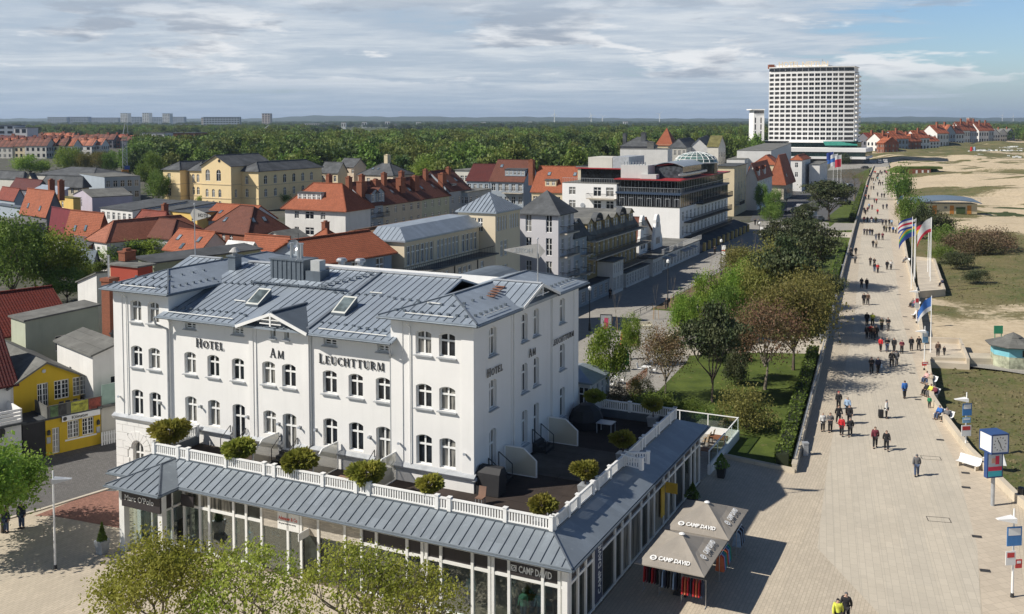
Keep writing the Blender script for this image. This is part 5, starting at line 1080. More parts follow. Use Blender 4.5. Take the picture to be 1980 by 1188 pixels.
b_=MB();b_.box(-13.6,0,0.0,39,9.28,11.75);b_.box(-13.7,.3,-.35,39.3,11.75,12.15,1);b_.box(-13.3,-.9,1.0,38,12.15,14.5);b_.box(-14,.3,-.4,39.5,14.5,14.65,3);b_.box(-14,.45,-.55,39.6,14.66,14.84,2)
b_.obj('glazed_storey',[glass('dark_glazing',(.010,.012,.015),(.25,.23,.18),.1),plain('blue_band',(.03,.055,.10),.5,.1),plain('red_edge',(.34,.025,.03),.5,.1),M_felt],kh)
fr_=MB()
for k in range(28):fr_.box(-13.4+k*.5,-13.36+k*.5,-.08,-.02,9.3,11.74)
for k in range(7):x=-12.8+k*1.95;fr_.box(x,x+1.0,-.12,-.04,10.9,10.98);fr_.box(x,x+.06,-.12,-.04,9.3,10.9);fr_.box(x+.94,x+1.0,-.12,-.04,9.3,10.9)
for k in range(30):fr_.box(.02,.08,.5+k*1.3,.56+k*1.3,9.3,11.74);fr_.box(-.88,-.82,1.2+k*1.25,1.26+k*1.25,12.2,14.4)
for k in range(16):fr_.box(-13.0+k*.78,-12.96+k*.78,.9,.97,12.2,14.5)
fr_.obj('mullion',M_sill,kh)
rl_=MB()
for k in range(36):rl_.box(-13.6+k*.38,-13.57+k*.38,-.3,-.27,12.15,13.1)
rl_.box(-13.6,.25,-.32,-.26,13.08,13.14);rl_.box(.22,.28,-.3,39,13.08,13.14)
for k in range(40):rl_.box(.23,.26,-.3+k,-.27+k,12.15,13.1)
rl_.obj('railing',M_sill,kh)
b_=MB();b_.box(-13.2,-7.3,1.5,7,14.9,17.6);b_.box(-8.6,-5.2,.6,2.6,14.9,15.8);b_.obj('plant_room',plaster('plant_pale',(.55,.55,.53)),kh)
b_=MB();b_.box(-7.2,-1.2,6,20,14.9,17.3);b_.obj('glazed_pavilion',glass('pavilion_glass',(.06,.07,.08),(.5,.5,.45),.4),kh)
b_=MB();n=10;pr=[(-7.6+6.8*k/n,17.3+1.5*math.sin(math.pi*(.15+.7*k/n))-.6) for k in range(n+1)]
for (x0,z0),(x1,z1) in zip(pr,pr[1:]):b_.slab([(x0,5.5,z0),(x1,5.5,z1),(x1,20.5,z1),(x0,20.5,z0)],.15)
b_.obj('curved_roof',M_zinc,kh)
b_=MB()
for k in range(8):b_.tube((-12.6+k*.65,2,17.6),(-12.6+k*.65,2,18.3),.13,n=8)
for k in range(24):b_.lathe([(.35,15.5),(.35,15.9),(0,16)],8,(-.9,3+k*.85))
b_.obj('vent_pipe',M_steel,kh)
dc=(-4.5,27.5);R0=4.9;b_=MB();b_.lathe([(R0,14.9),(R0,17.4)],20,dc);b_.obj('dome_drum',glass('drum_glass',(.05,.06,.06),(.3,.3,.28),.2),kh)
dp=[(R0*math.cos(t),17.3+2.4*math.sin(t)) for t in [R(x) for x in (0,18,36,54,72,90)]];b_=MB();b_.lathe(dp,20,dc);dg=b_.obj('glass_dome',glass('dome_glass',(.10,.16,.15),(.25,.32,.3),.3),kh);b_=MB()
for k in range(20):
 a=k*2*math.pi/20
 for (r0,z0),(r1,z1) in zip(dp,dp[1:]):b_.tube((dc[0]+r0*math.cos(a),dc[1]+r0*math.sin(a),z0+.03),(dc[0]+r1*math.cos(a),dc[1]+r1*math.sin(a),z1+.03),.07,n=4)
for r0,z0 in dp[:-1]:
 for k in range(20):a=k*2*math.pi/20;a1=(k+1)*2*math.pi/20;b_.tube((dc[0]+r0*math.cos(a),dc[1]+r0*math.sin(a),z0+.04),(dc[0]+r0*math.cos(a1),dc[1]+r0*math.sin(a1),z0+.04),.07 if z0>17.6 else .16,n=4)
b_.obj('dome_rib',M_frame,dg)
ac=bh('ground floor arcade with yellow piers and a sloping grey canopy along the shaded street',-26.6,143,3.5,44,1.6,roof='shedx',rise=1.1,wall_='dark',rf='feltd',cat='arcade',name='arcade',o=.2,base=0)
for k in range(11):MB().box(.02,.5,3+k*3.9,3.8+k*3.9,0,1.75).obj('pier',plaster('pier_yellow',(.55,.40,.16)),ac)
kw_=bh('white wing of the spa hotel with dark framed square windows and roof terrace',-43.6,141,12.3,22,13.6,roof='flat',wall_=M_white,rf='felt',fw=((1,11.2,1.5,1.6,1.2,3.4),(1,8.4,1.5,1.6,1.2,3.4),(2,11.0,1.7,1.9,6.6,12.2),(2,8.2,1.7,1.9,6.6,12.2)),cat='hotel',name='hotel_wing',o=.0,bal=(('f',6.0,12.3,10.6,1.4),))
b_=MB();b_.box(-9.3,0,3.0,20,13.75,16.6,0);b_.box(-10,.3,2.3,20.5,16.6,16.75,2);b_.box(-10.2,.35,2.1,2.3,16.62,16.85,1);b_.obj('glazed_storey',[MATS['dark_glazing'],MATS['red_edge'],M_felt],kw_)
b_=MB();b_.box(-8,-2.5,4,12,16.75,19.0);b_.box(-2.4,1.2,4,14,16.75,19.2,1);b_.obj('plant_room',[plaster('plant_cream',(.60,.58,.52)),M_sill],kw_)
b_=MB()
for k in range(32):b_.box(-12.2+k*.38,-12.17+k*.38,.05,.08,13.75,14.7)
b_.box(-12.3,0,.03,.1,14.68,14.74);b_.tube((-7.6,-.02,9.0),(-7.6,-.14,9.0),.5,n=16);b_.obj('railing',M_sill,kw_)
bh('flat roofed pale annex with rooftop machines behind the spa hotel wing',-46,164,16,16,15.6,roof='flat',wall_='beige',rf='felt',cat='building',name='building',parapet=True,chim=((-10,3,15.7,17.4,1.0,M_sill),(-6,5,15.7,17.0,.8,M_sill),(-3,4,15.7,18.4,.5,M_steel)))
bpx('blue-grey house with a bright orange tiled roof directly behind the white hotel roof',(613,507),13.0,560,757,th=34,w=7.4,roof='gy',rise=1.9,wall_='bluegrey',rf='orange',sw=((3,10.2,1.3,2.2),(3,7.2,1.3,2.0)),o=.5)
bpx('white villa with a big orange-red hipped roof and a broad dormer',(667.8,404.3),8.5,551,700,roof='hip',rise=4.9,wall_='white',rf='orange',d=9,fw=((1,6.0,1.2,1.6,2.4,3.8),(1,6.0,2.2,1.6,5,8),(1,6.0,1.2,1.6,9,11),(1,2.6,1.2,1.6,2.4,3.8),(1,2.6,2.2,1.6,5,8)),dorm=(('f',2.4,9.3,6.2,2.1,3.5,'flat',1.3),),chim=((-8,5.2,10,15.0,.9,M_brick),(-3.4,6,10,14.6,.9,M_brick)),cat='villa',name='villa',o=.7)
tr=[((669,402.5),745,8.6,'bluegrey','brown','terraced house with two gabled dormers and balconies, right of the orange-red villa'),((746,391),793,8.4,'beige','brown','beige terraced house with small windows in the middle of the brown roofed row'),((793,384.5),820,8.4,'beige','brown','short beige terraced house with a stair window in the brown roofed row'),((820,380.5),873,8.5,'green','brown','olive green terraced house in the brown roofed row'),((874,373),912,9.5,'bluegrey','brown','blue-grey terraced house at the far end of the brown roofed row')]
p0=P(669,402.5,8.6);v_,u_=axes(TH);s_prev= .6
for i,(K,rx,ze,wl_,rf_,lb) in enumerate(tr):
 s1=reach(p0,u_,rx);
 if i==0:s_prev=9.2
 q=p0+u_*(s_prev+.02)-v_*.6;L=s1-s_prev-.04;n=max(2,int(L/2.6))
 build(lb,q,RZ,11,L,ze,roof='gy',rise=4.6,wall_=wl_,rf=rf_,sw=((n,6.0,1.0,1.6),(n,3.0,1.0,1.6)),dorm=(('s',1.2,8.7,3.0,2.2,3.4,'gable',.3),('s',L*.55,8.7,3.4,2.2,3.4,'gable',.3)) if i==0 else (('s',L*.3,8.9,2.2,1.8,3,'flat',1.0),) if i==4 else (),chim=((-4.5,L*.7,10,14.6,.9),(-2.5,.8,9,13.4,1.4)),sky=((0,.3,.5),(0,.7,.5)),bal=(('s',1,4,5.6,1.2),('s',L*.55,L*.55+3.4,5.6,1.2),('s',L*.55,L*.55+3.4,2.8,1.2)) if i==0 else (),o=.4);s_prev=s1
ze=12.0;K=P(499.5,330.6,ze);v_,u_=axes(TH)
def sa(px,back=0.):return reach(K+u_*back,v_,px)
def sblock(lb,px0,px1,back,depth,ze,roof,rise,rows,srows=(),sidez=0):
 a0=sa(px0,back);a1=sa(px1,back);q=K+v_*a1+u_*back;return build(lb,q,RZ,a1-a0,depth,ze,roof=roof,rise=rise,wall_=plaster('school_yellow',(.80,.63,.36),.07),rf='slate',fw=rows,sw=srows,cat='school building',name='school_building',o=.5)
fw2=lambda n,w=1.2:((n,7.9,w,2.4,*[]),(n,4.2,w,2.4),(n,.7,w,2.4))
def arch(n,w=1.2,s=None,top=7.9):return tuple((n,z,w,2.5,*(s or (0,0)),.5) for z in (top,4.1,.6)) if s else tuple((n,z,w,2.5) for z in (top,4.1,.6))
sb1=sblock('right wing of the yellow Italianate school with blind windows on its gable end',461.6,499.5,0,30,12.0,'hip',2.4,((1,7.9,1.2,2.5,2.0,4.0,.5),(1,4.1,1.2,2.5,2,4,.5)),((6,7.9,1.5,2.6,1,27,.6),(6,4.1,1.4,2.4,1,27,.5)))
sb2=sblock('central pedimented block of the yellow Italianate school with a round attic window',389.6,446.5,-4.5,18,13.6,'gy',3.0,((1,8.9,1.7,3.4,1.2,3.6,.8),(1,8.9,1.7,3.4,5.4,7.8,.8),(3,4.1,1.1,2.4,.8,8.2,.5),(3,.6,1.1,2.4,.8,8.2,.5)),((1,4.1,1.0,2.4,1,3,.5),))
sb3=sblock('recessed left bay of the yellow Italianate school with paired arched windows',366,391,1.0,22,11.8,'hip',2.4,((2,7.9,1.1,2.5,.6,4.4,.5),(2,4.1,1.1,2.4,.6,4.4,.5)))
sb4=sblock('left end wing of the yellow Italianate school',315,348,-1.5,26,11.9,'hip',2.2,((1,7.6,1.3,3.0,1.6,3.4),(1,3.4,1.3,2.6,1.6,3.4)))
sb5=sblock('recessed right bay of the yellow Italianate school between centre and right wing',446,463,.8,24,11.8,'hip',2.3,((1,7.9,1.1,2.5,.6,2.2,.5),(1,4.1,1.1,2.4,.6,2.2,.5)))
for sb,W_,D_,zz in ((sb1,abs(sa(461.6)),30,(3.7,7.4)),(sb2,abs(sa(389.6,-4.5)-sa(446.5,-4.5)),18,(3.7,7.8)),(sb4,abs(sa(315,-1.5)-sa(348,-1.5)),26,(3.5,7.3)),(sb3,4.9,22,(3.7,7.4)),(sb5,3.2,24,(3.7,7.4))):
 c_=MB()
 for z in zz:c_.box(-W_-.12,.14,-.12,0,z,z+.22);c_.box(0,.14,0.001,D_,z,z+.22)
 c_.obj('cornice',plaster('school_trim',(.62,.50,.32),.1),sb)
MB().tube((-4.4,-.0,14.9),(-4.4,-.1,14.9),.45,n=12).obj('round_window',M_glass,sb2)
T=[
 ('brown tiled house with tile-hung gable end and small barred windows',(479.5,452),5.2,396,560,36,'hip',4.6,'brick','brown',((3,3.0,1.0,1.5,2.5,9.5),),((3,2.6,1.2,1.4),),dict(sky=((1,.3,.5),(1,.55,.5),(0,.3,.45)))),
 ('orange roofed house with two skylights and a blue wall, left of the brown tiled house',(470,428),5.0,388,482,30,'gx',3.0,'blue','orange',((4,2.4,1.2,1.5),),(),dict(sky=((0,.3,.5),(0,.6,.5)),d=10)),
 ('pink walled house with bright orange roof and three skylights behind the left weather vane',(384,487),4.6,318,446,35,'gx',3.1,'pink','orange',(),((2,1.2,.9,1.0,6,9),),dict(sky=((0,.2,.6),(0,.45,.25),(0,.75,.6)))),
 ('small white building with a bright white membrane roof behind the hotel',(480,486),5.6,434,500,28,'gx',1.4,'white','white',(),(),{}),
 ('low orange roofed house right of the white membrane roof',(552,484),5.0,470,566,28,'gx',2.2,'cream','orange',(),(),{}),
 ('grey felt roofed hall with an orange tiled flank, in front of the brown tiled house',(563,470),6.0,497,606,28,'gy',1.8,'pale','felt',(),(),dict(o=.2)),
 ('small brown roofed outbuilding with square chimney in front of the white villa',(632,462),5.0,604,656,30,'hip',1.6,'cream','orange',(),(),dict(chim=((-3,3,5,7.6,.9),))),
 ('house with a large terracotta hipped roof and dark right flank, above the round green trees',(189,451),5.0,127,213,36,'gx',3.8,'brick','orange',(),(),dict(sky=((0,.3,.3),(0,.6,.35)))),
 ('brick walled shed roof house below the terracotta hipped roof',(170,479),4.0,126,186,36,'shedy',1.5,'brick','slate',(),(),{}),
 ('white house with salmon front roof and long brown ridge roof',(206.5,467),5.4,168,300,38,'hip',3.2,'white','salmon',((1,2.6,1.0,1.6,3.2,5),),(),dict(d=20)),
 ('brown tiled low roof with raised ridges and two steel flues, behind the round green trees',(330,461),5.6,204,352,32,'hip',2.8,'grey','brown',(),(),dict(w=17,d=9)),
 ('red tiled house with grey hip edges and a white roof terrace',(318,441),6.0,252,345,32,'hip',3.0,'pink','red',(),(),dict(chim=((-5,4,6,10,.8),))),
 ('lilac walled house with a crimson sheet roof, left of the terracotta hipped roof',(147,447),4.5,96,160,44,'gx',4.0,'lilac',sheetmetal('crimson_sheet',(.22,.03,.035)),(),(),{}),
 ('orange gabled house with two brick chimneys and a black end wall',(90,412.5),5.6,40,122,40,'gx',5.0,'dark','orange',(),(),dict(chim=((-8.5,5,8,12.6,.9),(-3.5,5,8,12.6,.9)),sky=((0,.25,.35),(0,.7,.3)))),
 ('long dark grey flank wall building with flat felt roof at the left edge',(-60,440),7.5,-150,86,52,'flat',1,'dark','felt',(),(),dict(w=14)),
 ('yellow two storey house with mossy flat roof and tall paired windows',(141.4,384),7.6,101,156,40,'flat',1,'yellow','moss',((2,5.2,.9,1.9,.4,3.6),(1,5.0,1.1,1.6,4.6,6.6),(2,2,.9,1.9,.4,3.6)),(),dict(o=.15)),
 ('pale pink house with arched windows and a long windowless lilac flank',(178,381),7.4,142,256,47,'gy',1.6,'lilac','felt',((1,4.6,1.1,1.7,.8,2.8),(2,4.4,.9,2.0,3.6,7.0,.4)),(),dict(o=.2)),
 ('low white row building with six dark windows under a flat grey roof',(256,407),6.6,194.5,290,36,'shedy',1.2,'white','feltd',((6,4.0,1.1,1.7),(6,1.0,1.1,1.7)),(),dict(o=.25,d=14)),
 ('low white building with four windows, between the six-window row and the yellow one',(316,409.5),6.4,257,332,36,'shedy',1.2,'white','feltd',((4,3.8,1.3,1.8),(4,.8,1.3,1.8)),(),dict(o=.25,d=14)),
 ('flat roofed building with a yellow front behind the dark green tree',(381,413),6.4,322,410,36,'flat',1.0,'yellow','feltd',((4,3.6,1.2,1.6),),(),dict(o=.25,d=14)),
 ('grey-green two storey building with white end wall beside the yellow crane mast',(202,343),8.5,152,271,50,'flat',1,'bluegrey','felt',(),((5,5.2,1.4,2.0),(5,1.6,1.4,2.0)),dict(o=.1)),
 ('beige hipped house with dark roof in front of the white-ended grey building',(160,358),6.5,80,172,24,'hip',2.6,'beige','slate',((6,3.6,1.2,1.8),),(),dict(o=.6)),
 ('grey roofed long hall at the edge of the trees, above the beige hipped house',(180,340),8.0,70,205,24,'hip',2.2,'pale','slate',(),(),dict(d=16)),
 ('cream gabled house with small windows at the left edge of the town',(66,350),7.5,50,74,30,'gy',2.4,'cream','slate',((1,5.2,1.2,1.4),),(),{}),
 ('low cream gable with grey roof left of the cream gabled house',(62,363),6.2,34,90,30,'gy',2.0,'cream','felt',(),(),{}),
 ('grey sheet roofed house with solar panels above the yellow house',(102,381),6.0,51,132,42,'shedy',2.4,'lilac','zinc',(),(),{}),
 ('dark red roofed house behind the solar panel roof',(70,366),6.4,20,95,40,'gx',2.6,'dark','wine',(),(),{}),
 ('small red roofed house at the left edge with blue-grey flank',(28,384),6.0,-4,48,42,'gx',2.6,'bluegrey','red',(),(),{}),
 ('blue-grey flat building at the far left edge below the small red roof',(38,402),5.4,-10,52,42,'flat',2.6,'bluegrey','zincd',(),(),{}),
 ('dark green tin roofed shed behind the round green trees',(182,498),3.4,140,190,38,'gx',1.2,'grey','zincd',(),(),{}),
 ('grey roofed pavilion at the far left among the grey roofs',(45,345),7.4,-40,60,28,'hip',2.2,'pale','slate',(),(),{}),
 ('pale green cube-like house right of the yellow school',(553,353),6.8,526,575,30,'flat',1,'green','felt',((2,4.4,.9,1.2,1,4),),(),dict(o=.05)),
 ('cream house with grey roof and skylight behind the row chimneys',(653,333),9.5,620,672,28,'gx',3.2,'cream','slate',((3,6.2,1.1,2.0),),(),{}),
 ('ochre house with a tall plain end wall and grey roof behind the brown roofed row',(684,322),11,655,708,28,'gx',2.6,'peach','slate',((1,8.6,1.0,1.4,5,7),),(),{}),
 ('large grey roofed cream building with small tower and skylights, at the edge of the wood',(760,339),8.8,692,800,26,'hip',3.6,'peach','slate',((5,5.6,1.2,2),),((4,5.6,1.2,2),),dict(sky=((0,.3,.5),(0,.45,.5)),chim=((-7,7,10,15,1.4,PL('cream',C_['cream'])),))),
 ('teal green metal roofed hall behind the cream houses at the edge of the wood',(640,318),8.5,575,664,26,'flat',1,'dgreen','teal',(),(),{}),
 ('long grey roofed house with small dormers, right of the yellow school',(618,341),8.0,552,640,24,'hip',3.0,'beige','slate',((5,5,1.1,1.6),),(),{}),
 ('cream house with a large orange-red roof and small dormers, touching the white hotel wing',(1116,371),9.0,1028,1130,20,'gx',6.0,'cream','orange',((6,5.6,1.2,2.0),(6,2,1.2,2)),(),dict(dorm=(('f',3.2,10.0,3.0,1.6,2.6,'flat',1.2),),chim=((-14,5,10,16.4,1.2),),sky=((0,.28,.7),(0,.82,.7)),d=13)),
 ('brown-red roofed house with a wide flat dormer, left of the cream orange-red one',(1012,350),10.0,948,1026,20,'gx',5.6,'bluegrey','brown',((5,7,1.2,2.0),(5,3.4,1.2,2)),(),dict(dorm=(('f',4,11.2,6.0,1.8,3.0,'flat',1.2),),sky=((0,.2,.7),),d=13,bal=(('f',4,10,6.6,1.4),))),
 ('dark red roofed house with a white gable edge, left of the wide dormer house',(946,349),9.0,902,956,20,'gx',4.6,'bluegrey','wine',((4,6,1.1,1.8),(4,2.6,1.1,1.8)),(),dict(d=12)),
 ('grey flat roofed apartment house with round vents, behind the dark red roof',(925,330),11.5,880,960,24,'flat',1,'pale','felt',((5,8,1.2,1.8),(5,4.4,1.2,1.8)),(),{}),
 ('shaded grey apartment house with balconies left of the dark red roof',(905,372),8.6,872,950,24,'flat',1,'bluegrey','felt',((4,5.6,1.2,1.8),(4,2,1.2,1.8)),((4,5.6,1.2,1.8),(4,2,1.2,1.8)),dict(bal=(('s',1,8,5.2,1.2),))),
 ('tall cream and grey flat roofed apartment house behind the spa hotel',(1420,322),14,1385,1443,22,'flat',1,'cream','feltd',(),((4,10.5,1.1,2.2),(4,7,1.1,2.2),(4,3.4,1.1,2.2)),dict(o=.5,bal=(('s',1,9,3.0,1.4),))),
 ('white and blue house with bright orange roof and two dormer gables',(1463.8,343.7),9.8,1442,1493,22,'gy',4.2,'white','orange',(),((6,6.8,1.0,1.8),(6,3.4,1.0,1.8)),dict(dorm=(('s',3,9.6,3.2,2.2,3,'gable',.1),('s',14,9.6,3.2,2.2,3,'gable',.1)),sky=((1,.3,.5),))),
 ('beige villa under a tall two-step red roof beside the white tower villa',(1515.8,346.4),7.0,1490,1533,24,'hip',8.0,'beige','orange',(),((3,3.4,1.2,2.0),),dict(o=.9,sky=((1,.3,.3),))),
 ('white tower-like villa with red hipped cap, right of the red roofed beige villa',(1550.8,309),12.0,1529,1567,24,'hip',1.6,'white','orange',((1,9.0,1.2,1.8,1.2,3.2),(1,5.4,1.2,1.8,1.2,3.2)),((3,8.6,1.2,2.0),(3,4.6,1.2,2)),dict(o=.3)),
 ('white row villa half hidden behind the white tower villa',(1585,318),10.0,1565,1600,22,'flat',1.6,'white','felt',(),((4,6.6,1.2,2.0),(4,3,1.2,2)),{}),
 ('orange hipped roof house behind the red roofed villa',(1500,318),9.8,1456,1512,22,'hip',3.4,'cream','orange',(),(),{}),
 ('low white stepped annex of the tower hotel beyond the orange roofs',(1491,292),13,1425,1530,18,'flat',1,'white','felt',(),(),dict(o=.1)),
 ('cream walled white flat building beyond the spa hotel, before the tower hotel annex',(1440,309),9.5,1405,1475,18,'flat',1,'white','felt',(),(),dict(o=.1)),
 ('long white windowless slab building behind the glass dome',(1291,289),14,1199,1300,16,'flat',1,'white','felt',(),(),dict(o=.1,chim=((-8,4,14,17,3.0,M_felt),))),
 ('dark turreted old villa behind the long white slab building',(1262,283),15,1200,1275,16,'hip',4,'dark','slate',(),(),dict(d=14,chim=((-14,6,15,20.5,1.6,M_slate),(-5,5,15,21,2.2,M_slate)))),
 ('grey roofed town house right of the long white slab building',(1327,285),13.5,1293,1352,16,'hip',4,'pale','slate',((4,9.5,1.4,2.4),),((4,9.5,1.4,2.4),),{}),
 ('house with a steep orange pyramid roof above the wood',(1300,280),14.5,1268,1310,16,'pyr',8.5,'cream','orange',(),(),{}),
 ('white gabled villa with dark dormer, right of the grey town house',(1371,287),12.5,1330,1384,12,'gy',5.0,'white','slate',((4,8,1.4,2.4),),(),{}),
 ('grey-white gabled town house at the right end of the villas by the wood',(1389,283),14.5,1368,1403,30,'gx',5.0,'pale','moss',(),((3,9,1.4,2.4),(3,4.6,1.4,2.4)),{}),
]
for (lb,K_,ze,lx,rx,th,rk,rise,wl_,rf_,fw_,sw_,ex) in T:
 bpx(lb,K_,ze,lx,rx,th,**{**dict(roof=rk,rise=rise,wall_=wl_,rf=rf_,fw=fw_,sw=sw_),**ex})
t45=R(45);v4,u4=axes(t45)
pp=P(89.4,882.4,0);dp=reach(pp,u4,195.5);YW=plaster('pub_yellow',(.62,.42,.035),.1)
pub=build('yellow pub with balcony, advertising banners and a lantern-lit shopfront in the cobbled street',pp,-t45,4.2,dp,2.95,roof='flat',wall_=YW,rf='feltd',sw=((2,1.0,1.15,1.45,dp*.36,dp*.9),(1,0.05,.8,2.1,dp*.10,dp*.26)),cat='pub',name='pub',bars='grid',base=0,o=.12)
b=MB();b.tf=Matrix.Identity(4);
q0=pp-v4*3.0-u4*1.6;dq=reach(P(50,746,5),u4,166)
pg=build('yellow gabled upper storey with large glazed doors set back behind the pub balcony',q0,-t45,15,dp+1.1,5.5,roof='gx',rise=1.5,wall_=YW,rf='felt',sw=((1,3.2,1.0,2.0,1.9,3.0),(2,3.6,1.5,1.6,3.2,6.2)),cat='house',name='house',bars='grid',base=0)
MB().tube((.02,dp*.5+.4,6.2),(.06,dp*.5+.4,6.2),.16,n=12).obj('round_vent',M_sill,pg)
b=MB();b.box(.06,.12,.2,dp+.1,3.06,4.05);b.box(-2.7,.12,.1,.16,3.06,4.05);rl_=b.obj('balcony_front',M_felt,pub)
for i,(s0,s1,c) in enumerate(((.35,.95,(.10,.17,.07)),(1.0,1.6,(.05,.05,.05)),(1.95,3.3,(.42,.42,.06)),(3.35,4.3,(.27,.06,.04)),(4.35,min(5.2,dp),(.32,.16,.13)))):
 b=MB();b.box(.13,.15,s0,s1,3.12,4.0);bo=b.obj('banner',plain('banner_%d'%i,c,.7,.5,3),pub)
 if i==2:o=text('Klönstuv',.26,'lettering',bo,M_iron,(.16,s0+.1,3.7),math.pi/2,ext=.003,sx=.9)
b=MB();b.box(.14,.22,dp*.28,dp*.98,2.55,3.0);sn=b.obj('shop_sign',M_frame,pub);text('Klönstuv',.36,'lettering',sn,M_iron,(.23,dp*.45,2.66),math.pi/2,ext=.004,bold=.008)
b=MB();b.tube((.22,dp*.33,2.78),(.24,dp*.33,2.78),.16,n=14);b.obj('emblem',M_iron,sn)
for s in (dp*.05,dp*.95):b=MB();b.box(.02,.2,s-.1,s+.1,1.7,2.0);b.lathe([(.14,2.0),(0,2.15)],6,(.12,s));b.obj('lantern',M_iron,pub);b=MB();b.box(.02,.06,s-.15,s+.15,1.0,1.5);b.obj('menu_board',M_sill,pub)
b=MB();b.box(-.2,.02,dp*.34,dp*.92,.85,.98);b.obj('window_ledge',M_frame,pub)
for k in (.8,1.3,1.9):b=MB();b.box(-.9,-.5,k+.6,k+.95,3.1,3.5);b.box(-.95,-.9,k+.6,k+.95,3.5,3.95);co=b.obj('balcony_chair',M_iron,None);co.parent=None;co.location=pp;co.rotation_euler=(0,0,-t45);tag(co,'dark chair on the pub balcony behind the banners','chair','chairs on the pub balcony')
pq=pp-u4*1.7;build('black boarded passage gate between pub and white corner shop',pq,-t45,5,1.66,2.9,roof='flat',wall_=M_black,rf='feltd',cat='gate',name='passage_gate',base=0,o=.02)
ps=pp-u4*12;sh_=build('white corner shop with a dark display window and an arched emblem at the left edge',ps,-t45,5,10.2,3.1,roof='flat',wall_='white',rf='feltd',sw=((1,.6,3.4,1.9,4.5,9.2),),cat='shop',name='shop',base=0,o=.3)
b=MB();b.tube((.03,8.6,2.7),(.12,8.6,2.7),.42,n=16);b.obj('emblem',M_iron,sh_)
b=MB()
for k in range(4):b.box(.2,.3,1,10.2,3.3+k*.28,3.5+k*.28)
b.box(-3,.3,10.1,10.2,3.3,4.3);b.obj('balcony_front',M_white,sh_)
build('white house under a dark red tiled roof behind the corner shop at the left edge',ps-v4*3,-t45,9,10.6,5.9,roof='gy',rise=4.2,wall_='white',rf='wine',sw=((2,3.7,.9,1.5,5,10),),base=0)
bpx('pale green flat roofed house with one window beside the wine red roof',(48.5,618.8),8.3,21,190,41,roof='shedy',rise=.5,wall_='green',rf='felt',sw=((1,4.8,1.4,1.5,2.4,4.4),(1,2.4,.8,.8,3.4,4.4)),o=.2)
bpx('white walled house with grey felt roof and soil pipes, next to the brick chimney',(178.8,686),7.3,110,228,44,roof='shedy',rise=.8,wall_='white',rf='felt',sw=((1,3.2,1.3,2.0,1.2,3.0),),fw=((1,4.2,.5,1.2,2.4,3.6),),o=.25,chim=((-3,3,7.4,8.1,.25,M_iron),(-2,5,7.4,8.2,.3,M_iron)))
q=P(197,858,0);tb_=build('low white terrace annex with mint green screen and brick pillar beside the pub',q,-t45,4.5,6,3.1,roof='flat',wall_='pale',rf='felt',sw=((1,.1,.9,2.0,3.6,5.0),),cat='annex',name='annex',base=0)
b=MB();b.box(-.1,-.06,.1,3.2,3.2,4.9);b.obj('mint_screen',plain('mint',(.30,.42,.36),.7),tb_);b=MB();b.box(-.3,.3,3.3,3.9,3.2,4.6);b.box(-.38,.38,3.2,4.0,4.6,4.7);b.obj('brick_pillar',M_brick,tb_)
q=P(196,862,0);fe=empty('picket_fence',q,-t45+math.pi/2,'short white picket fence between the yellow pub and the white annex','fence');b=MB()
for k in range(9):b.box(k*.2,k*.2+.13,-.02,.02,0,1.1)
b.box(0,1.75,.02,.05,.3,.38);b.box(0,1.75,.02,.05,.8,.88);b.obj('pickets',M_frame,fe)
rp_=P(94,553.6,8.0);v41,u41=axes(R(41));build('house with a big wine red pantiled roof at the left edge, below the green trees',rp_+v41*5.6-u41*27,-R(41),11.2,27,4.4,roof='gy',rise=3.6,wall_='pale',rf=tiles('wine_pantiles',(.20,.035,.022),w=.30,h=.42,moss=.05),chim=((-5.6,15,7,8.4,.5),),base=0)
bpx('cream gable-ended house with flat grey roof, behind the brick chimney',(187,552),7.4,150,212,38,roof='shedx2',rise=1.6,wall_='white',rf='felt',o=.2)
bpx('cream house with a red painted top storey just behind the left wing of the hotel',(266.5,517),11.8,212,296,28,roof='flat',wall_='cream',rf='felt',o=.25,chim=((-4,2,12,12.9,1.0),))
q=P(266.5,517,11.8);rb2=empty('wall_panel',q,-R(28),'red painted wall band under the roof of the cream house behind the hotel','wall band');
w_=abs(reach(q,axes(R(28))[0],214));d_=abs(reach(q,axes(R(28))[1],294));b=MB();b.box(-w_,.03,-.05,-.01,-1.7,0);b.box(.01,.05,-.01,d_,-1.7,0);b.obj('panel',plaster('oxide_red',(.36,.07,.045)),rb2)
bpx('long low grey building with a dark roof edge running behind the hotel ridge',(298,507),11.6,290,502,36,roof='shedx',rise=.4,wall_='dgreen',rf='feltd',o=.3,w=3)
cp=P(212,537,12.9);ck=empty('brick_chimney',(cp.x,cp.y,0),RZ,'tall square brick chimney standing beside the left wall of the white hotel','chimney');b=MB();b.box(-.5,.5,-.5,.5,0,12.6);b.box(-.58,.58,-.58,.58,12.6,12.9);b.obj('shaft',M_brick,ck);MB().tube((-.1,0,12.9),(-.1,0,14.9),.09,n=8).obj('flue',M_steel,ck)
NB=P(1482,300,0);NY=620.;NB=Vector(((1485.5-PX0)/FPX*(NY+16),NY+16,0))
nh=empty('tower_hotel',NB,0,'tall white grid-fronted tower hotel with rooftop lettering beside the promenade','hotel')
M_nw=plaster('tower_white',(.84,.83,.81),.04);M_nwin=glass('tower_glass',(.02,.024,.03),(.22,.21,.2),.45)
ang=[R(-a) for a in np.linspace(36,6,14)];pts=[Vector((0,0,0))]
for a in ang:pts.append(pts[-1]+Vector((math.cos(a),math.sin(a),0))*(3.62 if a!=ang[-1] else 6.2))
nf=15;z0=13.6;fh=2.86;ZT=z0+nf*fh;b=MB();w1=(2.5,2.0);cnt=0;rest=MB()
wm_=MB().box(-.0,0.01,0,.01,0,.01)
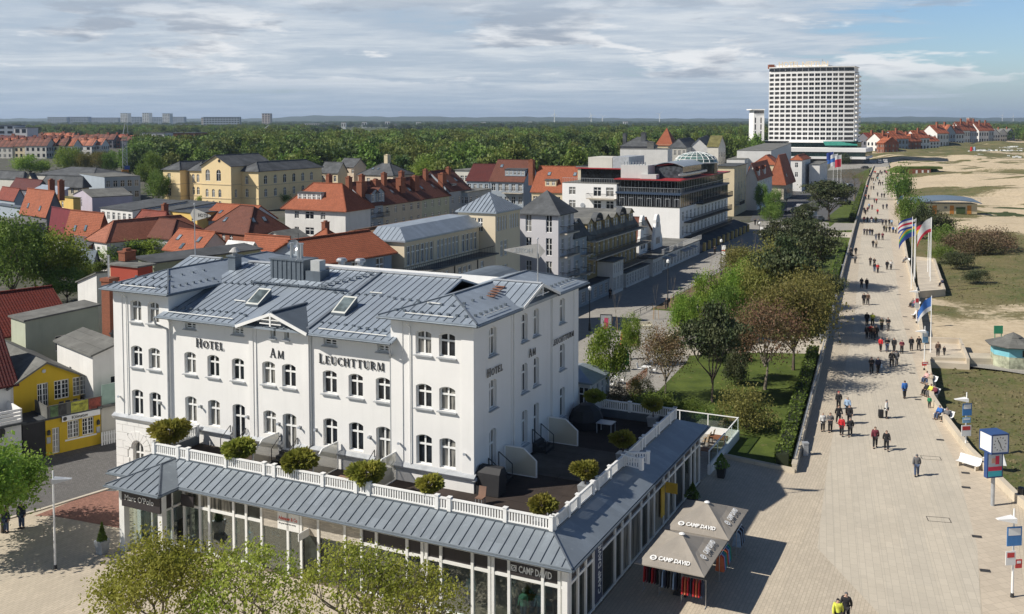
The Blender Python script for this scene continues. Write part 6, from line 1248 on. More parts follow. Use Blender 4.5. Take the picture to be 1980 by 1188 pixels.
for i,(p,q) in enumerate(zip(pts,pts[1:])):
 L=(q-p).length;a=math.atan2(q.y-p.y,q.x-p.x);last=i==len(ang)-1
 ops=[(.34 if not last else .3,L-.34 if not last else L-.1,z0+k*fh+.85,z0+(k+1)*fh-.26) for k in range(nf)]
 wall(b,(p.x,p.y),a,L,z0-1,ZT+.4,ops,1.3)
 for k,o_ in enumerate(ops):
  c=p+(q-p).normalized()*(o_[0]+o_[1])/2+Vector((-math.sin(a),math.cos(a),0))*1.25;ww=o_[1]-o_[0];hh=o_[3]-o_[2]
  if cnt<100 and i>=6:
   key=('np',last)
   if key not in WC:WC[key]=MB().box(-ww/2,ww/2,0,.04,0,hh).box(-.06,.06,-.05,-.005,0,hh,1).mesh('window',[M_nwin,M_frame])
   inst('window',WC[key],nh,(c.x,c.y,o_[2]),a);cnt+=1
  else:rest.tf=Matrix.Translation((c.x,c.y,o_[2]))@Matrix.Rotation(a,4,'Z');rest.box(-ww/2,ww/2,0,.04,0,hh);rest.tf=None
tag(rest.obj('windows',M_nwin,nh),kind='stuff')
e1=pts[-1];sd=Vector((.46,.89,0));e2=e1+sd*17;bk=pts[0]+Vector((5,18,0))
b.face([(e1.x,e1.y,z0-1),(e2.x,e2.y,z0-1),(e2.x,e2.y,ZT),(e1.x,e1.y,ZT)]);b.face([(bk.x,bk.y,0),(0,0,0),(0,0,ZT),(bk.x,bk.y,ZT)]);b.face([(e2.x,e2.y,0),(bk.x,bk.y,0),(bk.x,bk.y,ZT),(e2.x,e2.y,ZT)])
pl_=[(p.x,p.y) for p in pts]+[(e2.x,e2.y),(bk.x,bk.y)];b.prism(pl_,ZT+.42,ZT+.9);b.prism([(p.x*.985+.6,p.y+1.6) for p in pts]+[(e2.x-1,e2.y-1),(bk.x,bk.y-1)],ZT+.9,ZT+3.6);b.prism(pl_,ZT+3.6,ZT+4.1);b.prism([(4,5),(36,-6),(42,4),(8,14)],ZT+4.1,ZT+5.6)
b.obj('wall',M_nw,nh)
bl=MB()
for k in range(nf):z=z0+k*fh+.3;bl.tf=Matrix.Translation((e1.x,e1.y,z))@Matrix.Rotation(math.atan2(sd.y,sd.x),4,'Z');bl.box(.5,15.5,-1.5,0,0,1.1);bl.tf=None
bl.obj('side_balconies',M_nw,nh)
b=MB();b.tf=Matrix.Translation((0,-.8,0))
for i,(p,q) in enumerate(zip(pts,pts[1:])):b.bar(p+Vector((.3,1.4,ZT+2.2)),q+Vector((-.3,1.4,ZT+2.2)),.2,1.8)
b.obj('top_windows',M_nwin,nh)
a=R(-20);text('HOTEL NEPTUN',4.6,'lettering',nh,plain('gold_letters',(.72,.60,.42),.5),(5.5,-1.5,ZT+4.3),a,ext=.3,bold=.05,sx=.92)
b=MB();b.box(1,4.4,4,8,ZT+3.6,ZT+6.2);b.obj('plant_room',M_brick,nh)
for x,y,h in ((16,2,8),(22,1,7),(33,-4,9)):MB().tube((x,y,ZT+4),(x,y,ZT+h),.12,n=5).obj('mast',M_iron,nh)
b=MB();pz=[(pts[0].x-16,6),(pts[-1].x+1,pts[-1].y-3),(e2.x+2,e2.y),(pts[0].x-10,30)];b.prism(pz,9.6,12.8,1);b.prism([(x+(1.5 if i in (1,2) else -1.5),y-(2 if i<2 else -2)) for i,(x,y) in enumerate(pz)],12.8,13.4,2)
q1_=[(pts[0].x+8,-24),(pts[-1].x+2,pts[-1].y-17),(e2.x+8,e2.y-4),(pts[0].x+6,6)];b.prism(q1_,7.2,9.6,0);b.prism([(x*.99+.5,y+.4) for x,y in q1_],3.6,7.2,1);b.prism(q1_,2.9,4.4,0);b.prism([(x*.97+1,y+3) for x,y in q1_],0,2.9,3)
for k in range(9):x=30+k*3.4;y=pts[-1].y-4.5;b.hexa([(x,y,11.0),(x+3.2,y-.6,11.0),(x+3.2,y+4,13.2),(x,y+4,13.2)],[(x,y,11.2),(x+3.2,y-.6,11.2),(x+3.2,y+4,13.5),(x,y+4,13.5)],4) if k<6 else None
b.obj('podium',[M_nw,glass('podium_glass',(.02,.04,.04),(.2,.25,.25),.2),MATS['dark_glazing'],plain('undercroft',(.08,.08,.08),.9),plain('green_awning',(.03,.22,.17),.8)],nh)
sw_=empty('hotel_wing',NB+Vector((-7.5,14,0)),0,'narrow white side tower with a cantilevered roof, left of the tower hotel','tower');b=MB()
wall(b,(1.0,0),0,7.0,0,31,[(.7,1.7,16+k*4.4,19.6+k*4.4) for k in range(3)]+[(4.4,5.4,16+k*4.4,19.6+k*4.4) for k in range(3)],.6);b.face([(1,14,0),(1,0,0),(1,0,31),(1,14,31)]);b.box(1.2,8,.4,14,31,33.4);b.box(-.8,8.2,-1,14,33.4,34.1);b.obj('wall',M_nw,sw_);MB().box(1.2,8,.61,.68,15,30).obj('window',M_nwin,sw_);MB().box(1.4,7.8,.32,.38,31.2,33.2).obj('window',M_nwin,sw_)
HW={}
def farhouse(px,py,w,d,ze,rise,wc,rc,rz,label,group,roof='gx',kind='house'):
 key=(wc,rc,roof);
 if key not in HW:
  e0=[];b=MB();b.box(-.5,.5,0,1,-.05,1);rp,gp=roofpts(roof,1,1,1,.55,.04)
  for q in rp:pass
  for g_ in gp:b.face([(x+.5,y,z) for x,y,z in g_])
  for k in range(4):
   for zz in (.12,.58):x=-.5+.25*(k+.5);b.box(x-.05,x+.05,-.012,-.001,zz,zz+.24,1);b.box(.501,.512,.25*(k+.5)-.05,.25*(k+.5)+.05,zz,zz+.24,1)
  m1=b.mesh('wall',[wm(wc),M_glass]);b=MB()
  for q in rp:b.slab([(x+.5,y,z) for x,y,z in q],.02)
  b.box(.1,.2,.4,.5,1.2,1.75,1)
  HW[key]=(m1,b.mesh('roof',[RF[rc],M_brick]))
 p=P(px,py,0);e=empty(kind,p,rz,label,kind.replace('_',' '),group);e.scale=(w,d,ze);inst('wall',HW[key][0],e);inst('roof',HW[key][1],e);return e
rr_=np.random.default_rng(12)
def hrow(x0,x1,y,n,w,ze,wcs,rcs,label,group,rz=R(-8),d=11,roof='gx'):
 for k in range(n):
  px=x0+(x1-x0)*(k+.5)/n;farhouse(px,y+rr_.normal()*.4,w*(.9+.25*rr_.random()),d,ze*(.92+.16*rr_.random()),0,wcs[k%len(wcs)],rcs[k%len(rcs)],rz,label,group,roof)
hrow(-20,126,306,9,16,8.6,('white','pale','bluegrey','cream'),('orange','brown'),'terraced house with red roof in the long row at left behind the grey roofs','near row of red roofed terraces at left')
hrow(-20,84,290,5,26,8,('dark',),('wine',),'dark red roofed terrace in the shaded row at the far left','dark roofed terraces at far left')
hrow(84,165,290,5,19,8,('brick','white'),('brown','orange'),'red roofed house in the row behind the round trees at left','second row of red roofed houses')
hrow(140,182,301,2,20,8.5,('white',),('salmon',),'house with a bright salmon tiled roof among the trees left of the crane','salmon roofed houses')
hrow(170,372,287,11,20,8.2,('brick','dark','cream'),('orange','brown','red'),'red roofed house in the long row behind the crane mast','third row of red roofed houses')
hrow(0,120,279,6,30,8,('brick','white'),('brown','orange'),'far red roofed house near the blue office block','distant red roofed houses')
hrow(430,640,290,8,22,7,('pale','dark'),('slate','brown'),'low distant house partly hidden in the trees above the yellow school','distant low houses in the trees')
def slabpx(x0,x1,ytop,dist,depth,label,wall_,rows,cat='apartment block',name='apartment_block',roof='feltd',group=None,base=0):
 a=(x0-PX0)/FPX*dist;b_=(x1-PX0)/FPX*dist;zt=CAMZ-(ytop-232)/FPX*dist;w=b_-a;e=empty(name,(b_,dist,base),0,label,cat,group);b=MB();b.box(-w,0,0,depth,-2,zt);n=max(2,int(w/7))
 for r0 in range(rows):
  z=zt*(r0+.35)/rows;h=zt/rows*.5
  for k in range(n):b.box(-w+w*(k+.2)/n,-w+w*(k+.8)/n,-.12,-.01,z,z+h,1)
 b.obj('wall',[wm(wall_),M_glass],e);MB().box(-w-.3,.3,-.3,depth+.3,zt,zt+.5).obj('roof',RF[roof],e);return e
slabpx(-20,28,243,900,20,'blue-grey office block with ribbon windows at the left horizon','bluegrey',5,'office block');slabpx(28,53,248,890,20,'white office block right of the blue-grey one','white',3,'office block')
slabpx(262,300,262,830,30,'red brick hall with a white clerestory, left part','brick',2,'hall');slabpx(300,378,258,850,30,'long red brick hall with white ribbon windows behind the crane','brick',2,'hall');slabpx(275,318,258,825,20,'low white building in front of the red brick hall','white',2,'building')
for x0,x1,yt in ((93,130,227),(131,172,226.5),(173,230,228),(252,274,226.5),(291,314,227),(331,357,226.5)):slabpx(x0,x1,yt,4200+x0,30,'long grey panel apartment block on the far left horizon','bluegrey',6,group='grey panel blocks on the left horizon')
for i,(x0,x1,yt) in enumerate(((234,248,219.5),(276,289,219),(315,329,220))):slabpx(x0,x1,yt,4000,35,'%s of the three pale high-rise blocks on the left horizon'%('leftmost','middle','rightmost')[i],'white',9,group='pale high-rises on the left horizon')
slabpx(390,394,228,2500,18,'narrow salmon end wall of the far grey slab block','pink',6);slabpx(394,464,227,2500,14,'long blue-grey slab block on the horizon left of the brown tower block','bluegrey',6);slabpx(507,523,220,3000,24,'brown and cream tower block alone on the horizon','pink',8);slabpx(350,385,240,1900,15,'low grey hall in the trees below the horizon blocks','bluegrey',2);slabpx(574,634,239,3200,30,'pale flat industrial hall beyond the wood','pale',1)
for i,(x,y,d) in enumerate(((915,247,1800),(930,240,3500),(700,240,3400),(745,239,3600),(805,240,3800),(1020,239,4200),(660,241,3000),(1205,239,4000))):slabpx(x,x+9,y-3.5,d,12,'tiny white farmhouse in the flat land beyond the wood','white',1,'farmhouse','farmhouse','red','farmhouses beyond the wood')
SV=[(1668,292,20,11,'dark','red','gy'),(1690,294,18,11,'white','orange','gy'),(1702,295,9,9,'brick','orange','gx'),(1716,291,18,12,'bluegrey','orange','gy'),(1735,289,22,10,'white','orange','gx'),(1748,290,9,9,'brick','orange','gy'),(1759,289,17,12,'white','orange','gy'),(1773,287,10,8,'cream','orange','gx'),(1783,287,12,8,'white','orange','gy'),(1796,283,22,15,'white','orange','gy'),(1812,281,20,15,'bluegrey','orange','gx'),(1832,280,16,14,'white','brown','gy'),(1845,278,16,17,'white','orange','gy'),(1858,277,16,16,'bluegrey','orange','gy'),(1870,276,16,17,'bluegrey','red','gy'),(1881,276,18,16,'white','orange','gy'),(1893,275,16,16,'bluegrey','orange','gy'),(1905,274,16,11,'white','felt','gx'),(1919,273,18,11,'white','felt','gx'),(1936,272,16,11,'bluegrey','felt','gx')]
nm_=['leftmost','second','third','fourth','fifth','sixth','seventh','eighth','ninth','tenth','eleventh','twelfth','thirteenth','fourteenth','fifteenth','sixteenth','seventeenth','eighteenth','nineteenth','last']
for i,(px,py,w,ze,wc,rc,rk) in enumerate(SV):farhouse(px,py+2,w*.85,17,ze*.95,0,wc,rc,R(-60),'%s %s-roofed seaside villa from the left beyond the dunes'%(nm_[i],{'orange':'orange','red':'red','brown':'brown','felt':'grey'}[rc]),'seaside villas beyond the dunes',rk,'villa')
tw=slabpx(1873,1880,229,1300,8,'orange tower with white cap above the distant villas','brickr',7,'tower','tower','white')
for i,(x,h,d) in enumerate(((1072,216,5200),(1143,218,5400),(1165,221,6000),(1275,216,5200),(1937,219,6500),(1958,221,7000))):
 zt=CAMZ+(232-h)/FPX*d-14;e=empty('wind_turbine',((x-PX0)/FPX*d,d,0),0,'%s of the white wind turbines on the horizon'%('leftmost','second','third','fourth','fifth','last')[i],'wind turbine','wind turbines on the horizon');MB().tube((0,0,0),(0,0,zt),2.2,1.3,8).obj('mast',M_frame,e);b=MB()
 for k in range(3):a=R(90+120*k+i*25);b.tube((0,-3,zt),(math.cos(a)*26,-3,zt+math.sin(a)*26),1.1,.3,6)
 b.obj('rotor',M_frame,e)
cp=P(243,375,0);cr=empty('crane_mast',cp,R(20),'lattice construction crane mast, orange below and grey above, with a small blue sign','crane');
def lattice(b,w,z0,z1,st,r0=.09):
 for sx in (-1,1):
  for sy in (-1,1):b.tube((sx*w,sy*w,z0),(sx*w,sy*w,z1),r0,n=5)
 z=z0
 while z<z1-.1:
  e_=min(z+st,z1)
  for (a,c) in (((-w,-w),(w,-w)),((w,-w),(w,w)),((w,w),(-w,w)),((-w,w),(-w,-w))):b.tube((*a,z),(*c,e_),r0*.6,n=4);b.tube((*c,z),(*a,e_),r0*.6,n=4);b.tube((*a,e_),(*c,e_),r0*.6,n=4)
  z+=st
b=MB();lattice(b,1.0,0,8.8,1.4,.16);b.obj('lower_mast',plain('crane_orange',(.50,.20,.02),.6),cr);b=MB();lattice(b,.75,8.8,20,1.4,.08);b.obj('upper_mast',M_sill,cr);b=MB();b.box(-.9,.9,-.9,.9,20,20.8);b.obj('cap',plain('crane_cap',(.7,.5,.3),.6),cr);b=MB();b.box(-.2,1.6,-1.3,-1.2,8.9,10.3);b.obj('sign',plain('crane_blue',(.05,.10,.32),.6),cr)
for x0,y0,x1,y1 in ((478,300,520,242),(238,262,245,228)):
 d=1100;b=MB();a=Vector(((x0-PX0)/FPX*d,d,max(0,CAMZ-(y0-232)/FPX*d)));c=Vector(((x1-PX0)/FPX*d,d,CAMZ-(y1-232)/FPX*d));b.tube(a,c,.5,.3,5);b.tube(a+Vector((6,0,0)),c,.25,.2,4);e=b.obj('crane_jib',M_sill);tag(e,'thin grey crane jib rising from the trees %s'%('left of the crane mast top' if x0<300 else 'above the yellow school'),'crane')
tp=[
 ('mid',(68,560),462,95,'large green tree, leftmost of the round green trees at the left edge'),('spring',(105,585),455,110,'broad bright green tree in the middle of the left group'),('mid',(25,600),430,110,'tall green tree at the extreme left edge'),('spring',(150,560),500,60,'small round green tree at the right end of the left group'),('mid',(60,500),436,70,'green tree behind the left group'),('spring',(12,520),432,50,'light green tree at the left picture edge behind the others'),('mid',(130,590),520,80,'low green tree in front of the left group'),
 ('spring',(232,520),464,85,'light green tree behind the hotel chimney, left of two'),('spring',(316,516),463,90,'light green tree behind the left weather vane, right of two'),('mid',(272,515),470,60,'small green tree between the two light green trees'),('mid',(180,535),505,60,'low green tree beside the dark shed'),
 ('gbush',(349,452),411,55,'dark olive round tree in front of the flat yellow building'),('spring',(5,1030),868,150,'bright green tree at the lower left edge on the plaza'),('spring',(-60,1080),830,190,'large bright green tree cut by the lower left edge'),
 ('mid',(510,404),364,46,'dark green tree right of the yellow school'),('mid',(545,402),370,44,'dark green tree left of the white villa'),('mid',(330,400),372,30,'small tree in front of the left school wing'),('spring',(395,403),380,26,'small bright tree before the school centre'),('mid',(487,404),376,26,'small dark tree at the foot of the right school wing'),('mid',(306,402),336,44,'tall green tree left of the yellow school'),('mid',(296,384),300,50,'broad green tree between crane mast and school'),
 ('spring',(60,345),302,60,'round light green tree among the grey roofs at left'),('spring',(132,345),288,50,'tall light green tree left of the crane mast'),('olive',(165,345),296,40,'olive tree beside the tall light green one'),('olive',(195,345),294,45,'brownish green tree close to the crane mast'),('spring',(80,340),312,30,'small round tree right of the light green tree at left'),('mid',(215,345),296,40,'green tree just left of the crane'),
 ('mid',(262,350),285,55,'green tree right of the crane mast'),('spring',(830,372),308,70,'bright green tree behind the brown roofed row'),('mid',(790,360),315,40,'darker tree beside the bright green one behind the row'),
 ('mid',(1470,415),358,26,'green street tree before the white and blue house'),('mid',(1497,420),370,34,'green street tree before the red roofed villa'),('bare',(1521,400),360,30,'thin brown tree beside the white tower villa'),('gbush',(1490,432),398,40,'dark green shrub at the street end'),
]
for i,(k,bs,ty,w_,lb) in enumerate(tp):tpx(k,bs,ty,w_,lb,'trees among the town roofs',i%2)
pk=[
 ('spring',(1174,775),638,76,'bright green young tree beside the hotel terrace balustrade',0),('spring',(1219,708),612,40,'slender bright green tree behind the closed orange parasol',1),
 ('red',(1287,776),640,112,'twin-stemmed sparse red-brown tree beside the restaurant garden',0),('pine',(1377,778),588,108,'large dark pine in the middle of the nearest lawn',0),('pine',(1432,735),640,50,'small dark pine behind the large one',1),
 ('red',(1479,754),585,150,'tall sparse red-brown tree standing on the near lawn',1),('olive',(1534,716),548,160,'broad olive tree overhanging the promenade wall',0),('bush',(1444,832),760,108,'big round olive and brown shrub on the near lawn',0),
 ('spring',(1322,668),574,56,'bright green tree at the left edge of the park',0),('spring',(1372,650),532,66,'bright green tree beside the planting bed',1),('spring',(1418,640),528,62,'bright green tree right of the planting bed one',0),('mid',(1402,662),560,60,'green tree in the park thicket',1),('olive',(1470,640),500,110,'olive tree in the heart of the park thicket',1),('olive',(1560,660),528,110,'olive tree bordering the wall hedge',1),('mid',(1340,640),580,40,'dark green understory tree behind the large pine',0),
 ('spring',(1450,600),505,70,'light green tree in the rear of the park',0),('pine',(1520,640),458,105,'tall dark pine in the rear park',0),('pine',(1565,560),425,100,'dark pine next to the promenade in the rear park',1),('pine',(1500,520),430,60,'brownish pine at the far end of the park',0),('pine',(1590,620),520,70,'spreading dark pine leaning to the promenade',1),('olive',(1430,560),480,80,'olive bush-like tree at the kerb of the shopping street',0),('pine',(1545,500),405,60,'dark pine before the white van',0),('olive',(1500,600),470,90,'olive green tree under the tall pine',0),
 ('pine',(1603,428),346,90,'dark spreading pine beside the car park',1),('bare',(1652,386),325,66,'bare brown tree at the far car park',0),('pine',(1560,428),395,40,'small dark pine at the car park corner',0),
 ('dbush',(1392,700),655,60,'dark low shrub under the large pine',0),('dbush',(1425,745),690,50,'dark pointed shrub beside the big round shrub',1),('gbush',(1260,790),762,90,'low leafy shrubs in the terrace border',0),('bbush',(1205,780),750,70,'brown hedge shrub by the restaurant fence',0),('gbush',(1335,812),778,60,'dark green shrubs behind the glass terrace',1),('gbush',(1375,822),790,54,'dark green shrub at the corner of the glass terrace',0),('bush',(1240,765),735,50,'olive shrub at the restaurant border',1),
 ('gbush',(1739,388),330,52,'green shrub beside the far promenade railing',0),('gbush',(1768,440),385,60,'bright green shrub by the toilet building',1),('bush',(1750,430),392,36,'olive shrub touching the promenade edge',0),('dbush',(1810,452),418,70,'dark shrub below the toilet building',0),('dbush',(1785,458),405,50,'dark leafy shrub behind the flags',1),('gbush',(1840,475),440,80,'green shrubs on the dune behind the flags',0),('bbush',(1905,490),448,110,'grey-brown thorn thicket on the dune',0),('bbush',(1930,480),450,70,'right end of the grey-brown thorn thicket',1),('bbush',(1862,492),455,70,'left end of the grey-brown thorn thicket',1),('dbush',(1890,545),526,50,'small dark shrub around the grey information board',0),('gbush',(1820,505),480,50,'low green shrub right of the flag platform',1),('dbush',(1850,515),492,60,'low dark green shrub at the dune edge',0),('dbush',(1632,318),300,24,'dark round shrub under the tower hotel podium',1),('gbush',(1620,318),304,20,'green shrub at the tower hotel corner',0),
]
for k,bs,ty,w_,lb,sd_ in pk:tpx(k,bs,ty,w_,lb,'trees and shrubs of park and dunes' if lb else None,sd_)
FT=[]
for i,(px,py,z,hgt,rad,lb,sd_) in enumerate(((310,1160,3.6,5.9,3.3,'leafy budding tree at the bottom edge, leftmost of four in front of the arcade',0),(480,1170,3.4,5.7,3.3,'budding tree with bare brown twigs, second from left before the arcade',1),(690,1160,3.6,5.9,3.2,'budding tree before the white brick shopfront, third from left',2),(800,1190,3.3,5.4,2.6,'budding tree nearest the glazed entrance, rightmost of four',3))):
 if i<2 or True:
  tm,cm=tree_mesh(40+sd_,hgt,rad,1.7,.095,(13000,6500,6000,5000)[i],L_fore,M_barkl,(300,420,420,420)[i],'round',4,r0=.2,clr=(.08,.05,.05,.05)[i])
 q=P(px,py,z);e=empty('tree',(q.x,q.y,0),i*1.3,lb,'tree','budding trees in front of the arcade');inst('trunk',tm,e);inst('crown',cm,e)
M_far=[leafmat('wood_green',(.10,.175,.025),(.15,.225,.035),.3),leafmat('wood_dark',(.05,.09,.022),(.085,.13,.03),.25),leafmat('wood_olive',(.14,.185,.035),(.17,.205,.045),.3)]
WP=[]
for i in range(6):
 H_,r_=(13,5.6) if i<3 else (12,4.8)
 tm,cm=tree_mesh(70+i,H_,r_,2.5,.75,1500,M_far[i%3],M_bark,26,'round',1,r0=.3,clr=.2);WP.append((tm,cm))
def wood_points(px0,px1,y0f,y1f,n,seed,thr=None):
 r_=np.random.default_rng(seed);out=[]
 Ymax=1
 while len(out)<n:
  px=px0+(px1-px0)*r_.random();a=y0f(px);b=y1f(px);Y=math.sqrt(a*a+(b*b-a*a)*r_.random());x=(px-PX0)/FPX*Y
  if thr and fbm(np.array([x*.004]),np.array([Y*.0035]),3,77)[0]<thr:continue
  out.append((x,Y))
 return out
near=lambda px:float(np.interp(px,[430,560,600,800,880,1000,1130,1200,1400,1480],[560,430,370,400,330,320,330,520,560,640]))
W1=wood_points(425,1482,near,lambda p:float(np.interp(p,[430,600,800,1000,1200,1480],[720,820,980,1250,1600,1700])),4300,1)
W2=wood_points(1655,2030,lambda p:float(np.interp(p,[1655,1760,1850,1990],[1060,1080,1400,1100])),lambda p:2300,2200,2)
W3=wood_points(262,440,lambda p:420,lambda p:600,230,3)
W4=wood_points(-40,600,lambda p:1150 if p<420 else 700,lambda p:1900,2600,4,.47)
ALL=sorted(W1+W2+W3+W4,key=lambda t:t[1])
rw_=np.random.default_rng(9)
lab=lambda x,Y:'leafy tree in the front rank of the wood beyond the town' if x<300 else 'leafy tree at the edge of the wood behind the seaside villas'
for x,Y in ALL[:300]:
 k=int(rw_.integers(0,6));e=empty('tree',(x,Y,0),rw_.random()*6.28,lab(x,Y),'tree','front rank of the wood' if x<300 else 'trees behind the seaside villas');s= .8+.35*rw_.random();e.scale=(s,s,s*(.95+.2*rw_.random()));inst('crown',WP[k][1],e);inst('trunk',WP[k][0],e)
def scatter(name,pts,label,smin,smax,zs=1.,zoff=0.,sel=slice(None)):
 pc=bpy.data.collections.new('prototypes_'+name)
 for k,(tm,cm) in enumerate(WP[sel]):o=bpy.data.objects.new('wood_tree',cm);pc.objects.link(o)
 V=np.array([(x,y,zoff) for x,y in pts]);me=bpy.data.meshes.new(name);me.from_pydata(V.tolist(),[],[]);o=bpy.data.objects.new(name,me);COL.objects.link(o)
 ng=bpy.data.node_groups.new(name,'GeometryNodeTree');ng.interface.new_socket('Geometry',in_out='INPUT',socket_type='NodeSocketGeometry');ng.interface.new_socket('Geometry',in_out='OUTPUT',socket_type='NodeSocketGeometry');N=ng.nodes;Lk=ng.links.new
 gi=N.new('NodeGroupInput');go=N.new('NodeGroupOutput');ip=N.new('GeometryNodeInstanceOnPoints');ci=N.new('GeometryNodeCollectionInfo');ci.inputs['Collection'].default_value=pc;ci.inputs['Separate Children'].default_value=True;ci.inputs['Reset Children'].default_value=True;ip.inputs['Pick Instance'].default_value=True
 rs=N.new('FunctionNodeRandomValue');rs.data_type='FLOAT_VECTOR';rs.inputs[0].default_value=(smin,smin,smin*zs);rs.inputs[1].default_value=(smax,smax,smax*zs);rr=N.new('FunctionNodeRandomValue');rr.data_type='FLOAT_VECTOR';rr.inputs[0].default_value=(0,0,0);rr.inputs[1].default_value=(0,0,6.28)
 Lk(gi.outputs[0],ip.inputs['Points']);Lk(ci.outputs[0],ip.inputs['Instance']);Lk(rs.outputs[0],ip.inputs['Scale']);Lk(rr.outputs[0],ip.inputs['Rotation']);Lk(ip.outputs[0],go.inputs[0]);md=o.modifiers.new('scatter','NODES');md.node_group=ng
 tag(o,label,'wood',kind='stuff');return o
scatter('wood',ALL[300:],'dense deciduous wood in fresh spring green stretching behind the town',.62,1.35)
W5=wood_points(-60,2040,lambda p:float(np.interp(p,[-60,500,700,1000,1300,2040],[1900,1500,1250,1500,1900,2300])),lambda p:7500,5200,6,.54)
scatter('far_wood',W5,'distant dark belts of woodland between fields up to the horizon',1.4,2.6,.55,-1,slice(1,None,3))
def fieldpx(nm,x0,x1,y0,y1,mat,sk=12):
 a,b,c,d=P(x0,y1,-.3),P(x1,y1,-.3),P(x1-sk,y0,-.3),P(x0+sk,y0,-.3);m=MB();m.face([a,b,c,d]);tag(m.obj(nm,mat),kind='structure')
fieldpx('rapeseed_field',985,1150,239.6,242.4,plain('rapeseed',(.55,.50,.07),.9));fieldpx('meadow',960,1100,243,246,plain('meadow',(.16,.24,.06),.9));fieldpx('meadow',640,820,238.5,240.5,plain('meadow_pale',(.22,.24,.12),.9))
for i in range(44):x=540+rr_.random()*520 if i<30 else rr_.random()*480;yf=239+rr_.random()**2*12;farhouse(x,yf,12+rr_.random()*10,10,5+rr_.random()*3,0,('white','pale','cream')[i%3],('orange','brown','felt')[i%3 if i%4 else 1],rr_.random()*2-1,'tiny house of a far village in the flat land beyond the wood','far village houses')
fieldpx('meadow',560,700,252,256,plain('meadow_straw',(.30,.27,.14),.9))
hp=[(-100,230),(60,229),(300,230),(520,229),(560,226),(600,223),(680,224),(760,226),(820,224.5),(900,227),(1000,225.5),(1100,227),(1180,228.5),(1300,229.5),(1500,229),(1660,227),(1760,225.5),(1860,227),(1900,228),(2080,227)]
D=9500.;b=MB();xs=list(range(-100,2081,12));yy=[float(np.interp(x,[h[0] for h in hp],[h[1] for h in hp]))+.5*math.sin(x*.11)+.35*math.sin(x*.37) for x in xs]
for i in range(len(xs)-1):
 q=[]
 for j,dd_,f in ((i,0,0),(i+1,0,0),(i+1,900,1),(i,900,1)):z=CAMZ-(yy[j]-232)/FPX*D if f else -2;q.append(((xs[j]-PX0)/FPX*(D+dd_),D+dd_,z))
 b.face(q);q2=[q[3],q[2],(q[2][0]*1.1,D+2600,-2),(q[3][0]*1.1,D+2600,-2)];b.face(q2)
tag(b.obj('hills',grassmat('hill_woods',(.035,.055,.03),(.06,.08,.035),None,.004),weld=True,smooth=True),kind='structure')
M_skin=plain('skin',(.50,.32,.24),.6,.08)
def skinmesh(name,nodes,edges,sub=1):
 me=bpy.data.meshes.new(name);me.from_pydata([n[0] for n in nodes],edges,[]);o=bpy.data.objects.new(name,me);COL.objects.link(o)
 o.modifiers.new('s','SKIN');sv=me.skin_vertices[0].data
 for i,n in enumerate(nodes):r=n[1];sv[i].radius=r if hasattr(r,'__len__') else (r,r);sv[i].use_root=i==0
 if sub:m=o.modifiers.new('u','SUBSURF');m.levels=sub;m.render_levels=sub
 bpy.context.view_layer.update();r=bpy.data.meshes.new_from_object(o.evaluated_get(bpy.context.evaluated_depsgraph_get()));bpy.data.objects.remove(o);r.name=name;r.materials.clear();r.materials.append(M_skin)
 r.polygons.foreach_set('use_smooth',np.ones(len(r.polygons),dtype=bool));return r
def pose(kind):
 if kind=='sit':
  hz= .5;leg=lambda s:[((s*.1,-.02,hz+.02),.09),((s*.12,-.42,hz+.05),.062),((s*.12,-.50,.09),.045),((s*.12,-.66,.05),.04)];L,R_=leg(-1),leg(1);up=lambda z:hz+(z-.95)*.98;arm=lambda s:[((s*.18,.05,up(1.42)),.062),((s*.25,-.04,up(1.16)),.047),((s*.16,-.28,up(1.08)),.034),((s*.12,-.36,up(1.08)),.03)];pv=(0,0,hz+.03)
 else:
  k={'walk': .2,'walk2':-.2,'stand': .02,'arms': .12}[kind];up=lambda z:z;pv=(0,0,.95)
  L=[((-.09,0,.90),.085),((-.10,-k*.75,.50),.058),((-.10,-k*.9+abs(k)*.2,.09),.042),((-.11,-k*.9-.12,.045),.036)];R_=[((.09,0,.90),.085),((.10,k*.35,.49),.058),((.10,k*1.25,.11+abs(k)*.12),.042),((.11,k*1.25-.12,.05),.036)]
  if kind=='arms':arm=lambda s:[((s*.18,0,1.42),.062),((s*.25,.03,1.16),.047),((s*.14,-.17,1.10),.034),((s*.06,-.22,1.12),.03)]
  else:arm=lambda s:[((s*.18,0,1.42),.062),((s*.24,s*k*.45,1.15),.047),((s*.25,s*k*.9-.05,.92),.034),((s*.25,s*k*.95-.08,.85),.03)]
 A,B=arm(-1),arm(1);T=[(pv,(.15,.11)),((0,.01,up(1.15)),(.135,.10)),((0,.01,up(1.37)),(.165,.11)),((0,0,up(1.50)),.055),((0,-.02,up(1.59)),(.075,.085)),((0,-.01,up(1.69)),(.078,.09))]
 return T,A,B,L,R_
PMESH={}
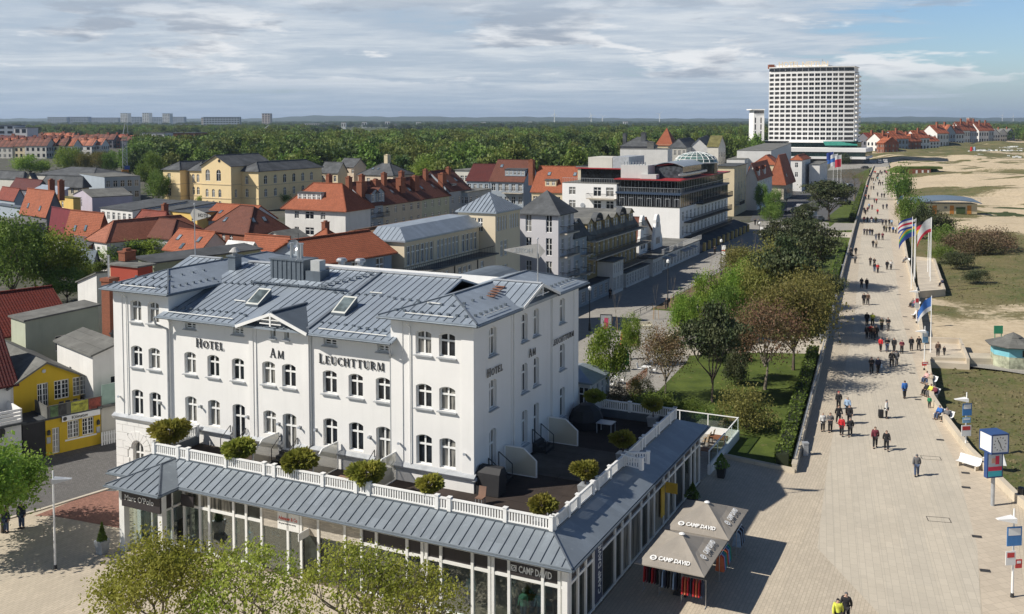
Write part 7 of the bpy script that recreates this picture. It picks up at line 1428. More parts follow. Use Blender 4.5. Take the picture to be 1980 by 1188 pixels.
def pmesh(kind):
 if kind in PMESH:return PMESH[kind]
 T,A,B,L,R_=pose(kind);nodes=T+A+B+L+R_;E_=[(0,1),(1,2),(2,3),(3,4),(4,5),(2,6),(6,7),(7,8),(8,9),(2,10),(10,11),(11,12),(12,13),(0,14),(14,15),(15,16),(16,17),(0,18),(18,19),(19,20),(20,21)]
 body=skinmesh('person',nodes,E_);bm=bmesh.new();bm.from_mesh(body);f=MB()
 for s,arm in ((-1,A),(1,B)):
  h=Vector(arm[3][0]);d=(h-Vector(arm[2][0])).normalized();sd=Vector((0,1,0)) if abs(d.y)< .7 else Vector((0,0,1))
  for j,ln in enumerate((.055,.07,.075,.065)):o=h+d*.025+sd*(j-1.5)*.018;m_=o+d*ln*.55;f.tube(o,m_,.009,.008,5);f.tube(m_,m_+(d+Vector((-s*.5,0,0))).normalized()*ln*.5,.008,.006,5)
  f.tube(h,h+(d*.5-sd*.8).normalized()*.05,.011,.008,5)
 hd=Vector(T[4][0]);f.tube(hd+Vector((0,-.085,.03)),hd+Vector((0,-.115,.0)),.008,.016,5);f.tube(hd+Vector((-.025,-.088,-.03)),hd+Vector((.025,-.088,-.03)),.006,.006,4)
 for s in (-1,1):f.tube(hd+Vector((s*.035,-.085,.045)),hd+Vector((s*.035,-.097,.045)),.011,.008,5);f.tube(hd+Vector((s*.075,.01,.02)),hd+Vector((s*.095,.015,.03)),.02,.015,6)
 t=f.mesh('t',M_skin);bm.from_mesh(t);bm.to_mesh(body);bm.free();body.materials.clear();body.materials.append(M_skin)
 s=lambda lst,q:[(p,tuple(x+q for x in r) if hasattr(r,'__len__') else r+q) for p,r in lst]
 jk=skinmesh('jacket',s(T[:3],.04)+s([((T[3][0][0],T[3][0][1],T[3][0][2]-.03),.05)],.02)+s(A[:3],.028)+s(B[:3],.028)+[((T[0][0][0],T[0][0][1],T[0][0][2]-.13),(.20,.16))],[(0,1),(1,2),(2,3),(2,4),(4,5),(5,6),(2,7),(7,8),(8,9),(0,10)])
 tr_=skinmesh('trousers',s([T[0]],.03)+s(L[:3],.032)+s(R_[:3],.032),[(0,1),(1,2),(2,3),(0,4),(4,5),(5,6)]);sh2=MB()
 for lg in (L,R_):p=Vector(lg[2][0]);sh2.box(p.x-.05,p.x+.05,p.y-.19,p.y+.07,p.z-.09,p.z-.01)
 sh2=sh2.mesh('shoes',M_black);hr=MB();hr.lathe([(.080,-.02),(.092,.04),(.084,.09),(.05,.125),(0,.135)],10,(0,.03));hm=hr.mesh('hair',M_black,True)
 PMESH[kind]=(body,jk,tr_,sh2,hm,T[4][0]);return PMESH[kind]
CL=dict(black=(.012,.012,.015),navy=(.016,.022,.05),red=(.50,.02,.025),maroon=(.14,.02,.035),white=(.62,.62,.60),grey=(.12,.12,.125),light=(.30,.42,.58),yellow=(.60,.62,.08),olive=(.11,.11,.06),brown=(.10,.06,.04),pink=(.55,.06,.14),blue=(.03,.13,.42),teal=(.04,.28,.28),green=(.03,.26,.12),orange=(.52,.14,.06),beige=(.34,.29,.22),denim=(.05,.075,.14),rose=(.55,.34,.32))
def cm(c):return plain('cloth_'+c,CL[c],.85,.2,6,0,.3)
def person(p,face,top,bot,hair,kind,label,group=None,sc=1.0,hat=None):
 b_,j_,t_,s_,h_,hp_=pmesh(kind);o=inst('person',b_,None,p,face);o.scale=(sc*1.06,sc*1.06,sc);tag(o,label,'person',group)
 for nm,me,c in (('jacket',j_,top),('trousers',t_,bot),('shoes',s_,None),('hair',h_,hat or hair)):
  k=inst(nm,me,o,hp_ if nm=='hair' else (0,0,0))
  if c:k.material_slots[0].link='OBJECT';k.material_slots[0].material=cm(c)
 return o
HAIRS=['black','brown','grey','beige']
ph=np.random.default_rng(3)
def pers(px,py,top,label,bot='black',fwd=1,kind=None,hair=None,group=None,sc=None,hat=None,turn=0.,z=0.,bag=None):
 p=P(px,py,z);a=R(-19)+(0 if fwd else math.pi)+turn+ph.normal()*.12;kd=kind or ('walk','walk2','arms')[int(ph.integers(0,3))];hr=hair or HAIRS[int(ph.integers(0,4))];s=sc or (.93+.1*ph.random())
 o=person(p,a,top,bot,hr,kd,label,group,s,hat)
 if bag:b=MB();b.box(.26,.42,-.1,.12,.62,.95);bo=b.obj('handbag',cm(bag));bo.location=p;bo.rotation_euler=(0,0,a);tag(bo,'shoulder bag carried by the %s'%label.split(' walking')[0].split(' with')[0][:60],'bag')
 return o
z6=lambda x,y:(1560+x/2.652,740+y/2.652);z5p=lambda x,y:(1560+x/3.96,560+y/3.96);z7=lambda x,y:(1560+x/4.95,400+y/4.95);z8p=lambda x,y:(1580+x/9.9,300+y/9.9)
NP=[
 (z6,82,250,'white','woman in a white jacket, leftmost of the group beside the near wall',dict(kind='stand',hair='beige')),(z6,120,254,'grey','woman in a grey-brown coat with scarf, second from left in the near group',dict(kind='arms',hair='brown')),
 (z6,163,137,'black','person in black with a red cap at the back of the near group',dict(hat='red',kind='walk')),(z6,208,170,'light','person in a light blue jacket at the back of the near group',dict(hair='beige')),(z6,163,212,'black','dark dressed person behind the red jacket in the near group',{}),(z6,218,212,'black','tall dark dressed person behind the front row of the near group',{}),
 (z6,178,272,'red','woman in a bright red jacket in the front row of the near group',dict(hair='grey',kind='walk2')),(z6,222,277,'black','man in a black jacket and cap, right end of the near group',dict(kind='walk')),
 (z6,350,335,'maroon','person in a maroon coat walking towards the viewer beside the woman in black',dict(kind='walk',hair='brown')),(z6,408,348,'black','woman in black with a grey scarf walking beside the maroon coat',dict(kind='walk2',hair='brown')),
 (z6,563,480,'grey','man in a dark grey hooded jacket walking away alone in mid plaza',dict(fwd=0,kind='walk',bot='denim',hair='grey')),(z6,501,80,'blue','man in a blue top walking away beside the near benches',dict(fwd=0,kind='walk',hair='brown')),(z6,408,184,'white','woman in white and pink scarf pulling a black shopping trolley',dict(kind='stand',turn=1.4)),
 (z6,200,1235,'black','man in a black coat at the very bottom edge of the plaza',dict(kind='walk',hair='grey')),(z6,158,1262,'yellow','person in a yellow top cut off at the bottom edge',dict(kind='walk',hair='black')),
 (z5p,437,117,'black','left of the two dark dressed walkers above the long tree shadow',{}),(z5p,467,119,'brown','right of the two dark dressed walkers above the long tree shadow',{}),(z5p,460,276,'black','person in black beside the yellow jacket',{}),(z5p,503,280,'yellow','person in a luminous yellow jacket in the middle of the promenade',dict(hair='beige')),(z5p,573,312,'olive','person in an olive jacket right of the yellow one',{}),(z5p,622,316,'black','black dressed person with light trousers right of the olive jacket',dict(bot='grey')),
 (z5p,460,377,'black','leftmost of the tight group of four below the yellow jacket',{}),(z5p,490,374,'red','person with red top inside the tight group of four',{}),(z5p,507,383,'brown','person in brown in the tight group of four',{}),(z5p,531,381,'black','rightmost of the tight group of four',{}),
 (z5p,565,473,'red','person in a bright red jacket, left end of the row of five',{}),(z5p,615,478,'black','second from left in the row of five, black jacket',dict(bot='denim')),(z5p,668,482,'black','third from left in the row of five, black jacket',{}),(z5p,727,492,'maroon','person in burgundy in the row of five',{}),(z5p,800,468,'black','dark man standing upright near the lower lamp post',dict(kind='stand')),(z5p,858,465,'black','dark person close to the sign post at the landing',{}),
 (z5p,650,592,'black','left person walking away below the row of five',dict(fwd=0)),(z5p,687,582,'grey','right person walking away below the row of five, grey trousers',dict(fwd=0,bot='grey')),(z5p,495,640,'black','left of the couple crossing the tree shadow, wearing a cap',{}),(z5p,545,640,'navy','right of the couple crossing the tree shadow, with a light blue bag',dict(bag='light')),(z5p,1004,512,'brown','adult in dark brown standing on the landing by the kiosk path',dict(kind='stand')),(z5p,1052,503,'black','small child beside the adult on the landing',dict(sc=.6)),
 (z7,548,152,'maroon','person in maroon, leftmost of the row of four by the far wall',{}),(z7,580,152,'black','second of the row of four by the far wall, black',{}),(z7,618,155,'maroon','third of the row of four, light trousers',dict(bot='white')),(z7,660,158,'olive','rightmost of the row of four by the far wall, olive coat',{}),
 (z7,725,180,'navy','left dark walker of the cluster beside the far railing',{}),(z7,757,182,'black','second dark walker of the cluster beside the far railing',{}),(z7,790,178,'black','third dark walker of the cluster beside the far railing',{}),(z7,812,184,'light','light blue dressed walker in the cluster beside the far railing',{}),
 (z7,550,271,'navy','leftmost of the dark foursome above the drain',{}),(z7,575,273,'black','second of the dark foursome above the drain',{}),(z7,603,274,'black','third of the dark foursome above the drain',dict(bot='denim')),(z7,626,276,'black','rightmost of the dark foursome above the drain',{}),
 (z7,740,240,'black','dark walker left of the flags at mid distance',{}),(z7,760,246,'olive','olive walker left of the flags at mid distance',{}),(z7,792,246,'black','dark walker nearer the railing left of the flags',{}),(z7,826,252,'blue','person in bright blue close to the railing by the flags',{}),(z7,852,256,'white','person in white close to the railing by the flags',{}),
 (z7,661,319,'grey','grey dressed left walker of a trio at mid distance',dict(bot='denim')),(z7,690,319,'black','middle walker of a dark trio at mid distance',{}),(z7,725,320,'maroon','right walker of a trio in dark maroon',{}),(z7,634,389,'black','person in black beside the pale coat',{}),(z7,664,396,'beige','person in a pale coat with grey beside a black one',{}),
 (z7,423,470,'black','dark person leaning at the garden wall',dict(kind='stand')),(z7,468,462,'black','slim dark person standing beside the garden wall',dict(kind='stand')),(z7,432,492,'black','person sitting at the garden wall rail',dict(kind='sit',turn=1.5)),(z7,462,544,'grey','person in grey standing in front of the garden wall sitters',dict(kind='stand',fwd=0)),
 (z7,608,566,'black','left back person of four around a red jacket',{}),(z7,646,575,'black','right back person of four around a red jacket',{}),(z7,648,626,'black','dark person holding close to the red jacket',dict(bot='denim')),(z7,679,634,'red','woman in a vivid red jacket at the centre of the promenade',{}),(z7,768,604,'black','black dressed person beside the white jacket',{}),(z7,805,604,'white','person in a white jacket level with the flagpole feet',{}),
 (z7,524,781,'black','left of a dark couple near the start of the hedge',{}),(z7,573,786,'black','right and taller of a dark couple near the start of the hedge',{})]
for fn,x,y,top,lb,kw in NP:q=fn(x,y);pers(q[0],q[1],top,lb,**kw)
tr_p=P(*z6(400,180),0);t=MB();t.box(-.2,.2,-.15,.15,.12,.75);t.tube((-.12,.12,.75),(-.12,.3,1.05),.015,n=5);t.tube((.12,.12,.75),(.12,.3,1.05),.015,n=5);t.tube((-.18,0,.08),(.18,0,.08),.08,n=8);o=t.obj('shopping_trolley',M_black);o.location=tr_p+Vector((-.4,-.1,0));tag(o,'black shopping trolley beside the woman with white and pink scarf','trolley')
FP=[(1090,362,'red'),(1116,366,'red'),(1200,366,'black'),(1245,372,'grey'),(1283,350,'black'),(1312,356,'maroon'),(1330,372,'pink'),(1350,390,'rose'),(1148,405,'black'),(1176,406,'black'),(1140,455,'brown'),(1163,441,'black'),(1045,495,'black'),(1076,503,'black'),(1120,505,'beige'),(1000,440,'navy'),(1030,402,'navy'),(1005,347,'black'),(1160,486,'teal'),(1176,586,'navy'),(1214,586,'black'),(1252,579,'black'),(1191,541,'black'),(1088,576,'white'),(1033,666,'grey'),(1080,671,'black'),(957,655,'red'),(1156,796,'grey'),(1236,816,'navy'),(1284,819,'black'),(930,848,'orange'),(985,851,'black'),(1096,921,'grey'),(1136,929,'red'),(995,1031,'light'),(1052,1050,'maroon'),(966,1096,'maroon'),(900,1112,'black'),(925,1142,'black'),(1262,1041,'navy'),(1332,1036,'navy'),(1156,1142,'red'),(935,745,'black'),(1225,380,'black'),(1300,340,'navy'),(1210,345,'grey')]
for x,y,c in FP:
 q=z8p(x,y);dark=c in ('black','navy','grey','brown','olive');pers(q[0],q[1],c,'small dark dressed walker far down the promenade' if dark else 'small far walker wearing %s on the distant promenade'%{'light':'light blue','rose':'rose'}.get(c,c),group='distant walkers in dark' if dark else 'distant walkers in '+c)
for x,y,c in ((1180,578,'black'),(1227,522,'black'),(1289,598,'black'),(1382,492,'black'),(1340,470,'navy'),(1460,436,'black'),(1466,437,'grey'),(1432,441,'black')):pers(x,y,c,'small dark pedestrian in the shaded shopping street',group='pedestrians in the shopping street')
pers(12,1030,'navy','person standing under the tree at the lower left edge',kind='stand',bot='denim');pers(42,1022,'navy','second person behind the tree at the lower left edge',kind='stand',bot='denim')
def bench_proto():
 e=empty('bench',(0,0,0),0,'b','bench');s=MB();pr=[(-.28,.42),(.0,.40),(.18,.45),(.30,.62),(.38,.86),(.46,.88)]
 for (y0,z0),(y1,z1) in zip(pr,pr[1:]):s.hexa([(-.9,y0,z0-.03),(.9,y0,z0-.03),(.9,y1,z1-.03),(-.9,y1,z1-.03)],[(-.9,y0,z0),(.9,y0,z0),(.9,y1,z1),(-.9,y1,z1)])
 s.obj('seat',M_frame,e)
 for x in (-.7,.7):l=MB();l.hexa([(x-.05,-.25,0),(x+.05,-.25,0),(x+.05,.25,0),(x-.05,.25,0)],[(x-.05,-.2,.38),(x+.05,-.2,.38),(x+.05,.2,.4),(x-.05,.2,.4)]);l.obj('leg',M_concrete,e)
 return e
bp_=bench_proto();bn=[(1824,812,-62,'white curved bench nearest the clock, two people seated'),(1799,766,-68,'white bench with the luminous yellow jacket sitter'),(1796,742,-72,'white bench just below the landing'),(1773,616,-74,'white bench under the blue and white flag'),(1768,594,-75,'white bench with the pink dressed sitter'),(1751,508,-76,'white bench beside the flag platform'),(1872,905,-55,'empty white bench beside the clock post')]
bpos=[]
for i,(x,y,a,lb) in enumerate(bn):
 q=P(x,y,0);bpos.append((q,R(a)))
 if i==0:bp_.location=q;bp_.rotation_euler=(0,0,R(a));bp_['label']=lb;bp_['group']='white benches along the parapet'
 else:copytree(bp_,q,R(a),label=lb,group='white benches along the parapet')
for bi,off,top,bot,lb in ((0,-.4,'blue','denim','seated person in a bright blue jacket on the bench nearest the clock'),(0,.4,'grey','black','seated person in grey beside the bright blue jacket'),(1,-.45,'black','black','seated person in black next to the yellow jacket'),(1,.1,'yellow','grey','seated person in a luminous yellow jacket'),(1,.6,'maroon','black','seated person in dark red beside the yellow jacket'),(2,-.3,'rose','denim','seated person in rose on the bench below the landing'),(2,.35,'beige','denim','seated person in beige on the bench below the landing'),(3,.2,'navy','black','seated person in navy bent forward under the blue flag'),(4,-.3,'grey','black','seated person in grey beside the pink one'),(4,.3,'pink','denim','seated person in pink'),(5,0,'grey','grey','seated person beside the flag platform')):
 q,a=bpos[bi];person(q+Vector((math.cos(a)*off,math.sin(a)*off,-.02)),a,top,bot,HAIRS[(bi+int(off*5))%4],'sit',lb)
pers(1797,789,'green','child in a green top standing at the curved parapet',sc=.65,kind='stand');q=P(1808,554,0);person(q+Vector((1.2,0,.02)),R(-80),'navy','black','grey','sit','person in navy seated on the edge of the flag platform')
def sign_text(b,s,sz,par,loc,m=None):return text(s,sz,'lettering',par,m or M_frame,loc,ext=.003)
M_sb=plain('sign_blue',(.05,.20,.48),.5,.15);M_sr=plain('sign_redp',(.55,.05,.05),.5);M_lb=plain('light_blue',(.22,.42,.62),.5,.3,2)
def lamp_pole(px,py,H_,label,signs=(),left=True):
 p=P(px,py,0);e=empty('street_lamp',p,R(8),label,'street lamp');MB().tube((0,0,0),(0,0,H_),.07,.045,10).obj('pole',M_frame,e);MB().tube((0,0,0),(0,0,.25),.11,.09,10).obj('foot',M_iron,e)
 b=MB();s=-1 if left else 1;b.hexa([(0,-.3,H_-.75),(0,.3,H_-.75),(s*1.05,.12,H_-.55),(s*1.05,-.12,H_-.55)][::(1 if s>0 else -1)],[(0,-.3,H_-.45),(0,.3,H_-.45),(s*1.05,.12,H_-.52),(s*1.05,-.12,H_-.52)][::(1 if s>0 else -1)]);b.obj('lamp_head',M_frame if left else MATS['pale_zinc'],e)
 for (x0,x1,z0,z1,m_,tx) in signs:
  b=MB();b.box(x0,x1,-.09,-.05,z0,z1);so_=b.obj('sign',m_,e)
  b=MB();b.box(x0+.08,x1-.08,-.098,-.091,z0+(z1-z0)*.55,z1-.08);b.obj('sign_panel',M_frame if m_ is not M_frame else M_sr,so_)
 return e
lamp_pole(1957,1155,5.1,'white lamp post with blue and red signs at the lower right edge',((-.45,.45,3.0,4.1,M_sb,''),(-.5,.1,1.9,2.7,M_frame,''),(.1,.5,1.7,2.2,M_sr,'')))
lamp_pole(1867,871,4.8,'white lamp post with blue sign and white board beyond the clock',((-.38,.42,2.9,3.9,M_sb,''),(-.35,.35,2.3,2.75,M_lb,''),(-.45,.4,1.2,2.1,M_frame,'')))
lamp_pole(1787,716,4.8,'white lamp post with light blue sign at the landing',((-.3,.35,3.0,4.2,M_lb,''),(-.3,.4,.5,.9,M_sr,'')))
lamp_pole(1772,625,4.8,'white lamp post beside the upper benches',((-.3,.3,2.0,3.4,M_frame,''),));lamp_pole(107,1100,6.0,'grey lamp post with a glass plate lamp on the left plaza',(),False)
for x,y in ((1589,663),(1629,523),(1557,880)):lamp_=P(x,y,0);b=MB();b.box(-.2,.2,-.2,.2,0,.95);b.box(-.24,.24,-.24,.24,.95,1.05);o=b.obj('litter_bin',M_sill);o.location=lamp_;tag(o,'grey litter bin beside the garden wall, %s'%{1589:'at the olive tree shadow',1629:'near the rear hedge gap',1557:'by the nearest hedge'}[x],'bin')
p=P(1974,972,0);b=MB();b.lathe([(.22,0),(.24,1.0),(.2,1.1),(0,1.12)],12);o=b.obj('litter_bin',M_iron);o.location=p;tag(o,'round dark litter bin by the parapet right of the clock','bin')
p=P(1919,978,0);ck=empty('clock_column',p,R(12),'advertising clock column with blue frame and white cube clock beside the near parapet','clock column');MB().tube((0,0,0),(0,0,2.1),.13,n=14).obj('pole',M_sill,ck)
M_cb=plain('clock_blue',(.03,.07,.20),.4,.1);MB().box(-.62,.62,-.18,.18,2.05,3.85).obj('poster_case',M_cb,ck);b=MB()
for i,(z0,z1,c) in enumerate(((2.15,2.55,(.05,.42,.50)),(2.55,2.85,(.60,.03,.08)),(2.85,3.75,(.45,.50,.55)))):b.box(-.52,.52,-.20,-.185,z0,z1,i)
b.box(.0,.3,-.21,-.2,3.0,3.6,1);b.box(-.3,0,-.21,-.2,3.1,3.45,3);b.obj('poster',[plain('poster_teal',(.05,.42,.50)),plain('poster_red',(.60,.03,.08)),plain('poster_grey',(.45,.50,.55)),M_skin],ck)
b=MB();b.box(-.72,.72,-.72,.72,4.0,5.3,0);b.box(-.76,.76,-.76,.76,5.3,5.42,1);b.box(-.76,.76,-.76,.76,3.88,4.0,1)
for sx in (-1,1):
 for sy in (-1,1):b.box(sx*.70,sx*.77,sy*.70,sy*.77,4.0,5.3,1)
cc=b.obj('clock_case',[M_sill if 0 else M_frame,M_cb],ck);cc.scale=(.88,.88,.92);cc.location=(0,0,.31);b=MB()
for k in range(12):a=k*math.pi/6;b.bar((math.sin(a)*.45,-.73,4.65+math.cos(a)*.45),(math.sin(a)*.55,-.73,4.65+math.cos(a)*.55),.02,.05)
b.bar((0,-.735,4.65),(.12,-.735,4.3),.02,.06);b.bar((0,-.735,4.65),(-.2,-.735,4.95),.02,.06);b.bar((.73,0,4.65),(.73,.1,4.3),.02,.06);b.bar((.73,0,4.65),(.73,-.2,4.9),.02,.06);b.obj('clock_hand',M_iron,cc)
b=MB();b.hexa([(0,0,0),(2.2,-1.0,0),(2.4,-.6,0),(.2,.4,0)],[(0,0,.05),(2.0,-.8,.9),(2.1,-.6,.9),(.2,.4,.08)]);o=b.obj('wedge',M_frame);o.location=P(1881,893,0);tag(o,'white wedge shaped block against the parapet left of the clock','block')
def flag(px,py,topy,L,Hh,cols,label,sgn=-1,name='flagpole',droop=.35,z=0.):
 p=P(px,py,z);zt=CAMZ-(topy-232)*p.y/FPX*1.0;e=empty(name,p,0,label,'flagpole');MB().tube((0,0,0),(0,0,zt),.08,.05,8).obj('pole',M_frame,e)
 fo=None
 n=10;ns=len(cols);b=MB()
 for k in range(n):
  for j in range(ns):
   def pt(u_,v_):x=sgn*L*u_*(1-.25*u_);return (x,.22*math.sin(u_*7+v_*1.5)*u_,zt-.15-v_*Hh-droop*L*u_*u_-.08*math.sin(u_*6))
   b.face([pt(k/n,(j+1)/ns),pt((k+1)/n,(j+1)/ns),pt((k+1)/n,j/ns),pt(k/n,j/ns)],cols[j])
 b.obj('flag',FM,e,weld=True,smooth=True);return e
FM=[plain('flag_'+n_,c,.8,.1,3) for n_,c in (('white',(.7,.7,.7)),('red',(.55,.03,.06)),('blue',(.03,.06,.28)),('black',(.02,.02,.02)),('gold',(.65,.48,.04)),('green',(.03,.30,.12)),('mid',(.05,.18,.55)))]
zp= .02;flag(1762,560,420,2.9,1.7,(2,0,1,0,2),'tall flagpole with red, white and blue striped flag, left group',z=zp);flag(1767,552,432,3.3,2.0,(6,4,5,2,2),'tall flagpole with blue, yellow and green flag, left group',z=zp,droop=.7);flag(1769,540,423,.5,.4,(0,),'third tall white flagpole of the left group, nearly bare',z=zp)
flag(1794,526,424,2.8,2.0,(3,1,4),'tall flagpole with black, red and gold flag, right group',z=zp,droop=.3);flag(1799,544,421,3.0,2.3,(0,0,0,1),'tall flagpole with white and red flag, right group',z=zp,droop=.9);flag(1797,535,422,.5,.4,(0,),'third tall white flagpole of the right group, nearly bare',z=zp)
flag(1799,690,566,2.0,1.6,(6,6,0),'flagpole with drooping blue and white flag beside the parapet',z=-.5,droop=.9);flag(1740,385,350,2.2,1.6,(6,6),'small far flagpole with blue flag by the green shrub',droop=.6,z=-.6);flag(1746,412,374,2.4,1.8,(6,0),'small far flagpole with blue and white flag left of the toilet building',droop=.8,z=-.6)
flag(1611,352,293,4,5,(2,2,6),'far flagpole with dark blue banner before the tower hotel',droop=.2);flag(1619,354,297,4,5,(0,6,0),'far flagpole with white and blue banner before the tower hotel',droop=.2);flag(1626,356,299,3.4,5,(0,1,1),'far flagpole with white and red banner before the tower hotel',droop=.2)
p=P(1776,414,-.5);tl=empty('beach_service_building',p,R(-2),'low white beach building with orange doors under a curved blue-grey roof','building');k=p.y/FPX;Wb=112*k;b=MB();b.box(0,Wb,0,5,0,3.0);b.obj('wall',PL('cream',C_['cream']),tl);b=MB();n=14
for i in range(n):x0=-1+(Wb+2)*i/n;x1=-1+(Wb+2)*(i+1)/n;f=lambda x:3.0+1.0*math.sin(math.pi*(x+1)/(Wb+2))**.7;b.hexa([(x0,-1,f(x0)),(x1,-1,f(x1)),(x1,6,f(x1)+.9),(x0,6,f(x0)+.9)],[(x0,-1,f(x0)+.2),(x1,-1,f(x1)+.2),(x1,6,f(x1)+1.1),(x0,6,f(x0)+1.1)])
b.obj('roof',plain('blue_grey_roof',(.13,.18,.24),.6,.1),tl)
for x in (1.2,4.0,9.0,14.0):b=MB();b.box(x,x+1.2,-.05,-.01,0,2.5);b.obj('door',plain('door_orange',(.55,.22,.04),.6),tl)
b=MB();b.box(7.4,8.2,-.04,-.01,1.6,2.2);b.obj('window',M_glass,tl);b=MB();b.box(10.8,13.4,-.2,-.02,.1,2.0);b.obj('planting',plain('ivy',(.06,.09,.03),.9),tl)
fe=empty('fence',P(1757,400,-.5),R(-2),'pale wire fence enclosing the yard behind the low beach building','fence');b=MB()
for i in range(24):x=i*1.05;b.tube((x,2+.1*i,0),(x,2+.1*i,2.4),.04,n=4)
for z in (.2,1.2,2.3):b.tube((0,2,z),(24.2,4.3,z),.03,n=4);b.tube((0,2,z),(0,-5,z),.03,n=4)
b.obj('mesh_panel',M_sill,fe)
p=P(1958,706,-.3);ks=empty('kiosk',p,R(10),'octagonal turquoise beach kiosk with grey tent roof at the right edge','kiosk');
b=MB();b.lathe([(2.3,0),(2.3,1.3)],8,m=1);b.lathe([(2.3,1.3),(2.3,2.4)],8,m=0);b.obj('wall',[plain('turquoise',(.20,.50,.58),.6,.1),plain('mural',(.40,.42,.30),.7,.6,1.2)],ks);b=MB();b.lathe([(2.9,2.35),(2.95,2.45),(1.0,3.1),(.95,3.25),(0,3.7)],8);b.obj('roof',M_felt,ks);b=MB();b.box(-.4,.4,-2.25,-2.14,1.4,2.1);b.obj('window',M_glass,ks)
for x,y,c,lb in ((1930,661,(.02,.22,.12),'small green sign left of the kiosk'),(1890,548,(.25,.27,.30),'grey information board on the dune')):b=MB();b.box(-.55,.55,-.03,.03,1.0,2.0);b.tube((-.4,.06,0),(-.4,.06,2),.05,n=6);b.tube((.4,.06,0),(.4,.06,2),.05,n=6);o=b.obj('sign',plain('board_%d'%x,c));o.location=P(x,y,-.5);tag(o,lb,'sign')
p=P(1757,337,-.6);bh_=empty('brick_hut',p,R(-3),'low red brick hut dug into the dune beyond the far shrub','hut');b=MB();b.box(0,11,0,5,0,2.6);b.obj('wall',M_brick,bh_);b=MB();b.box(-4,17,.2,9,2.6,3.6);b.hexa([(-4,9,0),(17,9,0),(24,22,0),(-6,22,0)],[(-4,9,3.6),(17,9,3.6),(17,12,3.0),(-4,12,3.0)]);b.obj('green_roof',M_lawn,bh_)
for x in (3.5,6.5,9.3):b=MB();b.box(x,x+.9,-.03,-.01,0,2.0);b.obj('door',M_frame,bh_)
b=MB();b.box(-.7,.7,-.4,.4,0,.5);b.hexa([(-.7,-.1,.5),(.7,-.1,.5),(.7,.4,.5),(-.7,.4,.5)],[(-.7,-.35,1.6),(.7,-.35,1.6),(.7,.35,1.7),(-.7,.35,1.7)]);bcm=b.mesh('beach_chair',M_frame);rb=np.random.default_rng(4)
for i in range(190):
 t_=rb.random();x=1872+t_*125;y=300-8*t_-(6+6*t_)*rb.random()+2.5;o=inst('beach_chair',bcm,None,P(x,y,-.3),rb.random()*1.2-.6+math.pi,(1.5,1.5,1.3));tag(o,'white hooded beach chair in the dense field on the far beach','beach chair','beach chairs on the far beach')
for i in range(9):x,y=[(1886,306),(1960,308),(1966,307),(1972,308),(1950,306),(1872,303),(1878,304),(1893,303),(1899,304)][i];o=inst('beach_chair',bcm,None,P(x,y,-.3),3,(1.2,1.2,1.2));tag(o,'white beach chair standing loose on the open sand before the dense field','beach chair','loose beach chairs on the far beach')
for x,c in ((1878,'red'),(1884,'light')):b=MB();b.lathe([(.9,0),(1.1,3),(.8,6),(0,6.4)],8);o=b.obj('beach_banner',cm(c));o.location=P(x,300,-.3);tag(o,'tall %s inflatable column among the far beach chairs'%('red' if c=='red' else 'pale blue'),'banner')
def car(px,py,rz,c,label,van=False,hz=0.):
 e=empty('van' if van else 'car',P(px,py,hz+.01),rz,label,'van' if van else 'car','parked vehicles');L,W_,H_=(5.2,1.9,2.1) if van else (4.3,1.75,1.45);b=MB()
 pr=[(-L/2,.35),(-L/2,.8),(-L*.28,.95),(-L*.18 if not van else -L*.36,H_),(L*.25 if not van else L*.46,H_),(L*.42 if not van else L*.48,.95),(L/2,.85),(L/2,.35)];y0,y1=-W_/2,W_/2
 b.face([(x,y0,z) for x,z in pr]);b.face([(x,y1,z) for x,z in pr][::-1])
 for (x0,z0),(x1,z1) in zip(pr,pr[1:]+pr[:1]):b.face([(x0,y0,z0),(x0,y1,z0),(x1,y1,z1),(x1,y0,z1)])
 b.obj('body',plain('car_'+str(c[0]),c,.3,.05),e);b=MB();b.box(-L*.14 if not van else -L*.3,L*.22 if not van else L*.1,y0-.01,y1+.01,1.0,H_-.12)
 b.obj('windows',M_glass,e)
 for x in (-L*.3,L*.3):
  for y in (y0,y1):w=MB();w.tube((x,y-.1,.32),(x,y+.1,.32),.32,n=14);w.obj('wheel',M_black,e)
 for y in (y0+.3,y1-.3):h=MB();h.box(-L/2-.02,-L/2+.02,y-.15,y+.15,.6,.75);h.obj('headlight',M_frame,e)
for x,y,r_,c,v_,lb in ((1564,424,40,(.7,.7,.7),1,'white van parked at the edge of the car park'),(1580,428,40,(.3,.3,.31),0,'silver car beside the white van'),(1632,396,20,(.03,.03,.035),0,'black car beside the far hedge'),(1626,388,25,(.05,.05,.06),0,'dark car behind the black one at the far hedge'),(1640,362,30,(.35,.4,.45),0,'pale blue car by the bare brown tree'),(1530,412,30,(.08,.08,.09),0,'dark car in the shaded car park'),(1548,404,30,(.25,.25,.26),0,'grey car in the shaded car park'),(1672,326,10,(.03,.03,.03),0,'black car at the corner of the tower hotel'),(1700,316,80,(.7,.7,.7),1,'white van at the far end of the promenade'),(1712,315,80,(.72,.72,.72),1,'second white van at the far end of the promenade')):car(x,y,R(r_),c,lb,bool(v_))
for i,x in enumerate((308,322,338,352,368,384,400)):car(x,401,R(55),(.55,.55,.56) if i%2==0 else (.06,.06,.07),'%s car parked on the far side of the low flat roofs, %s from left'%('pale' if i%2==0 else 'dark',('first','second','third','fourth','fifth','sixth','seventh')[i]),hz=3.)
TPM={}
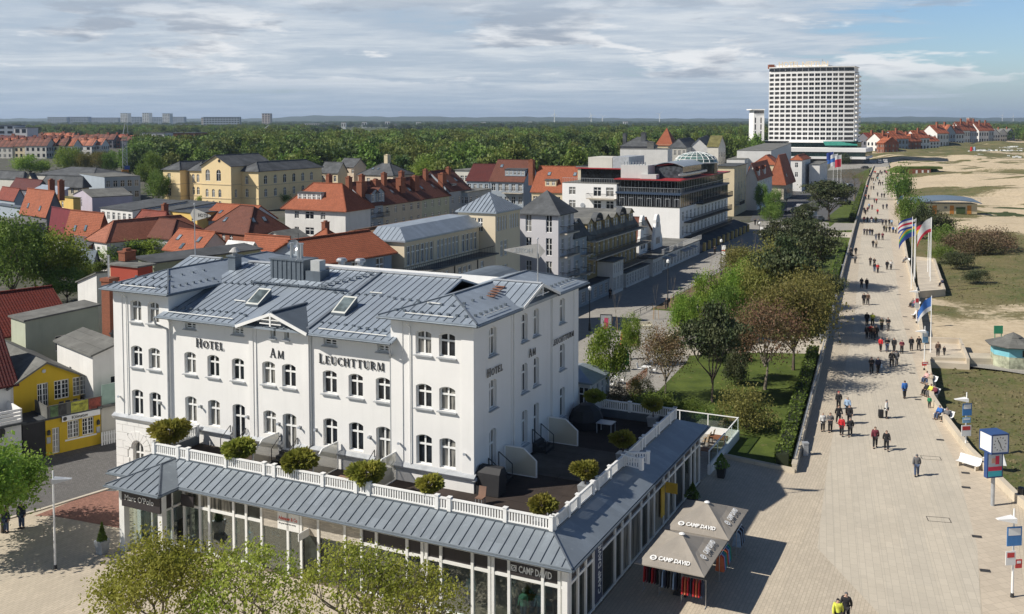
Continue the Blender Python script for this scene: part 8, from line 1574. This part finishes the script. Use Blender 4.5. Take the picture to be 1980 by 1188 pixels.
def topiary(a,b,cr,h,label,pot=True,z=4.62,sd_=0):
 h=h-.08;e=HE('potted_tree',label,'potted tree',(a,b,z),0,'clipped trees in planters on the hotel terrace')
 if sd_ not in TPM:
  r_=np.random.default_rng(60+sd_);n=1700;v=r_.normal(size=(n,3));v/=np.linalg.norm(v,axis=1)[:,None];v*=(.55+.5*r_.random((n,1))**.6);v*=1+.12*np.sin(v[:,:1]*5+sd_);v[:,2]*= .52;TPM[sd_]=qmesh('crown',cards(v,n,.17,seed=60+sd_),L_top)
 c=inst('crown',TPM[sd_],e,(0,0,h));c.scale=(cr,cr,cr);t=MB();t.tube((0,0,.5),(0,0,h),.05,.035,6)
 for k in range(5):t.tube((0,0,h-.35),(math.cos(k*1.26)*cr*.6,math.sin(k*1.26)*cr*.6,h+.1),.025,.01,4)
 t.obj('trunk',M_bark,e);p_=MB();p_.hexa([(-.3,-.3,0),(.3,-.3,0),(.3,.3,0),(-.3,.3,0)],[(-.38,-.38,.7),(.38,-.38,.7),(.38,.38,.7),(-.38,.38,.7)]);p_.obj('planter',M_sill,e)
for i,(a,b,cr,h,lb) in enumerate(((-21.6,-2.7,1.22,1.75,'broad flat clipped tree, first on the left end of the front balustrade'),(-15.2,-3.2,1.05,1.6,'clipped tree below the word AM on the front terrace'),(-10.4,-3.3,1.1,1.6,'clipped tree between the first two frosted screens'),(-5.4,-3.3,1.08,1.6,'brownish clipped tree before the last frosted screen of the front'),(-1.0,-3.3,.8,1.65,'small thin clipped tree before the right pavilion'),(6.0,-3.2,.8,1.6,'yellow-green clipped tree at the corner of the balustrade'),(6.2,2.5,.82,1.7,'clipped tree midway along the side balustrade in the sun'),(6.3,8.7,.85,1.7,'shaded dark clipped tree beyond the gate of the side balustrade'),(1.0,16.9,.8,1.8,'shaded clipped tree at the rear balustrade beside the covered heap'),(5.6,17.0,.75,1.7,'shaded clipped tree in the far corner of the rear balustrade'))):topiary(a,b,cr,h,lb,sd_=i%3)
bc=HE('beach_chair','black covered hooded beach chair beside the corner of the white hotel','beach chair',(.9,.5,4.62));b=MB();b.hexa([(-.75,-.5,0),(.75,-.5,0),(.75,.5,0),(-.75,.5,0)],[(-.78,-.42,1.3),(.78,-.42,1.3),(.78,.5,1.3),(-.78,.5,1.3)]);b.hexa([(-.78,-.42,1.3),(.78,-.42,1.3),(.78,.5,1.3),(-.78,.5,1.3)],[(-.74,-.1,1.6),(.74,-.1,1.6),(.74,.35,1.6),(-.74,.35,1.6)]);b.obj('cover',M_black,bc)
bq=HE('covered_heap','large black tarpaulin covered heap of furniture at the rear of the shaded terrace','covered furniture',(1.2,14.9,4.62));b=MB();b.lathe([(1.25,0),(1.3,.6),(1.0,1.3),(.5,1.65),(0,1.7)],9);b.obj('tarpaulin',M_black,bq)
def table(a,b,z,w,label,m_,h=.75,rz=0.,n='table'):
 e=HE(n,label,'table',(a,b,z),rz);MB().box(-w/2,w/2,-w*.4,w*.4,h-.05,h).obj('tabletop',m_,e)
 for sx in (-1,1):
  for sy in (-1,1):MB().box(sx*(w/2-.06)-.03,sx*(w/2-.06)+.03,sy*(w*.4-.06)-.03,sy*(w*.4-.06)+.03,0,h-.05).obj('leg',M_sill if m_ is not M_wood else m_,e)
M_tt=plain('brown_top',(.22,.13,.09),.6,.2);table(3.0,14.2,4.62,1.2,'pale table on the shaded rear terrace',M_sill);table(5.2,-1.4,4.62,1.1,'brown table behind the balustrade corner',M_tt);table(-7.4,-2.9,4.62,.9,'brown table behind the front balustrade, right of the middle',M_tt);table(7.6,28,.1,1.4,'long wooden table on the glass fenced terrace',M_wood);table(7.4,24.6,.1,1.0,'small wooden table at the near end of the glass fenced terrace',M_wood)
def chair(a,b,z,rz,label,m_=M_tt,group=None):
 e=HE('chair',label,'chair',(a,b,z),rz,group);MB().box(-.24,.24,-.24,.24,.42,.47).obj('seat',m_,e);s=MB();s.hexa([(-.24,.2,.47),(.24,.2,.47),(.24,.24,.47),(-.24,.24,.47)],[(-.24,.32,1.0),(.24,.32,1.0),(.24,.36,1.0),(-.24,.36,1.0)]);s.obj('backrest',m_,e)
 for sx in (-.2,.2):
  for sy in (-.2,.2):MB().box(sx-.02,sx+.02,sy-.02,sy+.02,0,.42).obj('leg',M_sill,e)
chair(1.2,-1.4,4.62,0,'lounge chair with brown back before the black covered beach chair')
for i in range(4):chair(6.6+(i%2)*.1,26.6+i*.8,.1,R(-90),'cane chair at the long wooden table on the glass fenced terrace',plain('cane',(.36,.27,.17),.8),'cane chairs on the glass fenced terrace')
gtc=HE('glass_terrace','ground level terrace fenced with clear glass panels on a low white wall beyond the arcade','terrace',(0,0,0));b=MB();b.box(.5,8.5,20,30.6,0,.1);b.obj('deck',M_stre,gtc);b=MB();b.box(8.5,8.7,21.4,30.8,0,.75);b.box(.5,8.5,30.6,30.8,0,.75);b.obj('wall',M_white,gtc);b=MB();b.box(8.58,8.61,21.5,30.7,.78,1.8);b.box(.6,8.6,30.68,30.71,.78,1.8);b.obj('glass_panel',M_clear,gtc);b=MB();b.box(8.55,8.64,21.4,30.8,1.8,1.86);b.box(.5,8.55,30.65,30.74,1.8,1.86)
for y in (21.5,24,26.3,28.5,30.7):b.box(8.56,8.62,y-.04,y+.04,.75,1.8)
for x in (1,3.5,6):b.box(x-.04,x+.04,30.66,30.72,.75,1.8)
b.obj('rail',M_frame,gtc)
def cone(a,b,label,h=1.1,m_=None,z=0.,r=.32,pot=M_sill):
 e=HE('potted_shrub',label,'potted shrub',(a,b,z));p_=MB();p_.hexa([(-.24,-.24,0),(.24,-.24,0),(.24,.24,0),(-.24,.24,0)],[(-.34,-.34,.85),(.34,-.34,.85),(.34,.34,.85),(-.34,.34,.85)]);p_.obj('planter',pot,e)
 n=700;r_=np.random.default_rng(int(abs(a)*10));t_=r_.random(n)**1.4;an=r_.random(n)*6.28;rd=r*(1-t_)*(.5+.5*r_.random(n));o=bpy.data.objects.new('foliage',qmesh('foliage',cards(np.stack([np.cos(an)*rd,np.sin(an)*rd,.85+t_*h],1),n,.09,seed=3),M_hedge));COL.objects.link(o);o.parent=e
cone(-22.0,-8.0,'cone shaped shrub in a zinc planter left of the corner shop entrance');cone(-17.6,-8.4,'cone shaped shrub in a zinc planter right of the corner shop entrance');cone(9.3,14.6,'dark potted shrub against the shaded shop front',1.0,r=.6,pot=M_iron);cone(9.6,21.3,'dark potted shrub at the far corner of the shaded shop front',1.0,r=.7,pot=M_iron);cone(5.2,-7.6,'green leafy plant in a pot before the glazed entrance at the bottom',.6,r=.55)
M_par=plain('parasol_cloth',(.30,.27,.23),.85,.1,.8)
def parasol(a,b,label,hx=2.0,hy=2.5):
 e=HE('parasol',label,'parasol',(a,b,0),0,'large square parasols');zc,za=2.42,3.45;c=MB();K=[(-hx,-hy),(hx,-hy),(hx,hy),(-hx,hy)]
 for i in range(4):
  (x0,y0),(x1,y1)=K[i],K[(i+1)%4];n=5
  for k in range(n):
   f=lambda s,t_:(x0+(x1-x0)*s,y0+(y1-y0)*s)
   s0,s1=k/n,(k+1)/n;p0=f(s0,0);p1=f(s1,0);sag=lambda s: .13*math.sin(math.pi*s)
   m0=(p0[0]*.5,p0[1]*.5,(zc+za)/2-sag(s0)*.8);m1=(p1[0]*.5,p1[1]*.5,(zc+za)/2-sag(s1)*.8);c.face([(*p0,zc+sag(s0)*.3),(*p1,zc+sag(s1)*.3),m1,m0]);c.face([m0,m1,(0,0,za)]);c.face([(*p0,zc-.04),(*p1,zc-.04),(*p1,zc+sag(s1)*.3),(*p0,zc+sag(s0)*.3)])
 co=c.obj('canopy',M_par,e);MB().tube((0,0,0),(0,0,za),.05,n=8).obj('pole',M_sill,e);MB().lathe([(.16,za-.02),(.18,za+.03),(.1,za+.08),(0,za+.09)],10).obj('cap',M_frame,e);MB().box(-.4,.4,-.4,.4,0,.08).obj('base',M_iron,e)
 for i in range(4):x,y=K[i];MB().tube((x*.97,y*.97,zc-.06),(0,0,za-.1),.02,n=5).obj('rib',M_sill,e)
 sl_=math.atan2(za-zc,hy);sl2=math.atan2(za-zc,hx)
 text('CAMP DAVID',.42,'lettering',co,M_frame,(-.75,-hy+.42,zc+.42*math.tan(sl_)+.08),0,sl_-.06,ext=.004,sx=.72,bold=.012)
 o=text('CAMP DAVID',.42,'lettering',co,M_frame,(0,0,0),0,0,ext=.004,sx=.72,bold=.012);o.location=(hx-.4,-.45,zc+.4*math.tan(sl2)+.12);o.rotation_euler=(Matrix.Rotation(math.pi/2,3,'Z')@Matrix.Rotation(sl2-.06,3,'X')).to_euler()
 for px_,py_,rt in ((-1.05,-hy+.55,0),(hx-.52,-.8,1)):
  em=MB();n=10
  for k in range(n):t0=k*2*math.pi/n;t1=(k+1)*2*math.pi/n;em.face([(r_*math.cos(t),r_*math.sin(t),0) for r_,t in ((.12,t0),(.2,t0),(.2,t1),(.12,t1))])
  em.bar((-.16,-.08,0),(.16,.08,0),.05,.01);eo=em.obj('emblem',M_frame,co);d_= .55 if not rt else .52;eo.location=(px_,py_,zc+d_*math.tan(sl_ if not rt else sl2)+.05);eo.rotation_euler=(sl_-.06,0,0) if not rt else (Matrix.Rotation(math.pi/2,3,'Z')@Matrix.Rotation(sl2-.06,3,'X')).to_euler()
parasol(12.2,2.35,'large taupe parasol with white lettering, the nearer of two beside the arcade');parasol(12.25,7.5,'large taupe parasol with white lettering, the farther of two beside the arcade')
def rack(a,b,L,cols,label,rz=math.pi/2):
 e=HE('clothes_rack',label,'clothes rack',(a,b,0),rz);f=MB();f.tube((-L/2,0,1.55),(L/2,0,1.55),.02,n=6)
 for x in (-L/2,L/2):f.tube((x,0,0),(x,0,1.55),.02,n=6);f.tube((x,-.25,.03),(x,.25,.03),.02,n=6)
 f.obj('frame',M_steel,e);n=int(L/.16)
 for k in range(n):x=-L/2+.1+k*.16;g_=MB();g_.hexa([(x-.04,-.26,.6),(x+.04,-.26,.6),(x+.04,.26,.6),(x-.04,.26,.6)],[(x-.03,-.2,1.38),(x+.03,-.2,1.38),(x+.03,.2,1.38),(x-.03,.2,1.38)]);g_.hexa([(x-.03,-.2,1.38),(x+.03,-.2,1.38),(x+.03,.2,1.38),(x-.03,.2,1.38)],[(x-.02,-.05,1.52),(x+.02,-.05,1.52),(x+.02,.05,1.52),(x-.02,.05,1.52)]);g_.obj('garment',cm(cols[k%len(cols)]),e)
rack(13.8,5.6,2.0,('orange','red','light','blue','teal','green'),'rack of colourful clothes between the two parasols on the sunny side');rack(13.2,1.3,1.4,('red','orange','red','navy'),'short rack of red clothes under the near parasol corner',0);rack(11.8,1.6,1.4,('grey','light','navy','black'),'rack of grey and blue clothes under the near parasol',0);rack(10.6,1.8,1.0,('red','maroon','black'),'rack of dark red clothes at the left under the near parasol',0);rack(13.9,9.0,1.4,('light','navy','black'),'rack of blue clothes under the far parasol')
bpx('small white conservatory with grey metal roof attached behind the hotel terrace',(1141,738),3.2,1116,1150,roof='hip',rise=.8,wall_='white',rf='zinc',w=4,d=5,fw=((3,.6,1.0,2.0),),sw=((4,.6,.9,2.0),),cat='conservatory',name='conservatory',base=0)
def closed(px,py,h,c,label):p=P(px,py,0);e=empty('closed_parasol',p,0,label,'parasol');MB().tube((0,0,0),(0,0,h),.03,n=6).obj('pole',M_frame,e);b=MB();b.lathe([(.1,h*.28),(.30,h*.32),(.24,h*.6),(.16,h*.85),(0,h)],8);b.obj('canopy',cm(c),e);MB().box(-.3,.3,-.3,.3,0,.08).obj('base',M_iron,e)
closed(1203,696,3.3,'orange','tall closed orange parasol between the bright green trees');closed(1212,716,2.2,'green','small closed green parasol beside the orange one');closed(1145,705,2.4,'white','closed white parasol behind the hotel corner')
rt=np.random.default_rng(2)
for i,(x,y) in enumerate(((1188,742),(1168,750),(1270,708),(1282,700),(1250,722),(1180,718))):
 p=P(x,y,0);a,b_=HZ(x,y);table(a,b_,0,.9,'%s white table of the restaurant garden counted from left'%('second','first','fifth','last','fourth','third')[i],M_frame)
 for k in range(2):chair(a+(-.8 if k else .8),b_+.1,0,R(90 if k else -90),'white garden chair at a restaurant table',M_frame,'white chairs of the restaurant garden')
f=empty('garden_fence',P(1212,757,0),0,'low dark post fence around the restaurant garden','fence');b=MB();o0=P(1212,757,0)
for i in range(16):q=P(1212+i*2.6,757-i*2.0,0)-o0;b.tube(q,q+Vector((0,0,.9)),.05,n=5);
b.bar(Vector((0,0,.6)),P(1251,727,0)-o0+Vector((0,0,.6)),.03,.06);b.obj('posts',M_wood,f)
p=P(1172,653,0);pb=empty('poster_stand',p,R(-10),'standing poster board with a pink figure, beside the young green trees','poster stand');b=MB();b.box(-.75,.75,-.1,.1,.8,2.9);b.tube((-.5,0,0),(-.5,0,.8),.05,n=6);b.tube((.5,0,0),(.5,0,.8),.05,n=6);b.obj('case',M_iron,pb);MB().box(-.66,.66,-.12,-.105,.9,2.8).obj('poster',M_sill,pb);b=MB();b.hexa([(-.3,-.135,1.1),(.3,-.135,1.1),(.3,-.125,1.1),(-.3,-.125,1.1)],[(-.2,-.135,2.5),(.25,-.135,2.5),(.25,-.125,2.5),(-.2,-.125,2.5)]);b.obj('figure',cm('pink'),pb)
def lantern(px,py,label,h=5.2,banner=False):
 e=empty('street_lantern',P(px,py,0),RZ,label,'street lamp',None);b=MB();b.tube((0,0,0),(0,0,h),.09,.05,8);b.tube((0,0,0),(0,0,1.0),.18,.12,8);b.obj('pole',M_iron,e);b=MB();b.lathe([(.1,h),(.24,h+.1),(.24,h+.4),(.05,h+.55),(0,h+.6)],8);b.obj('lamp_head',M_frame,e)
 if banner:b=MB();b.box(.1,.75,-.02,.02,h-2.2,h-.5);b.box(.1,.75,-.03,.03,h-1.5,h-1.3,1);b.obj('banner',[M_frame,M_sr],e)
lantern(1291,598,'tall black street lantern where the planting bed begins',6.6);lantern(1140,640,'black street lantern behind the hotel corner');lantern(1394,536,'street lantern with white and red banner at the bed kerb',6.0,True);lantern(1468,492,'far street lantern with white and red banner',6.0,True)
for i,(x,y,h) in enumerate(((1267,618,3.6),(1190,640,3.8),(1300,596,3.6),(1342,570,3.7),(1374,540,3.6),(1434,508,3.7),(1460,490,3.6))):
 e=empty('young_tree',P(x,y,0),i,'bare staked sapling along the shopping street beds','sapling','staked saplings along the street');t=MB();limb(t,(0,0,0),Vector((0,0,1)),h*.6,.035,2,[],np.random.default_rng(i),.22,.04);t.obj('trunk',M_barkl,e);t=MB()
 for k in range(3):a=k*2.1;t.tube((math.cos(a)*.5,math.sin(a)*.5,0),(math.cos(a)*.35,math.sin(a)*.35,1.8),.035,n=5)
 t.obj('stake',plain('new_wood',(.42,.28,.15),.8),e)
for i,(x,y,r_) in enumerate(((1238,636,5),(1427,532,5))):e=empty('cream_bench',P(x,y,0),R(r_),'cream coloured block bench %s the planting bed'%('in front of' if i==0 else 'on the small square beside'),'bench');MB().box(-1.6,1.6,-.3,.3,0,.45).box(-1.6,1.6,.2,.32,.45,.9).obj('block',plain('cream_paint',(.68,.64,.52),.7),e)
for (x0,y0),(x1,y1),lb in (((1226,612),(1262,596),'short knee-high railing at the near planting bed'),((1302,578),(1437,500),'long knee-high railing along the planting beds'),((1440,498),(1497,478),'far knee-high railing along the shopping street')):
 a=P(x0,y0,0);c=P(x1,y1,0);e=empty('low_railing',a,0,lb,'railing');b=MB();d=c-a;n=max(2,int(d.length/2));
 for k in range(n+1):q=d*k/n;b.tube(q,q+Vector((0,0,.7)),.04,n=5)
 b.tube(Vector((0,0,.7)),d+Vector((0,0,.7)),.04,n=5);b.tube(Vector((0,0,.4)),d+Vector((0,0,.4)),.03,n=5);b.obj('rail',M_iron,e)
p0_,p1_=P(1276,668,0),P(1338,632,0);b=MB();b.bar(p0_+Vector((0,0,.3)),p1_+Vector((0,0,.3)),.3,.6);tag(b.obj('bed_wall',M_wallst),'low sandstone wall edging the planting bed beside the park thicket','wall')
HZD=6.5e-5
hb=MB();hb.box(-16000,16000,-150,14000,-3,130);m,g=new('haze_air');g.t.links.new(g.n('ShaderNodeVolumePrincipled',i={'Color':(.62,.77,1.0,1),'Density':HZD,'Anisotropy': .2}).outputs[0],g.n('ShaderNodeOutputMaterial').inputs[1]);ho=hb.obj('haze',m);tag(ho,'thin blue haze over the whole landscape','haze',kind='stuff')
